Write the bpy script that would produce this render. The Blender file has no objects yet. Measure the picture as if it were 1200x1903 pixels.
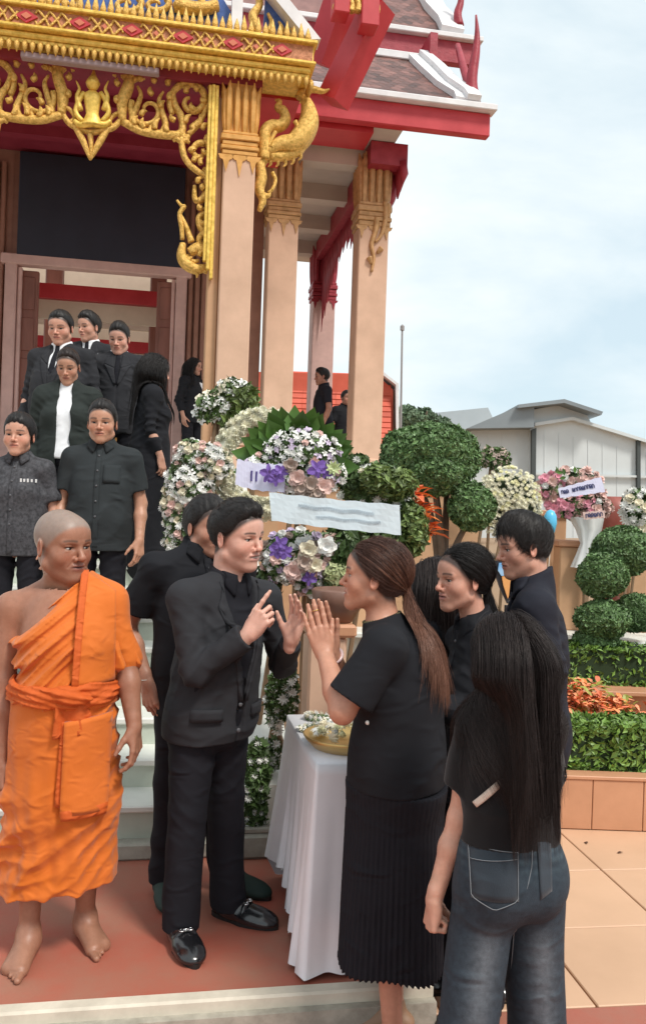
import bpy, math, random, time
import numpy as np
from mathutils import Vector, Matrix
T0 = time.time()
random.seed(7)
RNG = np.random.default_rng(11)
SC = bpy.context.scene
COL = SC.collection
R = math.radians
# ---------------------------------------------------------------- camera
CAM_Z, FPX, ROLL = 1.68, 1600.0, R(2.0)
cam_data = bpy.data.cameras.new('camera')
cam = bpy.data.objects.new('camera', cam_data)
COL.objects.link(cam)
cam.matrix_world = Matrix.Translation((0, 0, CAM_Z)) @ Matrix.Rotation(R(90), 4, 'X') @ Matrix.Rotation(ROLL, 4, 'Z')
cam_data.sensor_fit = 'VERTICAL'
cam_data.sensor_height = 36.0
cam_data.lens = FPX / 1903.0 * 36.0
cam_data.clip_start = 0.05
cam_data.clip_end = 3000.0
SC.camera = cam
# ---------------------------------------------------------------- sky, sun, exposure
SUN_EL, SUN_AZ = R(54), R(138)      # azimuth clockwise from +Y: behind the camera and to the right
world = bpy.data.worlds.new('World')
SC.world = world
world.use_nodes = True
_n, _l = world.node_tree.nodes, world.node_tree.links
_n.clear()
_out = _n.new('ShaderNodeOutputWorld')
_bg = _n.new('ShaderNodeBackground')
_sky = _n.new('ShaderNodeTexSky')
_sky.sky_type = 'NISHITA'
_sky.sun_disc = False
_sky.sun_elevation = SUN_EL
_sky.sun_rotation = SUN_AZ
_sky.air_density = 1.0
_sky.dust_density = 2.0
_sky.ozone_density = 1.6
_tc = _n.new('ShaderNodeTexCoord')
_mp = _n.new('ShaderNodeMapping')
_mp.inputs['Scale'].default_value = (1.0, 1.0, 2.6)
_mp.inputs['Location'].default_value = (0.35, 0.0, 0.2)
_nz = _n.new('ShaderNodeTexNoise')
_nz.inputs['Scale'].default_value = 2.1
_nz.inputs['Detail'].default_value = 7.0
_nz.inputs['Roughness'].default_value = 0.52
_nz.inputs['Distortion'].default_value = 0.35
_rp = _n.new('ShaderNodeValToRGB')
_rp.color_ramp.elements[0].position = 0.34
_rp.color_ramp.elements[0].color = (0.0, 0.0, 0.0, 1)
_rp.color_ramp.elements[1].position = 0.58
_rp.color_ramp.elements[1].color = (1, 1, 1, 1)
_mx = _n.new('ShaderNodeMix')
_mx.data_type = 'RGBA'
_cl = _n.new('ShaderNodeRGB')
_cl.outputs[0].default_value = (6.8, 7.2, 7.25, 1)     # thin bright cloud, in the sky texture's own units
_l.new(_tc.outputs['Generated'], _mp.inputs['Vector'])
_l.new(_mp.outputs['Vector'], _nz.inputs['Vector'])
_l.new(_nz.outputs['Fac'], _rp.inputs['Fac'])
_l.new(_rp.outputs['Color'], _mx.inputs['Factor'])
_hz = _n.new('ShaderNodeMix')
_hz.data_type = 'RGBA'
_hz.inputs['Factor'].default_value = 0.80
_hz.inputs['B'].default_value = (5.15, 6.2, 6.65, 1)      # milky tropical haze
_l.new(_sky.outputs['Color'], _hz.inputs['A'])
_l.new(_hz.outputs['Result'], _mx.inputs['A'])
_l.new(_cl.outputs[0], _mx.inputs['B'])
_l.new(_mx.outputs['Result'], _bg.inputs['Color'])
_bg.inputs['Strength'].default_value = 0.10
_l.new(_bg.outputs['Background'], _out.inputs['Surface'])
sun_data = bpy.data.lights.new('sun', 'SUN')
sun_data.energy = 2.0
sun_data.angle = R(12)
sun_data.color = (1.0, 0.95, 0.87)
sun = bpy.data.objects.new('sun', sun_data)
COL.objects.link(sun)
_sd = Vector((math.sin(SUN_AZ) * math.cos(SUN_EL), math.cos(SUN_AZ) * math.cos(SUN_EL), math.sin(SUN_EL)))
sun.rotation_euler = (-_sd).to_track_quat('-Z', 'Y').to_euler()
sun.location = _sd * 50
vs = SC.view_settings
vs.view_transform = 'Standard'
vs.look = 'None'
vs.exposure = 0.60
vs.gamma = 1.0
vs.use_curve_mapping = False
SC.cycles.use_denoising = True
try:
    SC.cycles.denoiser = 'OPENIMAGEDENOISE'
except Exception:
    pass
SC.cycles.max_bounces = 6
SC.cycles.transparent_max_bounces = 6

# ---------------------------------------------------------------- helpers: picture geometry
_cr, _sr = math.cos(ROLL), math.sin(ROLL)
def ray(x, y):
    cx, cy = (x - 600.0) / FPX, -(y - 951.5) / FPX
    return np.array([cx * _cr - cy * _sr, 1.0, cx * _sr + cy * _cr])
def W(x, y, D):
    """where the photograph's point (x, y) lies at depth D metres from the camera"""
    p = ray(x, y) * D
    return np.array([p[0], p[1], p[2] + CAM_Z])
def ground(x, y, z=0.0):
    r = ray(x, y)
    return W(x, y, (z - CAM_Z) / r[2])
V3 = lambda *a: np.array(a, dtype=float)
def unit(v):
    v = np.asarray(v, float)
    return v / (np.linalg.norm(v) + 1e-12)

# ---------------------------------------------------------------- helpers: objects
def setp(o, label=None, cat=None, group=None, kind=None):
    if label: o['label'] = label
    if cat: o['category'] = cat
    if group: o['group'] = group
    if kind: o['kind'] = kind
    return o
def empty(name, loc=(0, 0, 0), rz=0.0, label=None, cat=None, group=None, kind=None):
    o = bpy.data.objects.new(name, None)
    o.empty_display_size = 0.1
    COL.objects.link(o)
    o.location = loc
    o.rotation_euler = (0, 0, rz)
    return setp(o, label, cat, group, kind)
def mesh_np(name, verts, faces, mat=None, smooth=True, cols=None):
    """faces: (n,3) or (n,4) int array, or a list of such arrays / polygon lists"""
    me = bpy.data.meshes.new(name)
    verts = np.asarray(verts, dtype=np.float32).reshape(-1, 3)
    if isinstance(faces, np.ndarray):
        k = faces.shape[1]
        fl = faces.astype(np.int32).ravel()
        starts = np.arange(0, len(fl), k, dtype=np.int32)
    else:
        tot = np.array([len(f) for f in faces], dtype=np.int32)
        fl = np.array([i for f in faces for i in f], dtype=np.int32)
        starts = np.concatenate([[0], np.cumsum(tot)[:-1]]).astype(np.int32) if len(tot) else np.zeros(0, np.int32)
    me.vertices.add(len(verts))
    me.vertices.foreach_set('co', verts.ravel())
    me.loops.add(len(fl))
    me.loops.foreach_set('vertex_index', fl)
    me.polygons.add(len(starts))
    me.polygons.foreach_set('loop_start', starts)
    me.polygons.foreach_set('use_smooth', np.full(len(starts), bool(smooth), dtype=bool))
    if cols is not None:
        at = me.color_attributes.new('Col', 'FLOAT_COLOR', 'POINT')
        c = np.ones((len(verts), 4), np.float32)
        c[:, :3] = cols
        at.data.foreach_set('color', c.ravel())
    me.update(calc_edges=True)
    if mat is not None:
        for m in (mat if isinstance(mat, (list, tuple)) else [mat]):
            me.materials.append(m)
    return me
def link(name, me, parent=None, loc=None, rot=None, scale=None):
    o = bpy.data.objects.new(name, me)
    COL.objects.link(o)
    if parent is not None: o.parent = parent
    if loc is not None: o.location = loc
    if rot is not None: o.rotation_euler = rot
    if scale is not None: o.scale = scale
    return o
class MB:
    """collects shapes into one mesh"""
    def __init__(self): self.v, self.f, self.n, self.mi = [], [], 0, []
    def add(self, v, f, mi=0):
        v = np.asarray(v, float).reshape(-1, 3)
        self.v.append(v)
        self.f += [[i + self.n for i in q] for q in f]
        self.mi += [mi] * len(f)
        self.n += len(v)
        return self
    def box(self, c, s, M=None, mi=0, b=0.0):
        x, y, z = s[0] / 2, s[1] / 2, s[2] / 2
        if b <= 0:
            v = np.array([[sx * x, sy * y, sz * z] for sz in (-1, 1) for sy in (-1, 1) for sx in (-1, 1)], float)
            f = [[0, 2, 3, 1], [4, 5, 7, 6], [0, 1, 5, 4], [2, 6, 7, 3], [0, 4, 6, 2], [1, 3, 7, 5]]
        else:                                   # chamfered box: 24 vertices
            b = min(b, 0.45 * min(s))
            v, idx = [], {}
            for sz in (-1, 1):
                for sy in (-1, 1):
                    for sx in (-1, 1):
                        for a in range(3):
                            q = [sx * (x - b), sy * (y - b), sz * (z - b)]
                            q[a] = (sx * x, sy * y, sz * z)[a]
                            idx[(sx, sy, sz, a)] = len(v); v.append(q)
            v = np.array(v, float); f = []
            for a in range(3):
                for s_ in (-1, 1):
                    o_ = [k for k in range(3) if k != a]
                    loop = []
                    for p_, q_ in ((-1, -1), (1, -1), (1, 1), (-1, 1)):
                        t = [0, 0, 0]; t[a] = s_; t[o_[0]] = p_; t[o_[1]] = q_
                        loop.append(idx[(t[0], t[1], t[2], a)])
                    flip = (s_ > 0) != (a != 1)
                    f.append(loop[::-1] if flip else loop)
            for a in range(3):
                o_ = [k for k in range(3) if k != a]
                for p_ in (-1, 1):
                    for q_ in (-1, 1):
                        def g(sa, ax):
                            t = [0, 0, 0]; t[a] = sa; t[o_[0]] = p_; t[o_[1]] = q_
                            return idx[(t[0], t[1], t[2], ax)]
                        f.append([g(-1, o_[0]), g(1, o_[0]), g(1, o_[1]), g(-1, o_[1])])
            for sz in (-1, 1):
                for sy in (-1, 1):
                    for sx in (-1, 1):
                        f.append([idx[(sx, sy, sz, a)] for a in range(3)])
        if M is not None: v = v @ np.asarray(M, float).T
        return self.add(v + np.asarray(c, float), f, mi)
    def prism(self, poly, d0, d1, M=None, o=(0, 0, 0), mi=0):
        """closed 2D polygon (x,z) pushed from y=d0 to y=d1"""
        n = len(poly)
        a = [[p[0], d0, p[1]] for p in poly]; b = [[p[0], d1, p[1]] for p in poly]
        v = np.array(a + b, float)
        f = [list(range(n)), list(range(2 * n - 1, n - 1, -1))]
        f += [[i, i + n, (i + 1) % n + n, (i + 1) % n] for i in range(n)]
        if M is not None: v = v @ np.asarray(M, float).T
        return self.add(v + np.asarray(o, float), f, mi)
    def tube(self, pts, rad, sides=8, flat=None, caps=True, mi=0, up=None):
        """tube along pts; rad scalar or per-point; flat=(axis vec, factor) squashes the section"""
        P = np.asarray(pts, float); n = len(P)
        r = np.broadcast_to(np.asarray(rad, float), (n,))
        Tn = np.gradient(P, axis=0); Tn /= (np.linalg.norm(Tn, axis=1, keepdims=True) + 1e-12)
        ref = np.asarray(up if up is not None else ([0, 0, 1] if abs(Tn[0][2]) < 0.9 else [0, 1, 0]), float)
        N = np.cross(Tn, ref); bad = np.linalg.norm(N, axis=1) < 1e-4
        N[bad] = np.cross(Tn[bad], [1, 0.3, 0.1])
        N /= np.linalg.norm(N, axis=1, keepdims=True)
        for i in range(1, n):
            if np.dot(N[i], N[i - 1]) < 0: N[i] = -N[i]
        B = np.cross(Tn, N)
        ang = np.arange(sides) * 2 * math.pi / sides
        off = N[:, None, :] * np.cos(ang)[None, :, None] + B[:, None, :] * np.sin(ang)[None, :, None]
        off *= r[:, None, None]
        if flat is not None:
            ax = unit(flat[0]); off = off - ax * ((off @ ax)[..., None] * (1 - flat[1]))
        v = (P[:, None, :] + off).reshape(-1, 3)
        f = [[i * sides + j, i * sides + (j + 1) % sides, (i + 1) * sides + (j + 1) % sides, (i + 1) * sides + j] for i in range(n - 1) for j in range(sides)]
        if caps: f += [list(range(sides))[::-1], [(n - 1) * sides + j for j in range(sides)]]
        return self.add(v, f, mi)
    def lathe(self, prof, c=(0, 0, 0), sides=16, M=None, mi=0, sx=1.0, sy=1.0):
        """prof: (radius, z) list"""
        n = len(prof)
        ang = np.arange(sides) * 2 * math.pi / sides
        v = np.array([[r * math.cos(a) * sx, r * math.sin(a) * sy, z] for r, z in prof for a in ang], float)
        f = [[i * sides + j, i * sides + (j + 1) % sides, (i + 1) * sides + (j + 1) % sides, (i + 1) * sides + j] for i in range(n - 1) for j in range(sides)]
        f += [list(range(sides))[::-1], [(n - 1) * sides + j for j in range(sides)]]
        if M is not None: v = v @ np.asarray(M, float).T
        return self.add(v + np.asarray(c, float), f, mi)
    def mesh(self, name, mat=None, smooth=False):
        me = mesh_np(name, np.concatenate(self.v) if self.v else np.zeros((0, 3)), self.f, mat, smooth)
        if any(self.mi): me.polygons.foreach_set('material_index', np.array(self.mi, np.int32))
        return me
    def build(self, name, mat=None, parent=None, smooth=False, **k):
        return link(name, self.mesh(name, mat, smooth), parent, **k)

# ---------------------------------------------------------------- materials
MATS = {}
def mat(name, col=(0.5, 0.5, 0.5), rough=0.6, metal=0.0, var=0.0, vscale=8.0, bump=0.0, bscale=60.0, spec=0.5, col2=None,
        attr=None, sss=0.0, sheen=0.0, trans=0.0, coat=0.0, bdist=0.004, island=0.0, stretch=(1, 1, 1), detail=5.0, objrand=0.0, wrinkle=0.0, wscale=7.0):
    if name in MATS: return MATS[name]
    m = bpy.data.materials.new(name); m.use_nodes = True
    nt = m.node_tree; N, L = nt.nodes, nt.links
    b = N['Principled BSDF']
    b.inputs['Roughness'].default_value = rough
    b.inputs['Metallic'].default_value = metal
    b.inputs['Specular IOR Level'].default_value = spec
    if coat: b.inputs['Coat Weight'].default_value = coat; b.inputs['Coat Roughness'].default_value = 0.15
    if sss:
        b.inputs['Subsurface Weight'].default_value = sss
        b.inputs['Subsurface Radius'].default_value = (1.0, 0.35, 0.2)
        b.inputs['Subsurface Scale'].default_value = 0.006
    if sheen:
        b.inputs['Sheen Weight'].default_value = sheen; b.inputs['Sheen Roughness'].default_value = 0.5
    if trans: b.inputs['Transmission Weight'].default_value = trans
    tc = N.new('ShaderNodeTexCoord'); mp = N.new('ShaderNodeMapping')
    mp.inputs['Scale'].default_value = stretch
    if objrand > 0:
        gp = N.new('ShaderNodeNewGeometry'); L.new(gp.outputs['Position'], mp.inputs['Vector'])
    else:
        L.new(tc.outputs['Object'], mp.inputs['Vector'])
    src = None
    if attr:
        a = N.new('ShaderNodeAttribute'); a.attribute_name = attr; src = a.outputs['Color']
    else:
        rgb = N.new('ShaderNodeRGB'); rgb.outputs[0].default_value = (*col, 1); src = rgb.outputs[0]
    if var > 0 or col2 is not None:
        nz = N.new('ShaderNodeTexNoise'); nz.inputs['Scale'].default_value = vscale; nz.inputs['Detail'].default_value = detail
        nz.inputs['Roughness'].default_value = 0.6
        L.new(mp.outputs['Vector'], nz.inputs['Vector'])
        rp = N.new('ShaderNodeMapRange'); rp.inputs['From Min'].default_value = 0.3; rp.inputs['From Max'].default_value = 0.7
        L.new(nz.outputs['Fac'], rp.inputs['Value'])
        mx = N.new('ShaderNodeMix'); mx.data_type = 'RGBA'
        L.new(rp.outputs['Result'], mx.inputs['Factor'])
        L.new(src, mx.inputs['A'])
        if col2 is not None:
            mx.inputs['B'].default_value = (*col2, 1)
        else:
            hs = N.new('ShaderNodeHueSaturation'); hs.inputs['Value'].default_value = 1 + var; hs.inputs['Saturation'].default_value = 1 - var * 0.3
            L.new(src, hs.inputs['Color']); L.new(hs.outputs['Color'], mx.inputs['B'])
            hs2 = N.new('ShaderNodeHueSaturation'); hs2.inputs['Value'].default_value = 1 - var
            L.new(src, hs2.inputs['Color']); L.new(hs2.outputs['Color'], mx.inputs['A'])
        src = mx.outputs['Result']
    if island > 0 or objrand > 0:
        hs = N.new('ShaderNodeHueSaturation')
        mr = N.new('ShaderNodeMapRange')
        k = max(island, objrand)
        mr.inputs['To Min'].default_value = 1 - k; mr.inputs['To Max'].default_value = 1 + k
        if island > 0:
            g = N.new('ShaderNodeNewGeometry'); L.new(g.outputs['Random Per Island'], mr.inputs['Value'])
        else:
            g = N.new('ShaderNodeObjectInfo'); L.new(g.outputs['Random'], mr.inputs['Value'])
        L.new(mr.outputs['Result'], hs.inputs['Value']); L.new(src, hs.inputs['Color'])
        src = hs.outputs['Color']
    L.new(src, b.inputs['Base Color'])
    if bump > 0:
        nb = N.new('ShaderNodeTexNoise'); nb.inputs['Scale'].default_value = bscale; nb.inputs['Detail'].default_value = 4.0
        L.new(mp.outputs['Vector'], nb.inputs['Vector'])
        bp = N.new('ShaderNodeBump'); bp.inputs['Strength'].default_value = bump; bp.inputs['Distance'].default_value = bdist
        L.new(nb.outputs['Fac'], bp.inputs['Height'])
        if wrinkle > 0:                          # creases of the cloth: ridged, stretched noise
            wm = N.new('ShaderNodeMapping'); wm.inputs['Scale'].default_value = (1.0, 1.0, 1.9); wm.inputs['Rotation'].default_value = (0.5, 0.4, 0.3)
            L.new(tc.outputs['Object'], wm.inputs['Vector'])
            wn = N.new('ShaderNodeTexNoise'); wn.noise_type = 'RIDGED_MULTIFRACTAL'
            wn.inputs['Scale'].default_value = wscale; wn.inputs['Detail'].default_value = 1.5; wn.inputs['Distortion'].default_value = 0.9
            L.new(wm.outputs['Vector'], wn.inputs['Vector'])
            b2 = N.new('ShaderNodeBump'); b2.inputs['Strength'].default_value = wrinkle; b2.inputs['Distance'].default_value = 0.018
            L.new(wn.outputs['Fac'], b2.inputs['Height']); L.new(b2.outputs['Normal'], bp.inputs['Normal'])
        L.new(bp.outputs['Normal'], b.inputs['Normal'])
    MATS[name] = m
    return m
def srgb(r, g, b):
    f = lambda c: (c / 255 / 12.92) if c / 255 <= 0.04045 else ((c / 255 + 0.055) / 1.055) ** 2.4
    return (f(r), f(g), f(b))
# ---------------------------------------------------------------- implicit surfaces (bodies, clothes)
def cone(a, b, ra, rb=None, k=0.02, flat=None, cuts=None, neg=False):
    """round cone from a to b; flat=(direction, factor) squashes the section along a direction"""
    return dict(t=0, a=np.asarray(a, float), b=np.asarray(b, float), ra=ra, rb=ra if rb is None else rb, k=k, flat=flat, cuts=cuts, neg=neg)
def ell(c, r, ax=None, k=0.02, cuts=None, neg=False):
    """ellipsoid, ax = rows of its axes"""
    return dict(t=1, c=np.asarray(c, float), r=np.asarray(r, float), ax=np.eye(3) if ax is None else np.asarray(ax, float), k=k, cuts=cuts, neg=neg)
def slab(c, half, ax=None, rr=0.01, k=0.01, cuts=None, neg=False):
    return dict(t=2, c=np.asarray(c, float), r=np.asarray(half, float), ax=np.eye(3) if ax is None else np.asarray(ax, float), rr=rr, k=k, cuts=cuts, neg=neg)
def half(p, n, k=0.004):
    """keeps the side against n"""
    return dict(t=3, p=np.asarray(p, float), n=unit(n), k=k, neg=None, cuts=None)
def fat(prims, inf, k=None):
    out = []
    for p in prims:
        q = dict(p)
        if q['t'] == 0: q['ra'] = q['ra'] + inf; q['rb'] = q['rb'] + inf
        elif q['t'] in (1, 2): q['r'] = q['r'] + inf
        if k is not None: q['k'] = k
        out.append(q)
    return out
def prim_d(p, P):
    t = p['t']; dt = P.dtype
    f4 = lambda a: np.asarray(a, dt)
    if t == 0:
        a, b = f4(p['a']), f4(p['b']); sc = 1.0
        if p['flat'] is not None:
            n = f4(unit(p['flat'][0])); s = float(p['flat'][1])
            P = P + ((P - a) @ n)[:, None] * n * (1 / s - 1)
            b = b + n * np.dot(b - a, n) * (1 / s - 1); sc = min(1.0, s)
        ba = b - a; l2 = float(ba @ ba) + 1e-12; rr = float(p['ra'] - p['rb'])
        pa = P - a; y = (pa @ ba) / l2
        x2 = np.einsum('ij,ij->i', pa, pa) - y * y * l2
        x = np.sqrt(np.maximum(x2, 0)); L = math.sqrt(l2)
        s_ = max(-0.95, min(0.95, rr / L)); c_ = math.sqrt(1 - s_ * s_)
        # project along the cone's slanted side
        tt = np.clip(y - x * s_ / (c_ * L), 0, 1)
        dx = np.sqrt(x * x + ((y - tt) * L) ** 2)
        d = (dx - (float(p['ra']) - rr * tt)) * float(sc)
    elif t == 1:
        q = ((P - f4(p['c'])) @ f4(p['ax'].T)) / f4(p['r'])
        k0 = np.sqrt(np.einsum('ij,ij->i', q, q)) + f4(1e-9)
        q = q / f4(p['r'])
        d = k0 * (k0 - 1) / (np.sqrt(np.einsum('ij,ij->i', q, q)) + f4(1e-9))
    elif t == 2:
        q = np.abs((P - f4(p['c'])) @ f4(p['ax'].T)) - f4(p['r'] - p['rr'])
        d = np.sqrt((np.maximum(q, 0) ** 2).sum(1)) + np.minimum(q.max(1), 0) - p['rr']
    else:
        d = (P - f4(p['p'])) @ f4(p['n'])
    if p['cuts']:
        for (c, n) in p['cuts']:
            d = np.maximum(d, (P - f4(c)) @ f4(unit(n)))
    return d
def smin(a, b, k):
    k = float(k); h = np.maximum(k - np.abs(a - b), 0) / max(k, 1e-6)
    return np.minimum(a, b) - h * h * k * 0.25
def comb(D, d, p):
    if p['neg'] is None: return -smin(-D, -d, p['k'])
    if p['neg']: return -smin(-D, d, p['k'])
    return smin(D, d, p['k'])
def sdf(prims, P, disp=None):
    D = np.full(len(P), 10.0)
    for p in prims: D = comb(D, prim_d(p, P), p)
    return D if disp is None else D + disp(P)
_CORN = np.array([[0, 0, 0], [1, 0, 0], [0, 1, 0], [1, 1, 0], [0, 0, 1], [1, 0, 1], [0, 1, 1], [1, 1, 1]])
_EDGE = [(0, 1), (2, 3), (4, 5), (6, 7), (0, 2), (1, 3), (4, 6), (5, 7), (0, 4), (1, 5), (2, 6), (3, 7)]
def bounds(prims, pad=0.03):
    lo, hi = np.full(3, 1e9), np.full(3, -1e9)
    for p in prims:
        if p['neg'] is not False: continue
        if p['t'] == 0:
            for c, r_ in ((p['a'], p['ra']), (p['b'], p['rb'])):
                lo = np.minimum(lo, c - r_ * 1.15); hi = np.maximum(hi, c + r_ * 1.15)
        elif p['t'] in (1, 2):
            e = np.abs(p['ax'].T) @ p['r']
            lo = np.minimum(lo, p['c'] - e); hi = np.maximum(hi, p['c'] + e)
    return lo - pad, hi + pad
def isosurf(prims, h, lo=None, hi=None, disp=None, amp=0.0):
    """surface nets on the blocks near the surface -> verts, quads"""
    b_lo, b_hi = bounds(prims, 0.03 + amp)
    lo = b_lo if lo is None else np.maximum(lo, b_lo); hi = b_hi if hi is None else np.minimum(hi, b_hi)
    lo = np.floor(lo / h) * h
    NB = 8; Bs = NB * h
    nb = np.maximum(1, np.ceil((hi - lo) / Bs).astype(int))
    I = np.stack(np.meshgrid(*[np.arange(n) for n in nb], indexing='ij'), -1).reshape(-1, 3)
    C = lo + (I + 0.5) * Bs
    r = Bs * 0.8661
    D = np.full(len(C), 10.0); DI = []
    for p in prims:
        d = prim_d(p, C); DI.append(d); D = comb(D, d, p)
    keep = np.abs(D) < r * 1.08 + amp + 0.006
    I, D = I[keep], D[keep]; DI = [d[keep] for d in DI]
    if len(I) == 0: return np.zeros((0, 3)), np.zeros((0, 4), int)
    g = np.arange(NB + 1)
    off = np.stack(np.meshgrid(g, g, g, indexing='ij'), -1).reshape(-1, 3)
    npt = len(off)
    P = (lo + I[:, None, :] * Bs + off[None] * h).reshape(-1, npt, 3).astype(np.float32)
    F = np.full((len(I), npt), 10.0, np.float32)
    for p, d in zip(prims, DI):
        if p['neg'] is False: m = d < np.minimum(D, r) + p['k'] + 2.0 * r + 0.008
        elif p['neg']: m = d < p['k'] + 1.1 * r
        else: m = d > -(p['k'] + 1.1 * r)
        if not m.any(): continue
        q = P[m].reshape(-1, 3)
        F[m] = comb(F[m].ravel(), prim_d(p, q), p).reshape(-1, npt)
    if disp is not None:
        m = np.abs(F) < amp * 1.3 + 2.5 * h
        F[m] += disp(P[m])
    G = F.reshape(-1, NB + 1, NB + 1, NB + 1)
    S = G < 0
    cs = np.stack([S[:, a:a + NB, b:b + NB, c:c + NB] for a, b, c in _CORN], -1)
    act = cs.any(-1) & ~cs.all(-1)
    bi, cx, cy, cz = np.nonzero(act)
    cell = I[bi] * NB + np.stack([cx, cy, cz], -1)
    dims = nb * NB + 2
    gid = (cell[:, 0] * dims[1] + cell[:, 1]) * dims[2] + cell[:, 2]
    cv = np.stack([G[bi, cx + a, cy + b, cz + c] for a, b, c in _CORN], -1)
    acc = np.zeros((len(bi), 3)); cnt = np.zeros(len(bi))
    for a, b in _EDGE:
        va, vb = cv[:, a], cv[:, b]
        m = (va < 0) != (vb < 0)
        t = va[m] / (va[m] - vb[m])
        acc[m] += _CORN[a] + (_CORN[b] - _CORN[a]) * t[:, None]; cnt[m] += 1
    V = lo + (cell + acc / np.maximum(cnt, 1)[:, None]) * h
    order = np.argsort(gid); sg = gid[order]
    quads = []
    st = np.array([dims[1] * dims[2], dims[2], 1])
    for ax, (ci) in enumerate((1, 2, 4)):
        u, v = [(1, 2), (2, 0), (0, 1)][ax]
        m = (cv[:, 0] < 0) != (cv[:, ci] < 0)
        base = gid[m]; ins = cv[m, 0] < 0
        ids = [base, base - st[u], base - st[u] - st[v], base - st[v]]
        loc = []; ok = np.ones(len(base), bool)
        for q in ids:
            j = np.searchsorted(sg, q); j = np.minimum(j, len(sg) - 1)
            ok &= sg[j] == q; loc.append(order[j])
        Q = np.stack(loc, -1)[ok]; ins = ins[ok]
        Q[~ins] = Q[~ins][:, ::-1]
        quads.append(Q)
    return V, np.concatenate(quads)
def merge_parts(parts):
    n = 0; vs_, fs_ = [], []
    for v, f in parts:
        vs_.append(v); fs_.append(f + n); n += len(v)
    return np.concatenate(vs_), np.concatenate(fs_)
def sdf_grad(prims, P, e=0.004):
    d0 = sdf(prims, P)
    g = np.stack([sdf(prims, P + np.eye(3)[i] * e) - d0 for i in range(3)], -1)
    return d0, g / (np.linalg.norm(g, axis=1, keepdims=True) + 1e-9)
def wob(P, f, seed=0.0):
    """cheap smooth pseudo-noise in about -1..1"""
    f = float(f); seed = float(seed)
    x, y, z = P[:, 0] * f + seed, P[:, 1] * f + seed * 1.7, P[:, 2] * f - seed * 0.6
    return (np.sin(x + 1.7 * np.sin(y * 0.8 + 0.6 * z) + 0.4) + np.sin(y * 1.1 - 1.3 * np.sin(z * 0.9 + x * 0.7) + 2.1) + np.sin(z * 1.05 + 1.5 * np.sin(x * 0.75 - y * 0.5) + 4.0)) / 3
LOWER = -0.14
# ---------------------------------------------------------------- temple
PHI = R(10.4)
TO = np.array([-0.9, 8.2])
_ud, _vd = np.array([math.cos(PHI), math.sin(PHI)]), np.array([-math.sin(PHI), math.cos(PHI)])
def TP(x, y, v):
    r = ray(x, y); t = (v + TO @ _vd) / (r[:2] @ _vd); P = r * t
    return V3((P[:2] - TO) @ _ud, v, P[2] + CAM_Z)
def T2W(u, v, z):
    q = TO + _ud * u + _vd * v
    return V3(q[0], q[1], z)
M_GOLD = mat('gold_leaf_paint', (0.74, 0.43, 0.060), 0.48, metal=0.40, var=0.40, vscale=34, bump=0.9, bscale=110, bdist=0.012, spec=0.5)
M_GOLD2 = mat('bright_gold_moulding', (0.80, 0.52, 0.07), 0.45, metal=0.30, var=0.28, vscale=22, bump=0.3, bscale=60, bdist=0.006)
M_ORNG = mat('orange_gold_paint', (0.62, 0.30, 0.055), 0.5, metal=0.15, var=0.2, vscale=12, bump=0.2, bscale=80)
M_PEACH = mat('peach_pillar_plaster', (0.62, 0.395, 0.275), 0.75, var=0.10, vscale=3.5, bump=0.08, bscale=40)
M_TANP = mat('tan_plaster', (0.50, 0.29, 0.16), 0.75, var=0.10, vscale=3, bump=0.1, bscale=40)
M_BROWNP = mat('brown_pilaster_paint', (0.30, 0.14, 0.095), 0.6, var=0.15, vscale=5)
M_RED = mat('temple_red_paint', (0.50, 0.022, 0.032), 0.45, var=0.10, vscale=4)
M_MAROON = mat('maroon_ceiling_paint', (0.26, 0.018, 0.042), 0.55, var=0.15, vscale=4)
M_CRIM = mat('crimson_bracket_paint', (0.33, 0.016, 0.034), 0.5, var=0.2, vscale=8, bump=0.3, bscale=50, bdist=0.01)
M_WHITEP = mat('white_ridge_paint', (0.74, 0.73, 0.74), 0.6, var=0.10, vscale=5)
M_SOFFIT = mat('cream_soffit', (0.55, 0.46, 0.40), 0.7, var=0.08, vscale=3)
M_BLUE = mat('blue_pediment_mosaic', (0.035, 0.10, 0.36), 0.35, var=0.25, vscale=30)
M_TILE = mat('glazed_roof_tile', (0.150, 0.062, 0.050), 0.45, objrand=0.55, var=0.25, vscale=6)
M_TEDGE = mat('pale_tile_edge', (0.44, 0.34, 0.30), 0.7, var=0.3, vscale=8)  # paler lower edge that sets the tile rows apart
M_DARKN = mat('dark_navy_panel', (0.016, 0.019, 0.036), 0.6, var=0.2, vscale=2)
M_DOORF = mat('dusty_rose_door_frame', (0.58, 0.37, 0.33), 0.6, var=0.12, vscale=5)
M_DOORW = mat('reddish_door_wood', (0.22, 0.075, 0.050), 0.5, var=0.25, vscale=6, stretch=(1, 1, 0.2))
M_CREAM = mat('cream_wall', (0.62, 0.51, 0.40), 0.75, var=0.08, vscale=3)
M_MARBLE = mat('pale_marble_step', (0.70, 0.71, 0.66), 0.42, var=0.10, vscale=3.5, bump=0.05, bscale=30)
M_MARBLE2 = mat('shaded_greenish_riser', (0.50, 0.55, 0.47), 0.45, var=0.14, vscale=4)  # greenish riser; its shade beside the sky-lit treads is put into the colour
M_STONE = mat('weathered_stone', (0.34, 0.33, 0.28), 0.85, var=0.25, vscale=9, bump=0.3, bscale=60)

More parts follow.
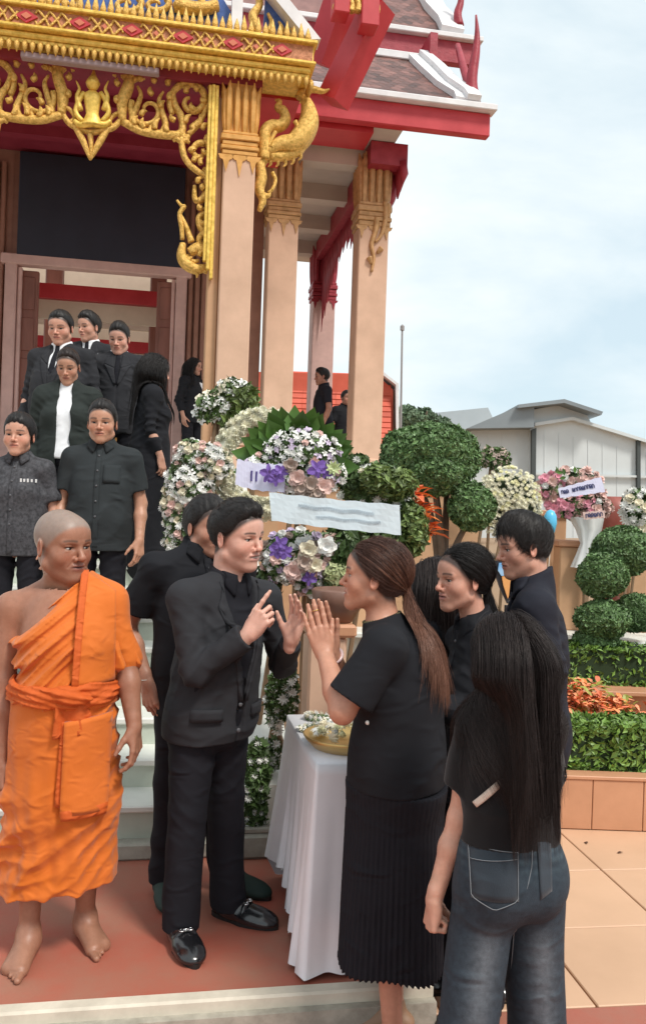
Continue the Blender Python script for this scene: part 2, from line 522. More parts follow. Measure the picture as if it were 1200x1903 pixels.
temple = empty('temple', (TO[0], TO[1], 0), PHI, 'ornate Thai temple hall with gold carving, peach pillars and red tiered roof', 'temple')
def catmull(pts, n=8):
    P = np.asarray(pts, float); Q = np.vstack([2 * P[0] - P[1], P, 2 * P[-1] - P[-2]]); out = []
    for i in range(len(P) - 1):
        p0, p1, p2, p3 = Q[i:i + 4]
        for t in np.linspace(0, 1, n, endpoint=False):
            out.append(0.5 * ((2 * p1) + (-p0 + p2) * t + (2 * p0 - 5 * p1 + 4 * p2 - p3) * t * t + (-p0 + 3 * p1 - 3 * p2 + p3) * t ** 3))
    out.append(P[-1])
    return np.array(out)
UC = -1.375
def scroll(mb, pts, w0, w1, v, n=6, wm=None, mirror=False, sides=6):
    """one carved gold scroll: (x, y) points of the carving, thickness in the same units"""
    L_ = catmull([TP(x, y, v) for x, y in pts], n)
    k = 8.2 / FPX; t = np.linspace(0, 1, len(L_))
    r_ = (w0 * (1 - t) + w1 * t) * k / 2
    if wm is not None: r_ = r_ + (wm - (w0 + w1) / 2) * k / 2 * np.sin(math.pi * t)
    mb.tube(L_, r_ * 1.12, sides, flat=((0, 1, 0), 1.25))
    if mirror:
        M_ = L_.copy(); M_[:, 0] = 2 * UC - M_[:, 0]
        mb.tube(M_, r_ * 1.12, sides, flat=((0, 1, 0), 1.25))
def spir(cx, cy, r0, r1, a0, a1, n=14, ey=1.0):
    return [(cx + (r0 + (r1 - r0) * i / (n - 1)) * math.cos(R(a0 + (a1 - a0) * i / (n - 1))), cy - ey * (r0 + (r1 - r0) * i / (n - 1)) * math.sin(R(a0 + (a1 - a0) * i / (n - 1)))) for i in range(n)]
def part(name, m, parent=temple, smooth=False):
    class _C:
        def __enter__(self_): self_.mb = MB(); return self_.mb
        def __exit__(self_, *a): self_.o = self_.mb.build(name, m, parent, smooth)
    return _C()

# --- base terrace and steps
with part('terrace', M_TANP) as mb:
    mb.box((-1.0, 3.9, 0.98), (6.6, 9.0, 2.0)).box((-1.375, -0.35, 0.98), (3.5, 0.9, 1.996))
with part('terrace_edge', M_MARBLE) as mb:
    mb.box((-1.0, 3.9, 1.99), (6.75, 9.14, 0.06)).box((-1.375, -0.36, 1.992), (3.6, 1.05, 0.064))
NSTEP = 13
stair_u0, stair_u1 = -2.75, -0.30
steps = empty('staircase', (TO[0], TO[1], 0), PHI, 'pale marble staircase climbing to the temple porch', 'stairs')
for i in range(NSTEP):
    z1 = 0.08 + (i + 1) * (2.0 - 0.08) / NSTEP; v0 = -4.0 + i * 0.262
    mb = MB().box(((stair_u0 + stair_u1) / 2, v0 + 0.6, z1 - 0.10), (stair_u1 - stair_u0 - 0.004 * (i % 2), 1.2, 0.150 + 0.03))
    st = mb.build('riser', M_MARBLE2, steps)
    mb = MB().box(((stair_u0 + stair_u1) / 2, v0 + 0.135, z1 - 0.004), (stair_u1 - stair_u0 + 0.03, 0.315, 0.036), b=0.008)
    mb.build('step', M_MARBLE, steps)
with part('plinth', M_STONE, steps) as mb:
    mb.box(((stair_u0 + stair_u1) / 2, -2.2, 0.04), (stair_u1 - stair_u0 + 0.36, 3.75, 0.08), b=0.01)
for uu in (-2.95, -0.10):
    with part('side_wall', M_MARBLE, steps) as mb:
        mb.prism([(-4.06, 0.0), (-0.45, 0.0), (-0.45, 2.02), (-0.75, 2.02), (-4.06, 0.34)], uu - 0.17, uu + 0.17, M=np.array([[0, 1, 0], [1, 0, 0], [0, 0, 1]]))

# --- pillars
def pillar(u, v, z0, z1, w, zc, mshaft, mgold, name='pillar', left_strip=False, d=None, pendants=True):
    d = d or w
    o = MB().box((u, v, (z0 + zc) / 2), (w, d, zc - z0), b=0.012).build(name, mshaft, temple)
    b = MB()
    b.box((u, v, z0 + 0.12), (w + 0.10, d + 0.10, 0.24), b=0.02).box((u, v, z0 + 0.29), (w + 0.05, d + 0.05, 0.10), b=0.02)
    b.build('pillar_base', mshaft, o)
    c = MB()
    H = z1 - zc
    for f0, f1, e in ((0.00, 0.07, 0.03), (0.07, 0.13, 0.055), (0.13, 0.20, 0.03), (0.20, 0.28, 0.06), (0.28, 0.33, 0.03)):
        c.box((u, v, zc + H * (f0 + f1) / 2), (w + e, d + e, H * (f1 - f0) - 0.002), b=0.008)
    c.box((u, v, zc + H * 0.665), (w * 0.86, d * 0.86, H * 0.67))
    for k in range(4):                                      # tall lotus petals round the neck of the capital
        for sgn, ax in ((1, 0), (-1, 0), (1, 1), (-1, 1)):
            t = (k - 1.5) / 4 * (w if ax == 0 else d)
            base = V3(u + t, v + sgn * d * 0.44, 0) if ax == 0 else V3(u + sgn * w * 0.44, v + t, 0)
            outw = V3(0, sgn, 0) if ax == 0 else V3(sgn, 0, 0)
            pts = [base + V3(0, 0, zc + H * 0.33), base + outw * 0.014 + V3(0, 0, zc + H * 0.6), base + outw * 0.016 + V3(0, 0, zc + H * 0.82), base + outw * 0.05 + V3(0, 0, zc + H * 1.0)]
            c.tube(catmull(pts, 3), [w * 0.085, w * 0.105, w * 0.11, w * 0.11, w * 0.115, w * 0.12, w * 0.11, w * 0.10, w * 0.05, w * 0.02][:10], 6)
    c.build('capital', mgold, o, smooth=False)
    if pendants:
        for k in range(3):
            for sgn in (-1,):
                pd = MB(); t = (k - 1) * w * 0.42; hh = 0.20 if k == 1 else 0.16
                pd.prism([(u + t - 0.075, zc), (u + t + 0.075, zc), (u + t + 0.055, zc - 0.04), (u + t + 0.03, zc - 0.05), (u + t, zc - hh), (u + t - 0.03, zc - 0.05), (u + t - 0.055, zc - 0.04)], v - d / 2 - 0.012, v - d / 2 - 0.001)
                pd.build('pendant_leaf', mgold, o)
    return o
ZT = 5.66
for u in (-0.02, 2 * UC + 0.02):
    pillar(u, 0, 2.02, ZT, 0.30, 4.98, M_PEACH, M_ORNG)
    s_ = 1 if u > -1 else -1
    with part('half_pillar', M_TANP) as mb: mb.box((u - s_ * 0.205, 0.06, 3.8), (0.105, 0.24, 3.5), b=0.01)
M_CAPT = mat('tan_gold_capital', (0.50, 0.27, 0.10), 0.55, metal=0.08, var=0.25, vscale=14)
pillar(0.70, 2.3, 2.02, 5.95, 0.36, 5.20, M_PEACH, M_CAPT)
pillar(1.82, 2.3, 2.02, 6.12, 0.37, 5.22, M_PEACH, M_CAPT)
pillar(1.90, 6.1, 2.02, 6.12, 0.37, 5.22, M_DOORF, M_CRIM)
pillar(2 * UC - 0.70, 2.3, 2.02, 5.95, 0.36, 5.20, M_PEACH, M_BROWNP)
pillar(2 * UC - 1.82, 2.3, 2.02, 6.12, 0.37, 5.22, M_PEACH, M_ORNG)
pillar(0.42, 2.55, 2.02, 5.95, 0.16, 5.6, M_BROWNP, M_BROWNP, pendants=False)

# --- door wall
with part('front_wall', M_BROWNP) as mb:
    v = 3.32
    mb.box((-3.35, v, 4.15), (1.50, 0.2, 4.3)).box((0.05, v, 4.15), (1.04, 0.2, 4.3)).box((-1.53, v, 5.55), (2.16, 0.2, 1.5))
with part('door_frame', M_DOORF) as mb:
    for u0, u1 in ((-2.66, -2.52), (-0.55, -0.41)): mb.box(((u0 + u1) / 2, 3.17, 3.36), (u1 - u0, 0.16, 2.72), b=0.015)
    mb.box((-1.535, 3.165, 4.72), (2.36, 0.18, 0.13), b=0.015)
    for u0 in (-2.49, -0.58): mb.box((u0, 3.215, 3.33), (0.05, 0.12, 2.62), b=0.01)
for u0 in (-2.40, -0.66):
    with part('door_jamb_panel', M_DOORW) as mb:
        mb.box((u0, 3.28, 3.32), (0.26, 0.08, 2.60), b=0.01)
        for k in range(5): mb.box((u0, 3.235, 2.25 + k * 0.52), (0.18, 0.02, 0.42), b=0.008)
with part('dark_panel', M_DARKN) as mb: mb.box((-1.5, 3.10, 5.42), (2.05, 0.05, 1.30), b=0.01)
for k in range(4):
    with part('fluted_strip', M_BROWNP) as mb: mb.box((-2.72 - 0.085 * k, 3.20 - 0.01 * (k % 2), 4.0), (0.06, 0.10, 3.9), b=0.012)
for k in range(3):
    with part('fluted_strip', M_BROWNP) as mb: mb.box((-0.36 + 0.085 * k, 3.20 - 0.01 * (k % 2), 4.0), (0.06, 0.10, 3.9), b=0.012)
with part('porch_ceiling', M_MAROON) as mb:
    mb.box((-1.375, 1.65, 6.14), (3.3, 3.1, 0.06))
    for k in range(3): mb.box((-1.375, 0.5 + k * 0.95, 6.05), (3.3, 0.14, 0.14))
with part('lintel', M_MAROON) as mb: mb.box((-1.375, 0.02, 5.80), (3.1, 0.26, 0.30))
# inside the hall: far wall with red bands; side walls left out to let light in
with part('rear_wall', M_CREAM) as mb: mb.box((-1.53, 7.4, 4.0), (4.2, 0.1, 4.2))
with part('hall_floor', M_MARBLE) as mb: mb.box((-1.5, 5.35, 2.03), (3.6, 4.0, 0.03))
for zz, vv, hh in ((4.60, 4.2, 0.20), (4.15, 5.6, 0.17), (5.0, 6.6, 0.2)):
    with part('red_beam', M_RED) as mb: mb.box((-1.53, vv, zz), (3.4, 0.12, hh))
    with part('beam_face', M_CREAM) as mb: mb.box((-1.53, vv + 0.05, zz - hh / 2 - 0.14), (3.4, 0.06, 0.26))
for uu in (-2.3, -0.8):
    with part('inner_pillar', M_DOORW) as mb: mb.box((uu, 5.0, 3.6), (0.24, 0.24, 3.2), b=0.02)
with part('altar', M_ORNG) as mb:
    for k in range(5): mb.box((-1.5, 6.7 + 0.05 * k, 2.3 + 0.35 * k), (1.8 - 0.32 * k, 0.7 - 0.08 * k, 0.34), b=0.03)
with part('notice_board', M_CREAM) as mb: mb.box((-0.80, 3.9, 3.35), (0.34, 0.03, 0.62), b=0.01)

# --- entablature of the porch
U0, U1 = -2.90, 0.62
with part('entablature', M_GOLD2) as ent_mb:
    ent_mb.box(((U0 + U1) / 2, -0.02, 5.925), (U1 - U0, 0.58, 0.17))
    ent_mb.box(((U0 + U1) / 2, -0.03, 6.025), (U1 - U0 + 0.06, 0.66, 0.035), b=0.008).box(((U0 + U1) / 2, -0.03, 5.835), (U1 - U0 + 0.04, 0.64, 0.03), b=0.008)
    ent_mb.box(((U0 + U1) / 2 - 0.02, -0.01, 5.79), (U1 - U0, 0.56, 0.055), b=0.015).box(((U0 + U1) / 2 - 0.02, 0.0, 5.745), (U1 - U0 - 0.02, 0.52, 0.03))
ent = temple.children[-1] if False else bpy.data.objects['entablature']
pet = MB()
pet.tube([(0, 0, 0), (0, -0.012, -0.03), (0, -0.010, -0.065), (0, 0, -0.10)], [0.020, 0.027, 0.020, 0.003], 6)
pet_me = pet.mesh('petal', M_GOLD, True)
fin = MB(); fin.tube([(0, 0, 0), (0, -0.006, 0.05), (0, 0.0, 0.10), (0, 0.006, 0.17)], [0.024, 0.030, 0.020, 0.002], 6, flat=((0, 1, 0), 0.6))
fin_me = fin.mesh('antefix', M_GOLD, True)
n = int((U1 - U0) / 0.066)
for i in range(n):
    link('petal', pet_me, ent, (U0 + 0.03 + i * 0.066, -0.265, 5.735))
    link('antefix', fin_me, ent, (U0 + 0.03 + i * 0.066, -0.30, 6.045), scale=(1, 1, 1.0 if i % 2 else 0.78))
for i in range(7): link('petal', pet_me, ent, (U1 + 0.0, -0.20 + i * 0.066, 5.735))
dm = MB().prism([(-0.095, 0), (0, -0.058), (0.095, 0), (0, 0.058)], -0.016, 0.0).mesh('lozenge', M_RED, False)
dm2 = MB().prism([(-0.045, 0), (0, -0.030), (0.045, 0), (0, 0.030)], -0.026, -0.014).mesh('lozenge_heart', mat('rose_glass', (0.62, 0.18, 0.10), 0.3), False)
sm_ = MB().tube(catmull([(-0.05, 0, 0.0), (-0.03, -0.01, 0.030), (0.0, -0.012, 0.0), (0.03, -0.01, -0.030), (0.05, 0, 0)], 4), 0.012, 5).mesh('scroll_relief', M_GOLD, True)
MB().box(((U0 + U1) / 2, -0.3115, 5.925), (U1 - U0 - 0.02, 0.006, 0.150)).build('frieze', mat('russet_frieze', (0.46, 0.16, 0.05), 0.55, metal=0.1, var=0.35, vscale=40, bump=0.5, bscale=80, bdist=0.008), ent)
for i in range(8):
    uu = U1 - 0.30 - i * 0.45
    if uu < U0 + 0.1: break
    link('lozenge', dm, ent, (uu, -0.315, 5.925)); link('lozenge_heart', dm2, ent, (uu, -0.316, 5.925))
    for k in range(3):
        for q in (-1, 1):
            link('scroll_relief', sm_, ent, (uu - 0.125 - k * 0.10, -0.316, 5.925 + q * 0.034), scale=(q, 1, 1.0))
    link('lozenge_heart', dm2, ent, (uu - 0.225, -0.304, 5.925), scale=(0.8, 1, 1.2))
with part('tube_light_housing', mat('mauve_fitting', (0.33, 0.24, 0.25), 0.6)) as mb:
    a, b = TP(40, 98, -0.2), TP(296, 141, -0.2); mb.box(((a[0] + b[0]) / 2, -0.2, (a[2] + b[2]) / 2), (b[0] - a[0], 0.09, 0.055), b=0.01)

# --- pediment above
with part('pediment', M_BLUE) as mb: mb.prism([(U0 + 0.1, 6.05), (U1 - 0.55, 6.05), (UC, 8.2)], -0.05, 0.05)
for (x0, w_) in ((235, 30), (290, 26), (345, 34), (120, 30), (60, 30)):
    with part('pediment_carving', M_GOLD, smooth=True) as mb: scroll(mb, spir(x0, 8, w_ * 0.2, w_, 0, 400, 16, 0.6), 5, 12, -0.10)
with part('pediment_carving', M_GOLD, smooth=True) as mb: scroll(mb, [(325, 8), (350, 14), (380, 16), (405, 10)], 22, 18, -0.12)
with part('pediment_post', M_WHITEP) as mb: a = TP(440, 30, -0.1); mb.box((a[0], -0.1, 6.5), (0.10, 0.12, 0.9))
with part('side_pediment', M_BLUE) as mb: mb.prism([(0.16, 6.05), (0.60, 6.05), (0.18, 6.75)], -0.10, -0.02)
with part('side_pediment_carving', M_GOLD, smooth=True) as mb:
    scroll(mb, [(478, 55), (470, 30), (482, 8), (478, -25)], 18, 10, -0.14)
    scroll(mb, [(500, 60), (505, 42), (498, 25)], 12, 5, -0.14); scroll(mb, [(520, 66), (524, 52), (518, 40)], 11, 4, -0.14); scroll(mb, [(540, 70), (544, 60), (540, 52)], 9, 4, -0.14)
with part('bargeboard', M_WHITEP) as mb:
    a, b, c = TP(485, -30, -0.2), TP(565, 60, -0.2), TP(590, 82, -0.2)
    mb.prism([(a[0] - 0.02, a[2]), (a[0] + 0.13, a[2]), (c[0] + 0.02, c[2] + 0.02), (c[0] - 0.10, c[2])], -0.26, -0.06)

# --- carved valance between the pillars
with part('valance', M_GOLD, smooth=True) as mb:
    S_ = lambda pts, w0, w1, wm=None, v=-0.02, m=True: scroll(mb, pts, w0, w1, v, wm=wm, mirror=m)
    S_([(217, 128), (240, 150), (228, 190), (228, 226)], 9, 13, 20)
    S_([(235, 160), (255, 145), (285, 142), (310, 150)], 8, 5, 10)
    S_([(228, 226), (262, 243), (300, 250), (337, 252)], 12, 13, 13)
    S_(spir(275, 205, 34, 5, 150, 560, 18), 11, 5)
    S_([(252, 240), (246, 222), (254, 200), (262, 176), (256, 160)], 12, 4, 10)
    S_([(300, 250), (308, 232), (302, 210), (296, 186), (304, 170)], 12, 4, 10)
    S_([(277, 246), (284, 230), (292, 222)], 10, 3)
    S_(spir(355, 188, 42, 6, 215, -250, 20), 9, 5, 12)
    S_([(337, 252), (340, 232), (336, 214), (326, 196), (322, 170), (335, 152)], 12, 5, 12)
    S_([(350, 250), (368, 232), (382, 205), (392, 170), (380, 150), (355, 148)], 9, 7, 9)
    S_([(355, 240), (372, 226), (372, 212)], 12, 3, 12)
    S_(spir(337, 252, 4, 13, 0, 360, 9), 9, 9)
    S_([(322, 262), (337, 252), (352, 266)], 5, 5, 12)
    S_([(337, 255), (341, 285), (352, 305), (370, 320), (384, 330), (386, 345)], 10, 9, 11)
    S_(spir(372, 282, 17, 4, 60, 420, 14), 11, 5)
    S_([(392, 300), (386, 320), (378, 316)], 8, 4)
    S_([(390, 250), (384, 262), (390, 280)], 9, 5, 12)
    S_([(384, 335), (386, 352), (378, 368), (368, 374), (362, 366), (362, 345)], 12, 6, 12)
    S_([(392, 350), (390, 380), (388, 400)], 10, 8)
    S_([(390, 400), (378, 398), (370, 406), (372, 420), (378, 432), (370, 444), (372, 455)], 8, 9, 12)
    S_([(329, 372), (337, 382), (343, 384), (338, 390), (334, 400), (338, 425), (339, 445)], 4, 8, 8)
    S_([(334, 395), (345, 418), (352, 438), (356, 450)], 4, 12, 9)
    S_([(340, 452), (338, 474), (346, 490), (364, 500), (386, 496)], 10, 12, 20)
    S_([(352, 470), (368, 462), (382, 470), (386, 480)], 16, 12, 20)
    S_([(356, 492), (366, 508), (366, 516)], 12, 3); S_([(372, 496), (384, 505), (389, 502)], 12, 5); S_([(346, 476), (358, 486), (370, 484)], 10, 6)
    for k in range(12): S_([(386, 318 + k * 15), (380, 312 + k * 15), (376, 318 + k * 15)], 6, 2)
    S_([(210, 236), (204, 225), (216, 212), (228, 214)], 7, 7)
    for (x, y, a, l) in ((236, 168, 60, 16), (232, 200, 120, 14), (250, 232, 75, 18), (268, 238, 100, 20), (288, 240, 70, 22), (312, 246, 95, 20), (262, 215, 40, 14), (284, 176, 110, 16), (300, 200, 70, 14), (316, 186, 80, 18), (326, 224, 130, 16), (345, 228, 60, 18),
                         (362, 204, 120, 16), (346, 172, 60, 14), (368, 168, 100, 14), (384, 188, 150, 14), (376, 240, 40, 16), (352, 282, 20, 14), (360, 300, 40, 12), (374, 306, 80, 14), (384, 286, 120, 12), (368, 340, 60, 12), (380, 352, 110, 12), (376, 388, 130, 12), (382, 416, 140, 12), (380, 440, 60, 14),
                         (360, 470, 80, 14), (370, 476, 40, 14), (350, 488, 60, 12), (240, 146, 30, 14), (262, 150, 70, 12), (290, 152, 110, 12), (312, 158, 60, 14), (222, 158, 110, 14), (220, 190, 100, 14)):
        c_, s_ = math.cos(R(a)), math.sin(R(a))
        S_([(x, y), (x + c_ * l * 0.5 - s_ * 3, y - s_ * l * 0.5 - c_ * 3), (x + c_ * l + s_ * 2, y - s_ * l)], 8, 1.5, 9, v=-0.05)
    # centre: seated figure in its frame, pointed pendant
    S_([(170, 132), (195, 128), (217, 140)], 5, 8)
    S_([(140, 236), (155, 262), (168, 297)], 9, 4, 11, m=False); S_([(200, 240), (185, 265), (168, 297)], 9, 4, 11, m=False); S_([(140, 236), (170, 246), (200, 240)], 9, 9, m=False)
    S_([(168, 250), (170, 275), (168, 290)], 10, 4, m=False)
    S_([(116, 210), (128, 228), (145, 238)], 9, 10, m=False); S_([(226, 222), (212, 236), (198, 241)], 9, 10, m=False)
with part('deity_figure', M_GOLD2, smooth=True) as mb:
    f_ = lambda x, y: TP(x, y, -0.06)
    mb.tube(catmull([f_(175, 128), f_(174, 146), f_(173, 158), f_(173, 168)], 4), [0.008, 0.012, 0.020, 0.03, 0.046, 0.055, 0.062, 0.066, 0.06, 0.055, 0.05, 0.04, 0.03][:13], 8)
    mb.tube(catmull([f_(172, 168), f_(172, 185), f_(172, 205), f_(172, 222), f_(172, 234)], 3), np.interp(np.linspace(0, 1, 13), [0, 0.12, 0.35, 0.6, 0.8, 1], [0.03, 0.085, 0.07, 0.055, 0.085, 0.11]), 10, flat=((0, 1, 0), 0.55))
    for q in (-1, 1):
        mb.tube(catmull([f_(172 + q * 15, 172), f_(172 + q * 26, 190), f_(172 + q * 30, 210), f_(172 + q * 18, 226)], 4), 0.024, 7)
        mb.tube(catmull([f_(172 + q * 22, 205), f_(172 + q * 28, 180), f_(172 + q * 24, 165), f_(172 + q * 30, 150)], 4), np.linspace(0.03, 0.006, 13), 7)
        mb.tube(catmull([f_(172, 228), f_(172 + q * 22, 232), f_(172 + q * 34, 224)], 4), np.linspace(0.04, 0.02, 9), 7)
for s_ in (1, -1):
    mb = MB()
    for k, (dx, dv) in enumerate(((0.0, 0.0), (0.030, -0.018), (0.062, -0.004))):
        a, b = TP(388, 195, -0.10), TP(388, 512, -0.10)
        uu = a[0] + dx + 0.012
        if s_ < 0: uu = 2 * UC - uu
        mb.box((uu, -0.10 + dv, 4.72 + 0.04 * (2 - k)), (0.033, 0.07, 1.80 - 0.08 * (2 - k)), b=0.006)
    mb.build('gold_moulding', M_GOLD2, temple)

# --- swan brackets right of the pillars
def swan(v, f=lambda x, y: (x, y), m=M_GOLD, name='swan_bracket', k=1.0):
    with part(name, m, smooth=True) as mb:
        S_ = lambda pts, w0, w1, wm=None, dv=0.0: scroll(mb, [f(*q) for q in pts], w0 * k, w1 * k, v + dv, wm=None if wm is None else wm * k, sides=8)
        S_([(482, 392), (488, 372), (482, 352), (486, 330), (484, 308), (492, 296)], 8, 14, 18)
        S_([(486, 362), (498, 364), (502, 356)], 12, 4); S_([(484, 380), (494, 378)], 10, 4)
        S_([(490, 298), (492, 272), (492, 250), (502, 236), (520, 234), (530, 222), (526, 206), (516, 200), (520, 188), (511, 186)], 22, 3, 20)
        S_([(496, 285), (520, 270), (545, 268), (562, 252), (574, 225), (572, 200), (564, 178)], 18, 12, 38)
        S_([(555, 182), (562, 172), (580, 166), (600, 170), (612, 166)], 15, 3, 12)
        S_([(502, 292), (528, 290), (552, 284), (568, 268)], 16, 10, 16)
        for x0, y0 in ((505, 265), (518, 262), (532, 258), (545, 250), (556, 240)): S_([(x0, y0 + 10), (x0 + 6, y0), (x0 + 14, y0 + 4)], 9, 3, None, -0.05)
        for x0, y0 in ((500, 296), (514, 296), (528, 296), (542, 292), (556, 284)): S_([(x0, y0 - 4), (x0 + 3, y0 + 8), (x0 - 2, y0 + 14)], 9, 2)
        S_([(506, 320), (512, 335), (506, 352), (498, 358)], 7, 5)
        S_([(548, 225), (555, 238), (562, 236)], 8, 3, None, -0.05); S_([(512, 245), (505, 258), (500, 272)], 7, 6, None, -0.05)
swan(-0.02)
swan(2.3, lambda x, y: (690 + (x - 482) * 0.42, 470 + (y - 392) * 0.74), M_CRIM, 'swan_bracket', 0.75)
with part('hanging_ornament', M_CAPT, smooth=True) as mb:
    for pts in ([(690, 505), (694, 480), (690, 455), (697, 430), (700, 405)], [(697, 450), (706, 440), (712, 425), (716, 400), (716, 375)], [(712, 410), (722, 395), (720, 380)], [(690, 490), (686, 478)], [(700, 470), (708, 462)]):
        scroll(mb, pts, 6, 14, 2.1)

# --- eaves, red beams, tiered roof of the main hall
with part('fascia', M_RED) as mb:
    mb.box((0.9, 1.5, 6.31), (4.24, 0.12, 0.27), b=0.012)
    mb.box((-4.3, 1.5, 6.31), (3.2, 0.12, 0.27))
with part('eave_capping', M_WHITEP) as mb: mb.box((0.92, 1.44, 6.485), (4.30, 0.20, 0.075), b=0.01).box((-4.3, 1.44, 6.485), (3.2, 0.2, 0.075))
with part('soffit', M_SOFFIT) as mb:
    mb.box((0.85, 4.4, 6.22), (2.3, 5.6, 0.05))
for k in range(4):
    with part('soffit_beam', M_SOFFIT) as mb: mb.box((1.25, 2.32 + k * 1.25, 6.10), (1.4, 0.22, 0.24))
with part('cross_beam', M_RED) as mb:
    mb.box((0.85, 1.85, 6.18), (1.6, 0.5, 0.10)); mb.box((0.32, 1.0, 5.95), (0.5, 1.7, 0.5))
with part('side_beam', M_CRIM) as mb: mb.box((1.86, 4.2, 6.02), (0.24, 3.8, 0.30)); mb.box((1.93, 2.15, 6.05), (0.46, 0.46, 0.27))
with part('eave_fringe', M_CRIM, smooth=True) as mb:
    for k in range(6): mb.tube([(2.10 + 0.02 * (k % 2), 1.95 + k * 0.10, 5.98), (2.13, 1.95 + k * 0.10, 5.84), (2.11, 1.95 + k * 0.10, 5.70 - 0.05 * (k % 3))], [0.06, 0.055, 0.01], 6)
tr = MB()
for k in range(26):                                         # lacy drop valance along the side beam
    vv = 2.45 + k * 0.135; f_ = abs(k / 25 * 2 - 1) ** 1.6; dp = 0.30 + 0.85 * f_ + 0.09 * (k % 2)
    tr.tube([(1.86, vv, 5.9), (1.87, vv + 0.02, 5.9 - dp * 0.5), (1.85, vv, 5.9 - dp)], [0.075, 0.07, 0.01], 6, flat=((1, 0, 0), 0.4))
tr.build('side_valance', M_CRIM, temple, True)
# big red gable brackets left of the roof
with part('gable_bracket', M_RED) as mb:
    def bar(p0, p1, w, v0, v1):
        a, b = TP(*p0, v0), TP(*p1, v1); mb.tube([a, b], w / 2 * 1.414, 4, up=(0, 1, 0.001))
    bar((705, 10), (618, 190), 0.24, -0.15, 0.1); bar((650, -40), (596, 120), 0.26, 0.15, 0.5); bar((690, 40), (640, 150), 0.20, 0.3, 0.9)
    a = TP(684, 35, -0.3); mb.box((a[0], -0.3, a[2] + 0.10), (0.17, 0.2, 0.42), b=0.01)
    a = TP(632, 15, -0.3); mb.box((a[0], -0.3, a[2] + 0.12), (0.15, 0.2, 0.42), b=0.01)
with part('bracket_finial', M_GOLD, smooth=True) as mb:
    for x0 in (628, 640, 652, 664, 676, 688, 698): scroll(mb, [(x0, 22), (x0 + 2, 10), (x0 - 3, -6), (x0 + 3, -20)], 12, 8, -0.36)
    scroll(mb, [(618, 12), (655, 18), (705, 20)], 8, 8, -0.34)
roof_back = MB()
def slope(u0, u1, v0, z0, v1, z1, th=0.06):
    roof_back.add(np.array([[u0, v0, z0], [u1, v0, z0], [u1, v1, z1], [u0, v1, z1], [u0, v0, z0 - th], [u1, v0, z0 - th], [u1, v1, z1 - th], [u0, v1, z1 - th]]), [[0, 1, 2, 3], [7, 6, 5, 4], [0, 4, 5, 1], [1, 5, 6, 2], [2, 6, 7, 3], [3, 7, 4, 0]])
slope(-5.6, 2.72, 1.46, 6.50, 2.62, 7.56); slope(-5.6, 2.98, 3.0, 8.20, 4.3, 9.75)
roof = roof_back.build('roof', M_TILE, temple)
tile = MB(); tw, th_ = 0.120, 0.105
tile.add(np.array([[-tw / 2, -0.03, 0.014], [0, -0.075, 0.020], [tw / 2, -0.03, 0.014], [tw / 2, 0.10, 0.002], [-tw / 2, 0.10, 0.002], [-tw / 2, -0.03, -0.008], [0, -0.075, -0.004], [tw / 2, -0.03, -0.008], [tw / 2, 0.10, -0.012], [-tw / 2, 0.10, -0.012]]),
         [[0, 1, 2, 3, 4], [9, 8, 7, 6, 5], [0, 5, 6, 1], [1, 6, 7, 2], [2, 7, 8, 3], [3, 8, 9, 4], [4, 9, 5, 0]])
tile.mi = [0, 0, 1, 1, 0, 0, 0]
tile_me = tile.mesh('roof_tile', [M_TILE, M_TEDGE])
def tiles(u0, u1, v0, z0, v1, z1, ucut=None, limit=400):
    L_ = math.hypot(v1 - v0, z1 - z0); a = math.atan2(z1 - z0, v1 - v0); nr = int(L_ / 0.092); c = 0
    for r_ in range(nr):
        s = (r_ + 0.9) * 0.092
        for k in range(int((u1 - u0) / tw) + 1):
            uu = u0 + (k + 0.5 * (r_ % 2)) * tw
            if uu > u1 - (s * ucut if ucut else 0): continue
            link('roof_tile', tile_me, roof, (uu, v0 + math.cos(a) * s - math.sin(a) * 0.016, z0 + math.sin(a) * s + math.cos(a) * 0.016 + 0.004), (a + 0.08, 0, 0)); c += 1
    return c
tiles(0.95, 2.62, 1.46, 6.50, 2.62, 7.56, 0.20)
tiles(2.0, 2.92, 3.0, 8.20, 3.9, 9.27, 0.10)
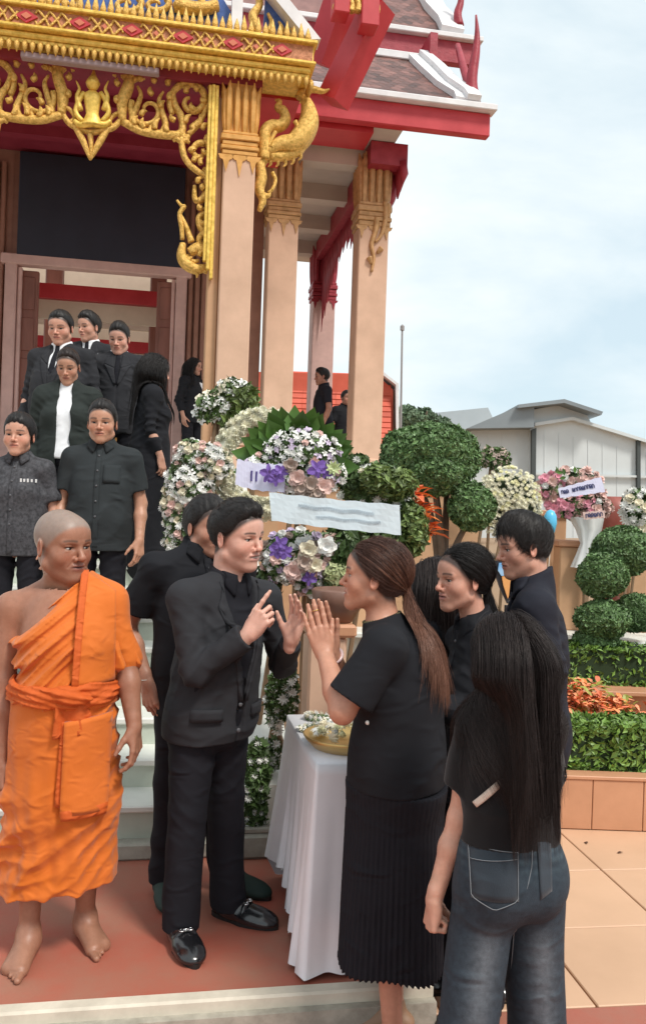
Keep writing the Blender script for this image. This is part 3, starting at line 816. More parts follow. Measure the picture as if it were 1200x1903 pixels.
with part('ridge_capping', M_WHITEP) as mb:
    def rib(p, q, w, d): mb.tube([p, q], w, 4, up=(0, 1, 0.01), flat=((0, 1, 0), d))
    def verge(pts, v0, z0, v1, z1, t0, t1):          # raised white band lying on a roof slope; pts: (u, share of the slope)
        a_ = math.atan2(z1 - z0, v1 - v0); nv, nz = -math.sin(a_), math.cos(a_); q = []
        for t in (t0, t1):
            for u_, s_ in pts: q.append((u_, v0 + (v1 - v0) * s_ + nv * t, z0 + (z1 - z0) * s_ + nz * t))
        k_ = len(pts); mb.add(q, [list(range(k_))[::-1], list(range(k_, 2 * k_))] + [[i, (i + 1) % k_, (i + 1) % k_ + k_, i + k_] for i in range(k_)])
    verge([(2.58, 0.02), (2.86, -0.03), (2.86, 0.10), (2.72, 0.34), (2.66, 0.70), (2.56, 1.03), (2.30, 1.03), (2.36, 0.74), (2.46, 0.36), (2.60, 0.14)], 1.46, 6.50, 2.62, 7.56, -0.02, 0.10)
    verge([(2.70, -0.02), (2.86, -0.03), (2.86, 0.10), (2.72, 0.34), (2.66, 0.70), (2.56, 1.03), (2.44, 1.03), (2.52, 0.72), (2.58, 0.36), (2.70, 0.12)], 1.46, 6.50, 2.62, 7.56, 0.10, 0.16)
    mb.box((0.9, 2.62, 7.62), (3.3, 0.12, 0.10), b=0.01)
    verge([(2.84, 0.0), (3.14, -0.03), (3.14, 0.12), (3.02, 0.34), (2.94, 1.0), (2.66, 1.0), (2.74, 0.36), (2.84, 0.16)], 3.0, 8.20, 4.3, 9.75, -0.02, 0.13)
with part('upper_fascia', M_CRIM) as mb:
    mb.box((1.2, 2.95, 7.93), (4.3, 0.12, 0.30), b=0.01); mb.box((2.6, 2.7, 7.65), (0.10, 0.5, 0.5))
with part('upper_eave_capping', M_WHITEP) as mb: mb.box((1.22, 2.90, 8.115), (4.36, 0.18, 0.07), b=0.01)
for p, w in (([TP(880, 190, 1.6), TP(876, 150, 1.6), TP(884, 95, 1.6), TP(886, 60, 1.6), TP(884, 28, 1.6)], (0.09, 0.012)), ([TP(853, 48, 3.0), TP(850, 25, 3.0), TP(856, 0, 3.0), TP(852, -40, 3.0)], (0.07, 0.03)), ([TP(880, 188, 1.6), TP(862, 130, 2.0), TP(850, 85, 2.5)], (0.07, 0.04))):
    with part('roof_finial', M_CRIM, smooth=True) as mb: mb.tube(catmull(p, 5), np.linspace(w[0], w[1], (len(p) - 1) * 5 + 1), 6)
# ---------------------------------------------------------------- ground, platform, garden setting
M_REDF = mat('worn_red_paint', (0.42, 0.095, 0.060), 0.55, col2=(0.34, 0.155, 0.105), vscale=3.2, bump=0.2, bscale=60, detail=10)
M_KERB = mat('pale_kerb_edge', (0.60, 0.54, 0.44), 0.7, var=0.15, vscale=8)
M_KERBF = mat('grey_kerb_concrete', (0.36, 0.33, 0.27), 0.9, var=0.25, vscale=14, bump=0.3, bscale=90)
M_TANT = mat('tan_floor_tile', (0.61, 0.375, 0.235), 0.55, var=0.08, vscale=1.4, objrand=0.04, bump=0.05, bscale=25)
M_GROUT = mat('floor_grout', (0.30, 0.19, 0.11), 0.9)
M_PLANT = mat('terracotta_wall_tile', (0.52, 0.255, 0.140), 0.5, objrand=0.07, var=0.10, vscale=4)
def structure(name, mb, m, **k):
    o = mb.build(name, m, **k); o['kind'] = 'structure'; return o
structure('ground', MB().box((0, 300, -0.26), (900, 900, 0.2)), M_GROUT)
# red floor: front platform in the temple's direction
fl = empty('platform', (0, 0, 0), 0); fl['kind'] = 'structure'
def Tloc(x, y, z=0.0):
    g_ = ground(x, y, z)[:2] - TO; return g_ @ _ud, g_ @ _vd
kv = (Tloc(0, 1880)[1] + Tloc(620, 1850)[1]) / 2
plat = empty('platform_floor', (TO[0], TO[1], 0), PHI); plat['kind'] = 'structure'
bpy.data.objects.remove(fl)
PE = 0.41                                   # right end of the raised red floor (temple direction)
MB().box(((-6 + PE) / 2, (kv + 0.06 - 3.9) / 2, -0.085), (PE + 6, -3.9 - kv - 0.06, 0.17)).build('painted_slab', M_REDF, plat)
MB().box(((-6 + PE) / 2, kv + 0.03, -0.0785), (PE + 6, 0.062, 0.165), b=0.008).build('kerb_edge', M_KERB, plat)
MB().box(((-6 + PE) / 2, kv - 0.018, -0.125), (PE + 6, 0.036, 0.17)).build('kerb_face', M_KERBF, plat)
# lower court: tan tiles laid across, red strip in front
tf = empty('court_floor', (0, 0, 0), 0); tf['kind'] = 'structure'
ty = MB().box((0, 0, 0), (0.592, 0.592, 0.02), b=0.004).mesh('floor_tile', M_TANT)
ang = R(8.0)
c0 = ground(1100, 1871, LOWER)
ux, uy = V3(math.cos(ang), math.sin(ang), 0), V3(-math.sin(ang), math.cos(ang), 0)
for i in range(-2, 10):
    for k in range(4):
        c = c0 + ux * ((i - 1) * 0.6 - 0.28) + uy * (k * 0.6 + 0.30)
        if c[1] > 5.35: continue
        link('floor_tile', ty, tf, (c[0], c[1], LOWER - 0.010 + RNG.normal(0, 0.0006)), (0, 0, ang))
rs = MB().box((0, 0, 0), (1.196, 0.596, 0.02), b=0.003).mesh('red_floor_tile', M_REDF)
for i in range(-3, 5):
    for k in range(5):
        c = c0 + ux * (i * 1.2) - uy * (k * 0.6 + 0.30)
        link('red_floor_tile', rs, tf, (c[0], c[1], LOWER - 0.011), (0, 0, ang))
# small litter on the tiles
for x, y in ((1088, 1567), (1150, 1585)):
    g_ = ground(x, y, LOWER)
    o = MB().add(np.array([[-0.02, -0.008, 0.003], [0.0, -0.012, 0.008], [0.024, 0, 0.004], [0.0, 0.012, 0.003], [0, 0, 0.010]]), [[0, 1, 4], [1, 2, 4], [2, 3, 4], [3, 0, 4]]).build('fallen_leaf', mat('dry_leaf', (0.10, 0.05, 0.03), 0.8), loc=tuple(g_), rot=(0, 0, x))
    setp(o, 'dry brown leaf lying on the tan tiles ' + ('nearer the planter wall' if x < 1100 else 'further from the jeans woman'), 'leaf')

# --- stepped planter with hedges
def leafmass(name, boxes, n, m, size=0.03, parent=None, seed=0, shell=0.85, flatten=None, ell_=False, tri=True):
    """leaf-sized faces spread through a volume; boxes: (centre, half size)"""
    rng = np.random.default_rng(seed)
    P, Nn = [], []
    vol = np.array([abs(h[0] * h[1] * h[2]) ** (2 / 3) for c, h in boxes]); vol = vol / vol.sum()
    for (c, h), w in zip(boxes, vol):
        k = max(20, int(n * w)); c = np.asarray(c, float); h = np.asarray(h, float)
        if ell_:
            d = rng.normal(0, 1, (k, 3)); d /= np.linalg.norm(d, axis=1, keepdims=True)
            bump = 1 + 0.08 * wob(d * 1.0, 4.5, seed) + 0.06 * wob(d, 9, seed + 1) + np.where(rng.random(k) < 0.02, 0.08, 0.0)
            r_ = (shell + (1 - shell) * rng.random(k)) * bump
            P.append(c + d * r_[:, None] * h); Nn.append(d / h * h.mean())
        else:
            q = rng.uniform(-1, 1, (k, 3)); ax = rng.integers(0, 3, k); areas = np.array([h[1] * h[2], h[0] * h[2], h[0] * h[1]])
            ax = rng.choice(3, k, p=areas / areas.sum()); sg = np.where(rng.random(k) < 0.5, -1, 1)
            dep = 1 - (1 - shell) * rng.random(k) * (0.25 / np.maximum(h[ax], 0.05))
            q[np.arange(k), ax] = sg * dep
            nn = np.zeros((k, 3)); nn[np.arange(k), ax] = sg
            pos = c + q * h
            pos += nn * (0.020 * wob(pos, 9, seed))[:, None]
            P.append(pos); Nn.append(nn)
    P = np.concatenate(P); Nn = np.concatenate(Nn); Nn /= np.linalg.norm(Nn, axis=1, keepdims=True) + 1e-9
    k = len(P)
    nr = Nn + rng.normal(0, 0.65, (k, 3)); nr /= np.linalg.norm(nr, axis=1, keepdims=True)
    t = np.cross(nr, rng.normal(0, 1, (k, 3))); t /= np.linalg.norm(t, axis=1, keepdims=True) + 1e-9
    b = np.cross(nr, t); s = size * (0.6 + 0.8 * rng.random(k))[:, None]
    V = np.stack([P - t * s, P + b * s * 0.48 + nr * s * 0.18, P + t * s, P - b * s * 0.48 + nr * s * 0.18], 1).reshape(-1, 3)
    F_ = np.arange(4 * k).reshape(-1, 4)
    return link(name, mesh_np(name, V, F_, m, False), parent)
M_LEAF = mat('dark_topiary_leaf', (0.105, 0.195, 0.062), 0.5, island=0.45, var=0.3, vscale=5)
M_HEDGE = mat('bright_hedge_leaf', (0.13, 0.235, 0.030), 0.5, island=0.45, var=0.25, vscale=6)
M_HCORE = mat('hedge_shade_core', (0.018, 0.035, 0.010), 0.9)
M_BARK = mat('topiary_bark', (0.13, 0.09, 0.06), 0.9, var=0.3, vscale=12, bump=0.4, bscale=50)
PL = empty('planter', (0, 0, 0), 0, 'low stepped garden planter faced with terracotta tiles', 'planter')
pz0, pz1 = LOWER, LOWER + 0.30
pxl = W(1005, 1500, 5.08)[0] - 0.9
MB().box((pxl + 2.2, 5.9, (pz0 + pz1) / 2 - 0.02), (4.4, 1.60, pz1 - pz0 - 0.005)).build('planter_core', M_TANP, PL)
wt = MB().box((0, 0, 0), (0.296, 0.018, 0.292), b=0.003).mesh('wall_tile', M_PLANT)
for i in range(14): link('wall_tile', wt, PL, (pxl + 0.15 + i * 0.30, 5.087, (pz0 + pz1) / 2))
MB().box((pxl + 2.2, 5.13, pz1 + 0.008), (4.42, 0.12, 0.022), b=0.004).build('coping', M_PLANT, PL)
MB().box((pxl + 2.2, 6.75, 0.24), (4.4, 0.6, 0.36)).build('upper_ledge', M_PLANT, PL)
MB().box((pxl + 2.2, 6.42, 0.415), (4.4, 0.14, 0.03), b=0.004).build('coping', M_PLANT, PL)
MB().box((pxl + 2.4, 7.9, 0.35), (5.2, 1.3, 0.60)).build('rear_bed', M_MARBLE, PL)
MB().box((pxl + 2.4, 7.3, 0.665), (5.3, 0.30, 0.05), b=0.01).build('marble_ledge', M_MARBLE, PL)
def hedge(label, c, h, n, seed):
    r_ = empty('hedge', (c[0], c[1], c[2] - h[2]), 0, label, 'hedge', 'clipped hedges of the planter')
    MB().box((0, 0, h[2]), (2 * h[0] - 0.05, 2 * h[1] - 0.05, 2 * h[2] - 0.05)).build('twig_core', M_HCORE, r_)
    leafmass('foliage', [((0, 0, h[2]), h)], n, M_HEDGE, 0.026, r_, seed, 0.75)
hedge('bright green clipped hedge just above the terracotta tile wall', (pxl + 2.2, 5.36, 0.305), (2.15, 0.17, 0.150), 26000, 1)
hedge('bright green clipped hedge on the upper ledge behind the orange leaves', (pxl + 2.4, 6.82, 0.56), (2.0, 0.2, 0.15), 16000, 2)
def croton(x, y, D, n, seed, label, sp=0.14, L=0.12, cols=None):
    """leafy plant with long coloured leaves from a short stem"""
    p = W(x, y, D); rng = np.random.default_rng(seed)
    r_ = empty('croton_plant', tuple(p), 0, label, 'plant', 'orange leaved plants')
    MB().tube([(0, 0, -0.12), (0, 0, 0.03)], [0.012, 0.008], 6).build('stem', M_BARK, r_)
    for i in range(n):
        a, e = rng.uniform(0, 2 * math.pi), rng.uniform(0.15, 1.2); l_ = L * rng.uniform(0.7, 1.2); w_ = l_ * 0.17
        d = V3(math.cos(a) * math.cos(e), math.sin(a) * math.cos(e), math.sin(e)); s_ = V3(-math.sin(a), math.cos(a), 0)
        o_ = V3(rng.normal(0, sp * 0.35), rng.normal(0, sp * 0.2), rng.uniform(-0.02, 0.04))
        pts = [o_ + d * l_ * t - V3(0, 0, 0.5 * l_ * t * t) for t in (0, 0.35, 0.7, 1.0)]
        v = []
        for q, ww in zip(pts, (0.25, 1, 0.75, 0.05)): v += [q - s_ * w_ * ww, q + V3(0, 0, -w_ * 0.4 * ww), q + s_ * w_ * ww]
        f = [[3 * j + b_, 3 * j + b_ + 1, 3 * j + b_ + 4, 3 * j + b_ + 3] for j in range(3) for b_ in (0, 1)]
        MB().add(v, f).build('leaf', (cols or CROT)[rng.integers(0, len(cols or CROT))], r_)
CROT = [mat('orange_leaf', (0.78, 0.22, 0.03), 0.5, var=0.3, vscale=20), mat('red_orange_leaf', (0.66, 0.12, 0.025), 0.5, var=0.3, vscale=20), mat('salmon_leaf', (0.74, 0.27, 0.10), 0.5, var=0.3, vscale=20), mat('yellow_green_leaf', (0.30, 0.30, 0.03), 0.5, var=0.3, vscale=20)]
for i, (x, y, D) in enumerate(((1040, 1300, 5.75), (1062, 1318, 5.62), (1085, 1306, 5.8), (1105, 1324, 5.62), (1070, 1285, 6.0), (1128, 1318, 5.75), (1150, 1330, 5.68), (1020, 1290, 5.8), (1000, 1300, 5.8))):
    croton(x, y - 8, D, 70, 20 + i, 'orange leaved ground plant between the two hedges, ' + ('first', 'second', 'third', 'fourth', 'rearmost', 'fifth', 'last', 'half hidden', 'hidden')[i] + ' along the bed', 0.26, 0.105)

# --- topiary trees: ball crowns on bent trunks
def topiary(label, base, balls, seed, leaf=0.022, dens=30000):
    r_ = empty('topiary_tree', tuple(base), 0, label, 'tree', 'clipped topiary trees')
    tr = MB(); b0 = V3(0, 0, 0)
    top = max((q for q in balls), key=lambda q: q[0][2])
    for c, rr in balls:
        c = np.asarray(c, float) - base
        mid = V3(c[0] * 0.35, c[1] * 0.35, c[2] * 0.55)
        tr.tube(catmull([b0, mid, c - V3(0, 0, rr[2] * 0.4)], 5), np.linspace(0.034, 0.016, 11), 7)
    tr.build('trunk', M_BARK, r_, True)
    for k, (c, rr) in enumerate(balls):
        c = np.asarray(c, float) - base
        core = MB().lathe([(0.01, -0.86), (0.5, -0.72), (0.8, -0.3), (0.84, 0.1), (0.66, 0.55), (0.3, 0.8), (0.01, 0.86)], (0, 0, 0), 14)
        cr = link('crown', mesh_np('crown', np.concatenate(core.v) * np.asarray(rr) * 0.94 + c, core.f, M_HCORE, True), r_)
        area = rr[0] * rr[2] * 4
        leafmass('foliage', [(c, rr)], int(dens * area / 0.36), M_LEAF, leaf, cr, seed * 10 + k, 0.82, ell_=True)
def ball(x, y, D, rpx, ry=None):
    k = D / FPX; return (W(x, y, D), V3(rpx * k, rpx * k * 0.95, (ry or rpx) * k))
D1 = 6.0
topiary('large round-headed topiary tree in front of the temple pillar', W(822, 1130, D1), [ball(768, 852, D1, 62, 58), ball(832, 850, D1 + 0.05, 58, 58), ball(800, 838, D1 - 0.05, 62, 52), ball(805, 880, D1 - 0.1, 58, 42), ball(876, 942, D1 - 0.1, 42, 44)], 3, 0.021, 34000)
D2 = 7.0
topiary('tiered topiary tree with four dark green balls beside the marble ledge', W(1118, 1205, D2), [ball(1155, 1025, D2 + 0.1, 58, 46), ball(1118, 1070, D2 - 0.1, 46, 42), ball(1178, 1140, D2 + 0.15, 40, 36), ball(1118, 1152, D2 - 0.15, 50, 36), ball(1105, 1190, D2 - 0.1, 42, 22)], 4, 0.018, 34000)

# --- garden posts
for x, y0, y1, D, lab in ((1052, 1015, 1172, 8.2, 'tan plaster garden post behind the young man'), (1182, 1050, 1110, 8.2, 'tan plaster garden post behind the tiered topiary'), (1022, 960, 1010, 8.6, 'brown topped garden post behind the blue balloon')):
    a, b = W(x, y1, D), W(x, y0, D); r_ = empty('garden_post', (a[0], a[1], 0.65), 0, lab, 'post')
    MB().box((0, 0, (b[2] - 0.65) / 2), (0.24, 0.24, b[2] - 0.65), b=0.01).build('shaft', M_TANP, r_)
    MB().box((0, 0, b[2] - 0.65 + 0.03), (0.30, 0.30, 0.06), b=0.01).build('cap', M_PLANT, r_)

# --- buildings behind
M_CORR = mat('pale_metal_cladding', (0.62, 0.66, 0.67), 0.5, var=0.08, vscale=0.4)
M_GREYR = mat('grey_metal_roof', (0.22, 0.25, 0.27), 0.5, var=0.12, vscale=0.5)
M_FARR = mat('blue_grey_roof', (0.40, 0.46, 0.50), 0.5, var=0.1, vscale=0.3)
Dw = 34.0
wh = empty('warehouse', tuple(W(1090, 960, Dw) * V3(1, 1, 0)), 0, 'pale metal-clad warehouse with grey roof behind the garden', 'building')
o_ = np.array(wh.location)
def wq(pts, name, m, d0=0.0, d1=6.0, D=Dw):
    P = [W(x, y, D) - o_ for x, y in pts]
    return MB().prism([(q[0], q[2]) for q in P], P[0][1] + d0, P[0][1] + d1).build(name, m, wh)
wq([(985, 762), (1036, 753), (1090, 770), (1100, 792), (1260, 840), (1260, 1000), (985, 1000)], 'wall', M_CORR, 0, 8)
wq([(868, 800), (985, 788), (985, 1000), (868, 1000)], 'side_wall', M_CORR, 0.3, 8)
wq([(862, 799), (955, 759), (985, 757), (985, 797)], 'roof', M_GREYR, -0.6, 8)
wq([(953, 757), (1036, 747), (1106, 770), (1103, 776), (1036, 754), (953, 763)], 'roof', M_GREYR, -0.9, 6)
wq([(990, 787), (1060, 776), (1262, 838), (1262, 844), (1060, 782), (990, 793)], 'eave_trim', M_CORR, -0.3, 0.2)
wq([(985, 800), (993, 796), (991, 1000), (984, 1000)], 'dark_strip', mat('dark_strip_paint', (0.06, 0.07, 0.07), 0.6), -0.25, 0.0)  # narrow dark strip for the slit between the two wall parts
for k in range(9):
    x = 1010 + k * 27; wq([(x, 800 + k * 6.0), (x + 1.6, 800 + k * 6.0), (x + 1.6, 1000), (x, 1000)], 'cladding_rib', M_CORR, -0.018, 0.01)
for k in range(4):
    x = 880 + k * 27; wq([(x, 803), (x + 1.6, 803), (x + 1.6, 1000), (x, 1000)], 'cladding_rib', M_CORR, 0.283, 0.31)
wq([(1180, 815), (1186, 818), (1186, 1000), (1180, 1000)], 'dark_strip', mat('dark_strip_paint'), -0.2, 0.0)  # second narrow dark strip on the wall
wq([(990, 878), (1260, 886), (1260, 890), (990, 882)], 'girt', M_CORR, -0.16, -0.06)
fr_ = empty('far_shed', tuple(W(850, 960, 60) * V3(1, 1, 0)), 0, 'far shed with a pale blue-grey roof left of the warehouse', 'building')
P = [W(x, y, 60) - np.array(fr_.location) for x, y in ((790, 800), (805, 768), (905, 758), (925, 800))]
MB().prism([(q[0], q[2]) for q in P], -0.2, 10).build('roof', M_FARR, fr_)
P = [W(x, y, 60) - np.array(fr_.location) for x, y in ((795, 800), (922, 800), (922, 980), (795, 980))]
MB().prism([(q[0], q[2]) for q in P], 0.3, 9).build('wall', M_CORR, fr_)
# tiled house behind the gallery
Dh = 24.0
hs_ = empty('tiled_house', tuple(W(630, 960, Dh) * V3(1, 1, 0)), 0, 'house with an orange tiled roof behind the temple gallery', 'building')
o2 = np.array(hs_.location)
M_OTILE = mat('orange_roof_tile', (0.56, 0.085, 0.040), 0.6, objrand=0.14, var=0.12, vscale=1.5)
P = [W(x, y, Dh) - o2 for x, y in ((440, 860), (735, 860), (735, 722), (700, 696), (440, 690))]
MB().prism([(q[0], q[2]) for q in P], 0.5, 5).build('wall', M_CREAM, hs_)
P = [W(x, y, Dh) - o2 for x, y in ((445, 858), (731, 858), (731, 722), (700, 694), (445, 688))]
MB().prism([(q[0], q[2]) for q in P], 0.20, 0.45).build('roof_deck', M_OTILE, hs_)
tl = MB(); tl.box((0, 0, 0), (0.309, 0.05, 0.20), b=0.006)
ot = tl.mesh('roof_tile', M_OTILE); a_, b_ = W(528, 815, Dh) - o2, W(733, 815, Dh) - o2
rows = 13
for r_ in range(rows):
    for k in range(11):
        xx = a_[0] + k * 0.31
        zz = a_[2] + r_ * 0.155
        if xx > b_[0] - max(0, r_ - 8.5) * 0.14: continue
        link('roof_tile', ot, hs_, (xx, a_[1] + 0.20 + 0.06 * r_ - 0.5, zz), (R(-30), 0, 0))
P = [W(x, y, Dh) - o2 for x, y in ((735, 860), (741, 860), (740, 714), (704, 686), (701, 690), (735, 716))]
MB().prism([(q[0], q[2]) for q in P], -0.1, 5).build('verge_board', M_WHITEP, hs_)
# slim mast and a far tree
ms = empty('mast', tuple(W(745, 930, 20) * V3(1, 1, 0)), 0, 'thin grey mast rising beside the orange tiled roof', 'mast')
a, b = W(744, 900, 20), W(747, 614, 20); MB().tube([(0, 0, 0), tuple(b - np.array(ms.location))], [0.035, 0.022], 8).build('pole', mat('grey_mast_paint', (0.30, 0.28, 0.28), 0.5), ms)
MB().lathe([(0.05, 0), (0.05, 0.10), (0.01, 0.14)], tuple(b - np.array(ms.location)), 8).build('mast_cap', mat('grey_mast_paint'), ms)
def tree(label, x, y, D, rpx, seed):
    b = W(x, y, D); r_ = empty('tree', (b[0], b[1], LOWER), 0, label, 'tree')
    k = D / FPX; zc = b[2] - LOWER
    tr = MB().tube(catmull([(0, 0, 0), (0.1, 0, zc * 0.5), (0, 0, zc)], 5), np.linspace(0.16, 0.07, 11), 8)
    for q in range(5): tr.tube(catmull([(0, 0, zc * 0.6), (math.cos(q * 1.3) * rpx * k * 0.4, math.sin(q * 1.3) * rpx * k * 0.4, zc * 0.9), (math.cos(q * 1.3) * rpx * k * 0.7, math.sin(q * 1.3) * rpx * k * 0.7, zc + rpx * k * 0.2)], 4), np.linspace(0.06, 0.02, 9), 6)
    tr.build('trunk', M_BARK, r_, True)
    rng = np.random.default_rng(seed)
    bl = [((rng.normal(0, 0.5) * rpx * k, rng.normal(0, 0.5) * rpx * k, zc + rng.normal(0.1, 0.35) * rpx * k), V3(0.5, 0.5, 0.42) * rpx * k * rng.uniform(0.7, 1.1)) for _ in range(9)]
    leafmass('crown', bl, 6000, mat('far_tree_leaf', (0.10, 0.16, 0.085), 0.6, island=0.4, var=0.3, vscale=1), 0.11, r_, seed, 0.4, ell_=True)
tree('far leafy tree between the temple and the shed', 776, 775, 28, 42, 5)
tree('far leafy tree behind the big topiary', 812, 812, 30, 40, 6)
# ---------------------------------------------------------------- wreaths and flower stands
def petal_mat(name, c, var=0.12): return mat(name, c, 0.6, var=var, vscale=30, objrand=0.12, sheen=0.2)
FW = dict(white=petal_mat('white_petal', (0.80, 0.80, 0.77)), ivory=petal_mat('ivory_petal', (0.78, 0.72, 0.56)), blush=petal_mat('blush_petal', (0.74, 0.52, 0.47)), pink=petal_mat('pink_petal', (0.78, 0.36, 0.45)),
          lav=petal_mat('lavender_petal', (0.62, 0.52, 0.68)), purple=petal_mat('purple_petal', (0.16, 0.075, 0.36)), cream=petal_mat('cream_petal', (0.78, 0.76, 0.50)), taupe=petal_mat('dusty_taupe_petal', (0.42, 0.32, 0.27)),
          pale=petal_mat('pale_cream_petal', (0.80, 0.78, 0.62)), lime=petal_mat('pale_lime_petal', (0.66, 0.74, 0.42)))
M_FLEAF = mat('wreath_greenery', (0.075, 0.135, 0.035), 0.5, island=0.5, var=0.3, vscale=6)
M_FLEAF2 = mat('yellow_green_greenery', (0.13, 0.19, 0.045), 0.5, island=0.5, var=0.3, vscale=6)
M_BIGLEAF = mat('broad_green_leaf', (0.070, 0.165, 0.025), 0.42, objrand=0.3, var=0.2, vscale=8)
def petal_shape(mb, a, l, w, lift, curl, z0=0.0, r0=0.0):
    d = V3(math.cos(a), 0, math.sin(a)); s_ = V3(-math.sin(a), 0, math.cos(a)); o = V3(0, -1, 0)
    b = d * r0 + o * z0
    m_ = b + d * l * 0.55 + o * (lift * 0.55); t = b + d * l + o * (lift + curl)
    mb.add([b - s_ * w * 0.25, b + s_ * w * 0.25, m_ - s_ * w * 0.5, m_ + o * (-w * 0.18), m_ + s_ * w * 0.5, t - s_ * w * 0.2, t + s_ * w * 0.2], [[0, 3, 2], [0, 1, 3], [1, 4, 3], [2, 3, 5], [3, 6, 5], [3, 4, 6]])
def bloom_mesh(kind, m):
    mb = MB()
    if kind == 'rose':
        for n_, l, w, li, cu, z, ph in ((5, 1.0, 1.05, 0.10, -0.12, 0.0, 0), (5, 0.72, 0.9, 0.35, -0.02, 0.12, 0.6), (4, 0.42, 0.7, 0.50, 0.0, 0.25, 0.2)):
            for k in range(n_): petal_shape(mb, ph + k * 2 * math.pi / n_, l, w, li, cu, z)
    elif kind == 'orchid':
        for k in range(5): petal_shape(mb, math.pi / 2 + k * 2 * math.pi / 5, 1.0, 0.85 if k in (1, 4) else 0.55, 0.10, -0.18)
        petal_shape(mb, -math.pi / 2, 0.35, 0.4, 0.4, 0.1, 0.08)
    elif kind == 'mum':
        for n_, l, w, li, z, ph in ((9, 1.0, 0.42, 0.25, 0.0, 0), (8, 0.75, 0.40, 0.5, 0.12, 0.3), (5, 0.4, 0.4, 0.55, 0.3, 0.1)):
            for k in range(n_): petal_shape(mb, ph + k * 2 * math.pi / n_, l, w, li, 0.04, z)
    return mb.mesh('flower', m, False)
BL = {}
def bloom(kind, c):
    if (kind, c) not in BL: BL[(kind, c)] = bloom_mesh(kind, FW[c])
    return BL[(kind, c)]
leafb = MB()
leafb.add([(0, 0, 0), (-0.20, -0.05, 0.30), (0, 0.03, 0.32), (0.20, -0.05, 0.30), (-0.24, -0.07, 0.55), (0, 0.04, 0.6), (0.24, -0.07, 0.55), (0, -0.06, 1.0)], [[0, 2, 1], [0, 3, 2], [1, 2, 5, 4], [2, 3, 6, 5], [4, 5, 7], [5, 6, 7]])
LEAF_ME = leafb.mesh('leaf', M_BIGLEAF, True)
def bouquet(name, label, cat, domes, kinds, D, size, seed, n, base=None, green=3000, gsize=0.03, gm=None, depth=0.6, group='funeral wreaths and flower stands', gap=0.75, stand=True):
    """domes: (x, y, rx, ry) ellipses of the photograph at depth D; flowers sit on their bulging fronts"""
    rng = np.random.default_rng(seed); k = D / FPX
    cs = [W(x, y, D) for x, y, rx, ry in domes]
    gz = base if base is not None else 0.0
    c0 = np.mean(cs, 0); r_ = empty(name, (c0[0], c0[1], gz), 0, label, cat, group); o = np.array(r_.location)
    if green:
        leafmass('greenery', [(c - o, V3(rx * k * 0.96, min(rx, ry) * k * depth, ry * k * 0.96)) for c, (x, y, rx, ry) in zip(cs, domes)], green, gm or M_FLEAF, gsize, r_, seed, 0.55, ell_=True)['kind'] = 'stuff'
    core = MB()
    for c, (x, y, rx, ry) in zip(cs, domes):
        core.lathe([(0.02, -0.8), (0.62, -0.6), (0.86, 0), (0.62, 0.6), (0.02, 0.8)], c - o, 12, sx=rx * k, sy=min(rx, ry) * k * depth * 0.8, M=np.diag([1, 1, ry * k]))
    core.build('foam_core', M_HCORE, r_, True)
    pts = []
    area = np.array([rx * ry for _, _, rx, ry in domes]); area = area / area.sum()
    tries = 0
    while len(pts) < n and tries < n * 14:
        tries += 1
        i = rng.choice(len(domes), p=area); x, y, rx, ry = domes[i]
        a, q = rng.uniform(0, 2 * math.pi), math.sqrt(rng.random())
        e = V3(q * math.cos(a), -math.sqrt(max(0, 1 - q * q)), q * math.sin(a))
        p = cs[i] + e * V3(rx * k, min(rx, ry) * k * depth, ry * k)
        if any(np.linalg.norm(p - t) < size * gap for t, *_ in pts): continue
        pts.append((p, e))
    tot = sum(w for *_, w in kinds)
    for p, e in pts:
        t = rng.random() * tot
        for kd, cl, w in kinds:
            t -= w
            if t <= 0: break
        nrm = unit(e * V3(0.7, 1, 0.7) + V3(0, -0.5, 0.15) + rng.normal(0, 0.22, 3))
        q = Vector((0, -1, 0)).rotation_difference(Vector(nrm)) @ Matrix.Rotation(rng.uniform(0, 6.28), 3, 'Y').to_quaternion()
        s_ = size * rng.uniform(0.7, 1.15) * (1.15 if kd == 'rose' else 1.0) * 0.62
        link('flower', bloom(kd, cl), r_, tuple(p - o), q.to_euler(), (s_, s_, s_))
    if stand:
        low = min(c[2] for c in cs); xm = c0[0]; st = MB()
        if low - gz > 0.25:
            for dx, dy in ((-0.22, -0.1), (0.22, -0.1), (0, 0.25)): st.tube([(0, 0.04, low - gz + 0.1), (dx, dy + 0.04, 0)], 0.014, 6)
            st.build('easel', mat('easel_wood', (0.22, 0.14, 0.08), 0.8), r_)
    return r_, o
def leaf_fan(r_, o, cx, cy, D, n, a0, a1, r0px, lpx, seed, m=None):
    rng = np.random.default_rng(seed); k = D / FPX; c = W(cx, cy, D)
    for row in range(2):
        for i in range(n):
            a = R(a0 + (a1 - a0) * (i + 0.5 * row) / (n - 1)) + rng.normal(0, 0.05)
            p = c + V3(math.cos(a) * r0px * k, 0.02 * row + rng.normal(0, 0.01), math.sin(a) * r0px * k * 0.92)
            s_ = lpx * k * rng.uniform(0.9, 1.15)
            e = Matrix.Rotation(rng.normal(0, 0.15), 3, 'X').to_quaternion()
            q = Matrix.Rotation(-(a - math.pi / 2), 3, 'Y').to_quaternion() @ Matrix.Rotation(R(12) + rng.normal(0, 0.15), 3, 'X').to_quaternion()
            link('leaf', LEAF_ME, r_, tuple(p - o), q.to_euler(), (s_ * 1.25, s_, s_))
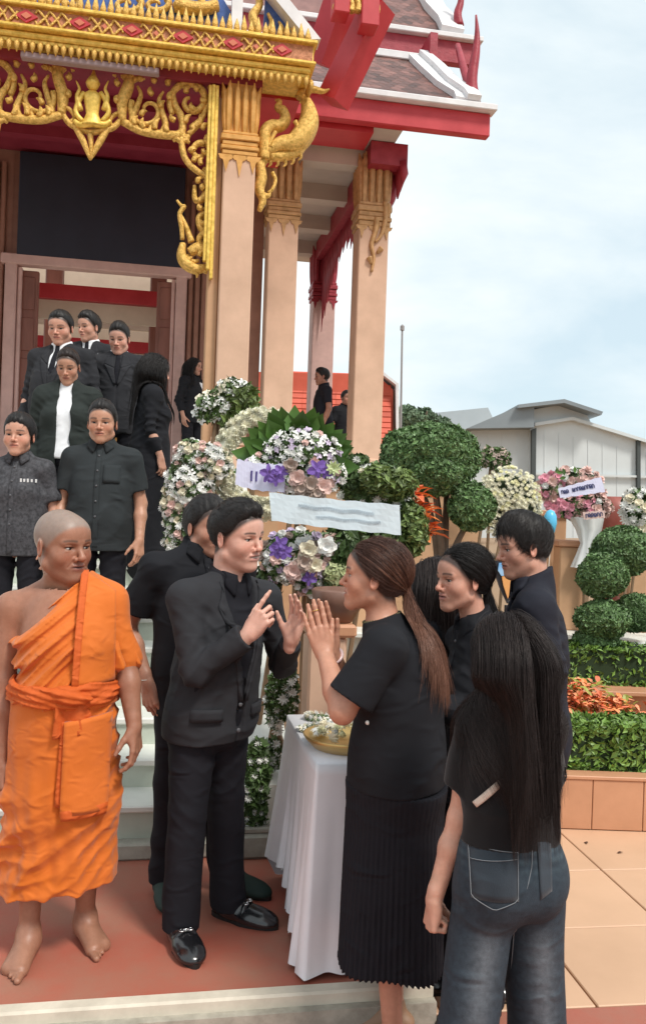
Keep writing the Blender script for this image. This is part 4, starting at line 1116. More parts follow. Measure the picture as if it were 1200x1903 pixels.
def banner(parent, o, corners, D, m, letters=None, lm=None, name='ribbon_banner', sag=0.012, thick=0.002, seed=1, bars=False):
    """a strip of cloth with gentle ripples; letters: (u0, u1, v, height, count) rows of brush-written marks"""
    a, b, c, d = [W(x, y, D) for x, y in corners]; n, mm = 22, 6
    V_ = []
    f_ = lambda u, v: (a * (1 - u) + b * u) * (1 - v) + (d * (1 - u) + c * u) * v + V3(0, -0.004 * math.sin(u * 9 + v * 2) - 0.002 * math.sin(u * 23 + v * 5), -sag * math.sin(math.pi * u) + 0.003 * math.sin(u * 31))
    for side in (0, thick):
        for i in range(n):
            for j in range(mm): V_.append(f_(i / (n - 1), j / (mm - 1)) + V3(0, side, 0) - o)
    F_ = []
    for i in range(n - 1):
        for j in range(mm - 1):
            q = [i * mm + j, i * mm + j + 1, (i + 1) * mm + j + 1, (i + 1) * mm + j]; F_ += [q, [x + n * mm for x in q[::-1]]]
    rim = [i * mm for i in range(n)] + [(n - 1) * mm + j for j in range(1, mm)] + [i * mm + mm - 1 for i in range(n - 2, -1, -1)] + [j for j in range(mm - 2, 0, -1)]
    for x, y in zip(rim, rim[1:] + rim[:1]): F_.append([x, y, y + n * mm, x + n * mm])
    bo = link(name, mesh_np(name, V_, F_, m, False), parent)
    if letters:
        rng = np.random.default_rng(seed); mb = MB()
        for (u0, u1, v, h, cnt) in letters:
            for i in range(cnt):
                u = u0 + (u1 - u0) * (i + 0.5) / cnt; w = (u1 - u0) / cnt * 0.34
                if bars:
                    mb.tube([f_(u, v - h / 2) + V3(0, -0.003, 0) - o, f_(u, v) + V3(0, -0.003, 0) - o, f_(u + w * 0.2, v + h / 2) + V3(0, -0.003, 0) - o], 0.0045, 4); continue
                for (p0, p1, p2) in (((-w, -h / 2), (-w, h / 2), (0, h / 2)), ((0, h / 2), (w, h * 0.2), (w, -h / 2)), ((-w * 0.4, -h / 2), (0, -h * 0.2), (w * 0.3, h * 0.1)))[: int(rng.integers(2, 4))]:
                    pts = [f_(u + q[0], v - q[1]) + V3(0, -0.003, 0) - o for q in (p0, p1, p2)]
                    mb.tube(pts, 0.0013 if h < 0.25 else 0.0035, 4, caps=True)
        mb.build('lettering', lm, bo)['kind'] = 'stuff'
    return bo
M_RIB = mat('white_satin_ribbon', (0.66, 0.75, 0.80), 0.5, var=0.05, vscale=4, sheen=0.3)
M_RIBL = mat('pale_lavender_ribbon', (0.68, 0.68, 0.86), 0.5, var=0.05, vscale=4, sheen=0.3)
M_INK = mat('purple_ink', (0.06, 0.04, 0.22), 0.6)
M_INKG = mat('faint_grey_ink', (0.52, 0.60, 0.66), 0.6)
M_INKB = mat('blue_black_ink', (0.07, 0.08, 0.20), 0.6)

# white and blush column at the stair's edge
bouquet('flower_stand', 'tall stand of white and blush blooms at the edge of the stairs', 'flowers', [(352, 905, 44, 60), (345, 975, 34, 50), (388, 862, 40, 36), (360, 850, 36, 30), (334, 1000, 28, 46), (330, 940, 28, 50)], [('mum', 'white', 5), ('rose', 'ivory', 3), ('rose', 'blush', 2), ('orchid', 'white', 3)], 4.95, 0.044, 31, 300, 0.0, 5000)
# spray above
b_, o_ = bouquet('flower_stand', 'slanting spray of white orchids and pale greenery against the pillar', 'flowers', [(400, 752, 36, 26), (432, 727, 34, 24), (384, 768, 22, 16)], [('orchid', 'white', 8), ('orchid', 'ivory', 2)], 5.6, 0.055, 32, 70, 0.0, 1500)
leafmass('greenery', [(W(450, 745, 5.62) - o_, V3(0.11, 0.08, 0.12)), (W(430, 775, 5.62) - o_, V3(0.08, 0.06, 0.10))], 1600, M_FLEAF2, 0.035, b_, 9, 0.4, ell_=True)['kind'] = 'stuff'
# small ground flowers at the top of the stairs
bouquet('flower_pot', 'little pot of dark leaves and white flowers on the top step', 'flowers', [(310, 878, 30, 14), (350, 838, 18, 22)], [('mum', 'white', 1)], 6.4, 0.05, 33, 16, 1.3, 900, stand=False)
# cream ring of folded ribbon
r_ = empty('ring_wreath', (W(470, 850, 5.05)[0], 5.05, 0.0), 0, 'cream white ring wreath of small blooms behind the green leaf fan', 'wreath', 'funeral wreaths and flower stands')
o_ = np.array(r_.location); cc = W(492, 862, 5.05) - o_; kk = 5.05 / FPX
fold = MB(); fold.add([(-0.5, 0, 0), (0.5, 0, 0), (0.62, -0.25, 1.0), (-0.62, -0.25, 1.0), (0, -0.22, 0.1), (0, -0.5, 0.95)], [[0, 4, 5, 3], [4, 1, 2, 5], [0, 1, 4], [3, 5, 2]])
fold_me = fold.mesh('folded_petal', FW['cream'], False)
ring_pts = []
for i in range(96):
    a = 2 * math.pi * i / 96 + 0.02 * math.sin(i * 7.3)
    for rr in (66, 78, 90):
        ring_pts.append((a, rr))
MB().tube([cc + V3(math.cos(t) * 80 * kk, 0.02, math.sin(t) * 85 * kk) for t in np.linspace(0, 2 * math.pi, 49)], 0.045, 8, caps=False).build('ring', FW['pale'], r_, True)
_rg = np.random.default_rng(77)
for i in range(290):
    a = 2 * math.pi * i / 290 * 1.0 + _rg.normal(0, 0.02); ph = _rg.uniform(-0.2, math.pi + 0.2)
    rr = 80 * kk + 0.048 * math.cos(ph); s_ = _rg.uniform(0.022, 0.032)
    nrm = unit(V3(math.cos(a) * math.cos(ph), -math.sin(ph) - 0.1, math.sin(a) * math.cos(ph)) + _rg.normal(0, 0.15, 3))
    q = Vector((0, -1, 0)).rotation_difference(Vector(nrm))
    link('flower', bloom('mum', 'pale'), r_, tuple(cc + V3(math.cos(a) * rr, 0.02 - 0.048 * math.sin(ph), math.sin(a) * rr * 1.06)), q.to_euler(), (s_, s_, s_))
MB().tube([(0, 0.03, cc[2]), (0, 0.03, 0)], 0.016, 6).build('easel', mat('easel_wood'), r_)
# main wreath: leaf fan, white orchids, purple and blush blooms
b_, o_ = bouquet('leaf_fan_wreath', 'large wreath with a dark green leaf fan, white orchids and purple blooms', 'wreath', [(560, 842, 72, 44), (500, 872, 46, 32), (600, 880, 44, 32), (555, 893, 60, 26)], [('orchid', 'white', 9), ('orchid', 'lav', 4), ('rose', 'blush', 1), ('mum', 'white', 4)], 4.62, 0.040, 34, 280, 0.0, 2600)
leaf_fan(b_, o_, 548, 868, 4.68, 15, -4, 184, 52, 62, 3)
for x, y, kd, cl, s_ in ((500, 880, 'orchid', 'purple', 0.050), (512, 888, 'orchid', 'purple', 0.045), (522, 876, 'orchid', 'purple', 0.04), (590, 872, 'orchid', 'purple', 0.055), (604, 876, 'orchid', 'purple', 0.04), (560, 908, 'rose', 'taupe', 0.05), (578, 902, 'rose', 'taupe', 0.055), (600, 905, 'rose', 'blush', 0.05), (620, 870, 'mum', 'lime', 0.04), (540, 865, 'rose', 'taupe', 0.04), (590, 916, 'rose', 'taupe', 0.05), (553, 890, 'rose', 'blush', 0.05)):
    link('flower', bloom(kd, cl), b_, tuple(W(x, y, 4.42) - o_), (0, x, 0), (s_, s_, s_))
banner(b_, o_, [(441, 853), (532, 862), (528, 914), (437, 901)], 4.46, M_RIBL, [(0.26, 0.46, 0.5, 0.38, 2)], M_INK, bars=True)
# white banner wreath below
b_, o_ = bouquet('banner_wreath', 'wreath of lavender and cream roses under a long white banner', 'wreath', [(530, 1035, 44, 48), (580, 1060, 42, 46), (560, 1020, 52, 34), (600, 1020, 30, 30)], [('rose', 'lav', 2), ('rose', 'blush', 3), ('rose', 'white', 2), ('mum', 'white', 2), ('rose', 'taupe', 2)], 4.45, 0.046, 35, 170, 0.0, 3200, gap=0.8)
for x, y, kd, cl, s_ in ((607, 1015, 'rose', 'white', 0.052), (573, 1022, 'rose', 'ivory', 0.05), (521, 1012, 'orchid', 'purple', 0.045), (513, 1024, 'orchid', 'purple', 0.04), (530, 1026, 'orchid', 'purple', 0.04), (575, 1074, 'orchid', 'purple', 0.04), (566, 1045, 'rose', 'taupe', 0.055), (545, 1062, 'rose', 'blush', 0.05), (585, 1050, 'rose', 'ivory', 0.042)):
    link('flower', bloom(kd, cl), b_, tuple(W(x, y, 4.26) - o_), (0, x, 0), (s_, s_, s_))
leafmass('greenery', [(W(640, 1030, 4.5) - o_, V3(0.15, 0.12, 0.16)), (W(620, 1075, 4.45) - o_, V3(0.12, 0.1, 0.10)), (W(690, 1000, 4.6) - o_, V3(0.14, 0.1, 0.12)), (W(500, 1080, 4.5) - o_, V3(0.07, 0.07, 0.10))], 3600, M_FLEAF, 0.034, b_, 12, 0.4, ell_=True)['kind'] = 'stuff'
leafmass('greenery', [(W(625, 1070, 4.38) - o_, V3(0.07, 0.05, 0.06))], 500, mat('pale_variegated_leaf', (0.42, 0.46, 0.24), 0.5, island=0.4), 0.022, b_, 13, 0.4, ell_=True)['kind'] = 'stuff'
banner(b_, o_, [(500, 915), (742, 938), (745, 994), (505, 968)], 4.30, M_RIB, [(0.22, 0.80, 0.36, 0.13, 30), (0.35, 0.85, 0.66, 0.10, 26)], M_INKG, sag=0.004)
# greenery and white flowers to the right
b_, o_ = bouquet('foliage_wreath', 'loose wreath of fern greenery with a few white flowers near the topiary', 'wreath', [(690, 905, 62, 46), (740, 960, 36, 60), (660, 865, 26, 22)], [('mum', 'white', 4), ('mum', 'ivory', 1)], 4.85, 0.05, 36, 26, 0.0, 6500, 0.026)
leafmass('greenery', [(W(735, 900, 4.75) - o_, V3(0.12, 0.1, 0.09)), (W(765, 985, 4.75) - o_, V3(0.09, 0.1, 0.15)), (W(700, 890, 4.72) - o_, V3(0.10, 0.08, 0.08))], 3600, M_FLEAF2, 0.024, b_, 14, 0.35, ell_=True)['kind'] = 'stuff'
# orange flowering plant under the big topiary
for i, (x, y) in enumerate(((760, 925), (775, 960), (752, 955), (785, 990))):
    croton(x, y, 5.3 + 0.05 * i, 30, 60 + i, 'orange bromeliad leaf plant under the big topiary crown, ' + ('topmost', 'middle', 'inner', 'lowest')[i], 0.12, 0.16, [CROT[0], CROT[1], CROT[0]])
# plants between the table and the suited man
bouquet('flower_pot', 'potted white flowers beside the left end of the white table', 'flowers', [(512, 1300, 16, 60), (530, 1285, 22, 50), (508, 1400, 14, 30)], [('mum', 'white', 4), ('orchid', 'white', 2)], 4.25, 0.045, 37, 34, 0.0, 1800, 0.03)
bouquet('flower_pot', 'dark leafy potted plant with small white flowers low behind the suited man', 'plant', [(478, 1440, 22, 70), (470, 1500, 26, 46)], [('mum', 'white', 1)], 4.2, 0.03, 38, 16, 0.0, 2600, 0.032)
sp = empty('stone_block', tuple(ground(470, 1600) * V3(1, 1, 0)), PHI, 'low weathered stone block on the red floor behind the suited man', 'block')
MB().box((0, 0.12, 0.06), (0.34, 0.22, 0.12), b=0.015).box((0, 0.12, 0.135), (0.30, 0.2, 0.03), b=0.008).build('block_body', M_STONE, sp)
pd = empty('pedestal', tuple(W(598, 1330, 4.08) * V3(1, 1, 0)), PHI, 'square peach pedestal behind the white table', 'pedestal')
k_ = 4.08 / FPX
MB().box((0, 0, 0.55), (70 * k_, 70 * k_, 1.10), b=0.012).build('shaft', M_PEACH, pd)
MB().box((0.02, 0, 1.13), (88 * k_, 88 * k_, 0.06), b=0.012).build('cap', M_PLANT, pd)
MB().lathe([(0.07, 1.165), (0.12, 1.25), (0.13, 1.31), (0.115, 1.32), (0.10, 1.28)], (0.06, 0, 0), 18).build('bowl', mat('brown_glazed_bowl', (0.20, 0.10, 0.07), 0.4, var=0.2), pd, True)

# ---------------------------------------------------------------- table with cloth, tray
tb = empty('cloth_table', (0, 0, 0), PHI, 'table under a white cloth that falls to the red floor', 'table')
tu = V3(_ud[0], _ud[1], 0); tv = V3(_vd[0], _vd[1], 0)
A0 = W(590, 1424, 3.14); A0[2] = 0
tb.location = tuple(A0)
tb.rotation_euler = (0, 0, PHI)
TL, TW, TH = 0.39, 0.76, 0.755
for x, y in ((0.06, 0.06), (TL - 0.06, 0.06), (0.06, TW - 0.06), (TL - 0.06, TW - 0.06)): MB().tube([(x, y, 0), (x, y, TH - 0.03)], 0.018, 8).build('leg', mat('dark_table_leg', (0.06, 0.03, 0.025), 0.5), tb)
MB().box((TL / 2, TW / 2, TH - 0.022), (TL - 0.01, TW - 0.01, 0.03)).build('table_top', mat('easel_wood'), tb)
per = []
def rr_(t):                                     # rounded rectangle path
    L_ = [TL, TW, TL, TW]; q = t * sum(L_)
    for i, l in enumerate(L_):
        if q <= l or i == 3:
            return [(q, 0, 0, -1), (TL, q, 1, 0), (TL - q, TW, 0, 1), (0, TW - q, -1, 0)][i]
        q -= l
NP, rows = 240, 26
V_ = []
for j in range(rows):
    t = j / (rows - 1)
    for i in range(NP):
        x, y, nx, ny = rr_(i / NP); cd = min(math.hypot(x - a, y - b) for a in (0, TL) for b in (0, TW))
        sx, sy = (1 if x > TL / 2 else -1), (1 if y > TW / 2 else -1)
        ck = math.exp(-(cd / 0.12) ** 2)
        n2 = unit(V3(nx + sx * ck * 0.9, ny + sy * ck * 0.9, 0))
        w = 0.006 + t * (0.024 + 0.045 * ck) + (0.010 + 0.022 * t) * t * (math.sin(i / NP * 2 * math.pi * 19 + 1.9 * math.sin(i * 0.13) + 0.5 * t) * 0.65 + 0.35 * math.sin(i / NP * 2 * math.pi * 34 + 2 + math.sin(i * 0.31))) * (1 - 0.4 * ck)
        hem = 0.02 + 0.05 * (1 - ck) * (0.5 + 0.5 * math.sin(i * 0.35)) + (0.10 if (nx < 0 and y > 0.4) else 0)
        V_.append(V3(x, y, TH + 0.004 - 0.010 * (t > 0)) + n2 * w + V3(0, 0, -(TH - hem) * t))
F_ = [[j * NP + i, j * NP + (i + 1) % NP, (j + 1) * NP + (i + 1) % NP, (j + 1) * NP + i] for j in range(rows - 1) for i in range(NP)]
F_.append(list(range(NP))[::-1])
cl = link('tablecloth', mesh_np('tablecloth', V_, F_, mat('white_table_linen', (0.78, 0.77, 0.81), 0.75, var=0.04, vscale=5, sheen=0.2, bump=0.15, bscale=200, bdist=0.002), True), None)
cl.location, cl.rotation_euler = tb.location, tb.rotation_euler
setp(cl, 'white tablecloth with soft folds hanging over the table', 'tablecloth')
def on_table(u, v): return V3(*A0) + tu * u + tv * v + V3(0, 0, TH + 0.006)
ty_ = empty('offering_tray', tuple(on_table(0.16, 0.22)), PHI, 'golden tray of pale garlands on the white table', 'tray')
MB().lathe([(0.05, 0.0), (0.14, 0.004), (0.17, 0.035), (0.18, 0.05), (0.172, 0.052), (0.15, 0.02), (0.04, 0.012)], (0, 0, 0), 28).build('tray_dish', mat('brushed_gold_dish', (0.62, 0.42, 0.16), 0.35, metal=0.7), ty_, True)
rng = np.random.default_rng(5)
for i in range(46):
    a, q = rng.uniform(0, 6.28), math.sqrt(rng.random()) * 0.13
    s_ = rng.uniform(0.018, 0.03); link('flower', bloom('mum', ('ivory', 'cream', 'white')[i % 3]), ty_, (q * math.cos(a), q * math.sin(a), 0.05 + 0.05 * (1 - q / 0.13) + rng.uniform(0, 0.015)), (R(-90) + rng.normal(0, 0.3), rng.uniform(0, 6), 0), (s_, s_, s_))
for i, (u, v) in enumerate(((0.06, 0.48), (0.19, 0.53), (0.31, 0.44), (0.12, 0.66))):
    g_ = empty('garland', tuple(on_table(u, v)), i, 'small cream flower garland on the table, ' + ('nearest the left edge', 'second from the left edge', 'furthest right', 'at the back corner')[i], 'garland', 'garlands on the table')
    for k in range(16):
        a = k / 16 * 6.28; s_ = 0.018; link('flower', bloom('mum', ('ivory', 'white')[k % 2]), g_, (0.055 * math.cos(a), 0.045 * math.sin(a), 0.015), (R(-90), a, 0), (s_, s_, s_))
    MB().tube([(0.055 * math.cos(t), 0.045 * math.sin(t), 0.008) for t in np.linspace(0, 2 * math.pi, 20)], 0.008, 6, caps=False).build('cord', M_FLEAF, g_)

# ---------------------------------------------------------------- wreaths in the garden
Dg = 7.2
bouquet('dome_wreath', 'pale cream dome wreath of small blooms behind the young man', 'wreath', [(944, 925, 58, 56), (925, 950, 38, 44), (968, 950, 38, 44)], [('mum', 'pale', 3), ('mum', 'cream', 1)], 7.2, 0.040, 44, 290, 0.65, 0, depth=0.35, gap=0.62)
bouquet('sprig_vase', 'dark twiggy sprig with small buds above the cream fan wreath', 'flowers', [(918, 852, 30, 22)], [('orchid', 'taupe', 1)], 7.6, 0.05, 41, 16, 0.65, 260, 0.04, depth=0.4)
Dp = 8.0
b_, o_ = bouquet('pink_wreath', 'pink and blush flower wreath with a lettered lavender ribbon', 'wreath', [(1020, 905, 24, 26), (1050, 938, 34, 24), (1100, 938, 34, 24), (1065, 890, 50, 18), (1085, 925, 40, 20)], [('rose', 'pink', 4), ('rose', 'blush', 4), ('rose', 'white', 1)], Dp, 0.075, 42, 80, 0.65, 700, 0.05, stand=False)
for x, y in ((1032, 878), (1046, 870), (1038, 890), (1068, 880)): link('leaf', LEAF_ME, b_, tuple(W(x, y, Dp - 0.16) - o_), (0, x, 0), (0.07, 0.07, 0.07))
banner(b_, o_, [(1036, 908), (1116, 886), (1124, 914), (1040, 926)], Dp - 0.24, M_RIBL, [(0.05, 0.22, 0.45, 0.34, 3), (0.30, 0.80, 0.45, 0.30, 9)], M_INKB, sag=0.0)
banner(b_, o_, [(1082, 952), (1122, 948), (1124, 962), (1084, 966)], Dp - 0.25, FW['blush'], [(0.1, 0.9, 0.5, 0.5, 6)], M_INKB, sag=0.0)
drp = MB()
prof = [(1090, 962, 30), (1094, 985, 22), (1090, 1010, 11), (1088, 1035, 18), (1086, 1055, 24)]
kk = Dp / FPX
NS = 28; Vd = []
for x, y, w in prof:
    c = W(x, y, Dp) - o_
    for i in range(NS):
        a = 2 * math.pi * i / NS; q = w * kk * (1 + 0.14 * math.sin(a * 7))
        Vd.append(c + V3(q * math.cos(a), 0.6 * q * math.sin(a), 0))
drp.add(Vd, [[j * NS + i, j * NS + (i + 1) % NS, (j + 1) * NS + (i + 1) % NS, (j + 1) * NS + i] for j in range(len(prof) - 1) for i in range(NS)])
drp.build('gathered_drape', mat('white_gauze', (0.72, 0.74, 0.74), 0.7, var=0.05, vscale=6), b_, True)
MB().tube([(W(1088, 1050, Dp) - o_), (W(1086, 1175, Dp) - o_) * V3(1, 1, 0)], 0.03, 6).build('easel', mat('easel_wood'), b_)
bouquet('white_wreath', 'white flower wreath with dark leaves at the garden edge', 'wreath', [(1185, 945, 34, 36), (1200, 975, 30, 20)], [('mum', 'white', 5), ('rose', 'ivory', 2)], 7.8, 0.075, 43, 40, 0.65, 900, 0.05)
with_ = empty('brown_urn', tuple(W(1140, 960, 8.6) * V3(1, 1, 0) + V3(0, 0, 0.65)), 0, 'reddish brown urn between the pink and white wreaths', 'urn')
z_ = W(1140, 985, 8.6)[2] - 0.65
MB().lathe([(0.10, 0), (0.12, 0.05), (0.08, z_ * 0.5), (0.14, z_ * 0.8), (0.20, z_), (0.22, z_ + 0.2), (0.17, z_ + 0.33), (0.15, z_ + 0.33)], (0, 0, 0), 20).build('urn_body', mat('brick_red_glaze', (0.30, 0.075, 0.055), 0.4, var=0.2), with_, True)
bl = empty('balloon', tuple(W(1020, 1012, 7.0)), 0, 'small sky blue balloon just behind the young man', 'balloon')
kk = 7.0 / FPX; zc = 45 * kk
MB().lathe([(0.004, zc - 30 * kk), (9 * kk, zc - 22 * kk), (12.5 * kk, zc - 5 * kk), (11.5 * kk, zc + 8 * kk), (7 * kk, zc + 17 * kk), (0.004, zc + 20 * kk)], (0, 0, 0), 18).build('balloon_skin', mat('sky_blue_latex', (0.10, 0.48, 0.75), 0.3), bl, True)
MB().tube([(0, 0, zc - 30 * kk), (0.01, 0, 0.0), (0.0, 0.0, -0.2)], 0.004, 5).build('string', mat('white_thread', (0.7, 0.68, 0.62), 0.8), bl)
# shield-shaped sign glimpsed between the profile woman and the young man
sg = empty('shield_sign', tuple(W(942, 1125, 4.6)), 0, 'small shield sign, blue above and orange below, between two heads', 'sign')
o_ = np.array(sg.location); f_ = lambda pts: [((W(x, y, 4.6) - o_)[0], (W(x, y, 4.6) - o_)[2]) for x, y in pts]
MB().prism(f_([(920, 1042), (968, 1042), (972, 1060), (958, 1090), (942, 1122), (928, 1092), (918, 1062)]), 0.0, 0.02).build('frame', mat('black_sign_edge', (0.02, 0.02, 0.025), 0.5), sg)
MB().prism(f_([(926, 1046), (963, 1046), (966, 1060), (960, 1068), (930, 1070), (924, 1060)]), -0.012, -0.001).build('blue_field', mat('sign_blue', (0.06, 0.33, 0.72), 0.4, col2=(0.55, 0.72, 0.85), vscale=6), sg)
MB().prism(f_([(931, 1071), (959, 1069), (954, 1086), (942, 1112), (934, 1088)]), -0.012, -0.001).build('orange_field', mat('sign_orange', (0.75, 0.36, 0.12), 0.5), sg)
MB().tube([(0, 0.01, 0), (0, 0.01, LOWER - o_[2])], 0.014, 6).build('post', mat('black_sign_edge'), sg)
# ---------------------------------------------------------------- people: materials
def cloth_mat(name, col, rough=0.85, sheen=0.25, bscale=420, bump=0.25, var=0.12):
    return mat(name, col, rough, var=var, vscale=5.0, bump=bump, bscale=bscale, sheen=0.0, spec=0.22, bdist=0.002, wrinkle=0.6)
M_SKIN = mat('skin', attr='Col', rough=0.44, sss=0.10, spec=0.45, var=0.09, vscale=45, bump=0.35, bscale=330, bdist=0.0014)
M_EYE = mat('eye_surface', attr='Col', rough=0.12, spec=0.6)
M_BLACK = cloth_mat('black_cotton', (0.0115, 0.012, 0.0155))
M_SUIT = cloth_mat('charcoal_suit_wool', (0.027, 0.0275, 0.032))
M_TROUS = cloth_mat('black_trouser_cloth', (0.0115, 0.0115, 0.016))
M_CHAR = cloth_mat('charcoal_shirt_cloth', (0.028, 0.033, 0.036))
M_NAVY = cloth_mat('dark_navy_cotton', (0.017, 0.018, 0.027))
M_WSHIRT = cloth_mat('white_shirt_cloth', (0.78, 0.79, 0.82), sheen=0.1)
M_DENIM = mat('washed_denim', (0.009, 0.017, 0.027), 0.85, var=0.0, col2=(0.050, 0.066, 0.084), vscale=6, detail=2.0, bump=0.35, bscale=500, sheen=0.2, bdist=0.002, stretch=(1, 1, 0.22), wrinkle=0.45, wscale=8.0)
M_STITCH = mat('denim_stitching', (0.20, 0.22, 0.24), 0.8)
M_ORANGE = mat('saffron_robe_cloth', (0.62, 0.135, 0.001), 0.8, var=0.10, vscale=4, bump=0.2, bscale=300, sheen=0.15, bdist=0.002, wrinkle=0.5, wscale=11.0)
M_ORANGE2 = mat('deep_saffron_sash', (0.56, 0.090, 0.0015), 0.8, var=0.10, vscale=6, bump=0.2, bscale=300, bdist=0.002, wrinkle=0.6, wscale=16.0)
M_SHOE = mat('polished_black_leather', (0.010, 0.010, 0.012), 0.22, spec=0.6, coat=0.4)
M_STEEL = mat('bright_steel', (0.75, 0.75, 0.76), 0.2, metal=1.0)
M_GOLDJ = mat('gold_ring_metal', (0.8, 0.55, 0.2), 0.25, metal=1.0)
M_BUTTON = mat('dark_button', (0.10, 0.10, 0.11), 0.35)
def hair_mat(name, col, rough=0.5):
    return mat(name, col, rough, var=0.35, vscale=30, spec=0.32, bump=0.5, bscale=160, bdist=0.003, stretch=(1, 1, 0.15))
H_BLACK = hair_mat('black_hair', (0.012, 0.010, 0.010))
H_STRAND = hair_mat('black_hair_strands', (0.022, 0.018, 0.017), 0.42)
H_DARK = hair_mat('very_dark_brown_hair', (0.020, 0.012, 0.011))
H_BROWN = hair_mat('brown_dyed_hair', (0.075, 0.032, 0.022), 0.34)
H_TIPS = hair_mat('copper_hair_lengths', (0.17, 0.070, 0.040), 0.36)

# ---------------------------------------------------------------- people: anatomy
def frame_from(yaw, pitch=0.0, roll=0.0):
    """yaw 0 faces the camera, 90 faces the picture's right, 180 faces away; pitch down; rows: left, forward, up"""
    a = R(yaw)
    f = V3(math.sin(a), -math.cos(a), 0); u = V3(0, 0, 1); l = np.cross(u, f)
    p = R(pitch)
    f, u = f * math.cos(p) - u * math.sin(p), u * math.cos(p) + f * math.sin(p)
    r_ = R(roll)
    l, u = l * math.cos(r_) + u * math.sin(r_), u * math.cos(r_) - l * math.sin(r_)
    return np.array([l, f, u])
def head_prims(c, A, s=1.0, w=1.0, jaw=1.0, nose=1.0, cheek=0.0, smile=0.0, openm=0.0, ear=True, neckless=False):
    g = lambda x, y, z: c + s * (x * w * A[0] + y * A[1] + z * A[2])
    E = lambda x, y, z, rx, ry, rz, k=0.02, neg=False, ax=None: ell(g(x, y, z), V3(rx * w, ry, rz) * s, A if ax is None else ax, k * s, neg=neg)
    K = lambda p, q, r1, r2, k=0.015, neg=False: cone(g(*p), g(*q), r1 * s, r2 * s, k * s, neg=neg)
    P = [E(0, -0.014, 0.030, 0.076, 0.097, 0.087),
         E(0, 0.032, -0.030, 0.060, 0.055, 0.076, 0.035),
         E(0, 0.052, 0.046, 0.052, 0.036, 0.042, 0.04)]
    for q in (-1, 1):
        P += [K((q * 0.052 * jaw, 0.004, -0.066), (q * 0.014, 0.064, -0.101), 0.017, 0.0145, 0.03),
              E(q * 0.042, 0.052, -0.030 - 0.004 * cheek, 0.022 + 0.006 * cheek, 0.024 + 0.003 * smile, 0.024 + 0.006 * cheek, 0.025),
              K((q * 0.010, 0.084, 0.017), (q * 0.046, 0.071, 0.017), 0.0075, 0.0075, 0.014),
              E(q * 0.032, 0.0905, 0.001, 0.0185, 0.013, 0.0105, 0.012, True)]
    P += [E(0, 0.070, -0.100, 0.019, 0.017, 0.014, 0.025),
          E(0, 0.063, -0.066, 0.034, 0.028, 0.024, 0.02)]
    for q in (-1, 1):                                    # lids
        P += [E(q * 0.0315, 0.0745, 0.0076, 0.0168, 0.0105, 0.0062, 0.004), E(q * 0.0315, 0.0735, -0.0100, 0.0150, 0.0090, 0.0056, 0.004)]
    P += [K((0, 0.082, 0.012), (0, 0.102 + 0.003 * nose, -0.028), 0.0065, 0.0088 * nose, 0.010),
          E(0, 0.101 + 0.004 * nose, -0.033, 0.0115 * nose, 0.0105, 0.0095, 0.008),
          E(0.0125 * nose, 0.090, -0.037, 0.0085, 0.0105, 0.0085, 0.006), E(-0.0125 * nose, 0.090, -0.037, 0.0085, 0.0105, 0.0085, 0.006),
          E(0, 0.086, -0.0575 + 0.001 * smile, 0.0225 + 0.004 * smile, 0.0095, 0.0055, 0.006), E(0, 0.0845, -0.0695 - 0.006 * openm, 0.020 + 0.003 * smile, 0.0098, 0.0066, 0.006),
          E(0, 0.0965, -0.0632 - 0.003 * openm, 0.024 + 0.004 * smile, 0.0085, 0.0016 + 0.005 * openm, 0.003, True),
          E(0.007, 0.100, -0.0425, 0.0035, 0.006, 0.003, 0.003, True), E(-0.007, 0.100, -0.0425, 0.0035, 0.006, 0.003, 0.003, True)]
    for q in (-1, 1):                                    # folds beside the mouth, under the eyes
        P += [K((q * 0.0185, 0.0925, -0.036), (q * (0.033 + 0.003 * smile), 0.0800, -0.064), 0.0006 + 0.0008 * smile, 0.0005, 0.007, True)]
    if ear:
        for q in (-1, 1):
            ca, sa = math.cos(R(22)), math.sin(R(22))
            ax = np.array([ca * A[0] * q - sa * A[1] * 1.0, ca * A[1] + sa * A[0] * q, A[2]])
            tl = math.cos(R(12)); t2 = math.sin(R(12))
            ax = np.array([ax[0], tl * ax[1] + t2 * ax[2], tl * ax[2] - t2 * ax[1]])
            P += [ell(g(q * 0.0785, -0.010, -0.010), V3(0.0075, 0.0175, 0.0305) * s, ax, 0.006 * s),
                  ell(g(q * 0.0865, -0.005, -0.008), V3(0.0060, 0.0095, 0.0190) * s, ax, 0.006 * s, neg=True)]
    return P
def head_local(V, c, A, s, w):
    q = (V - c) @ A.T / s
    q[:, 0] /= w
    return q
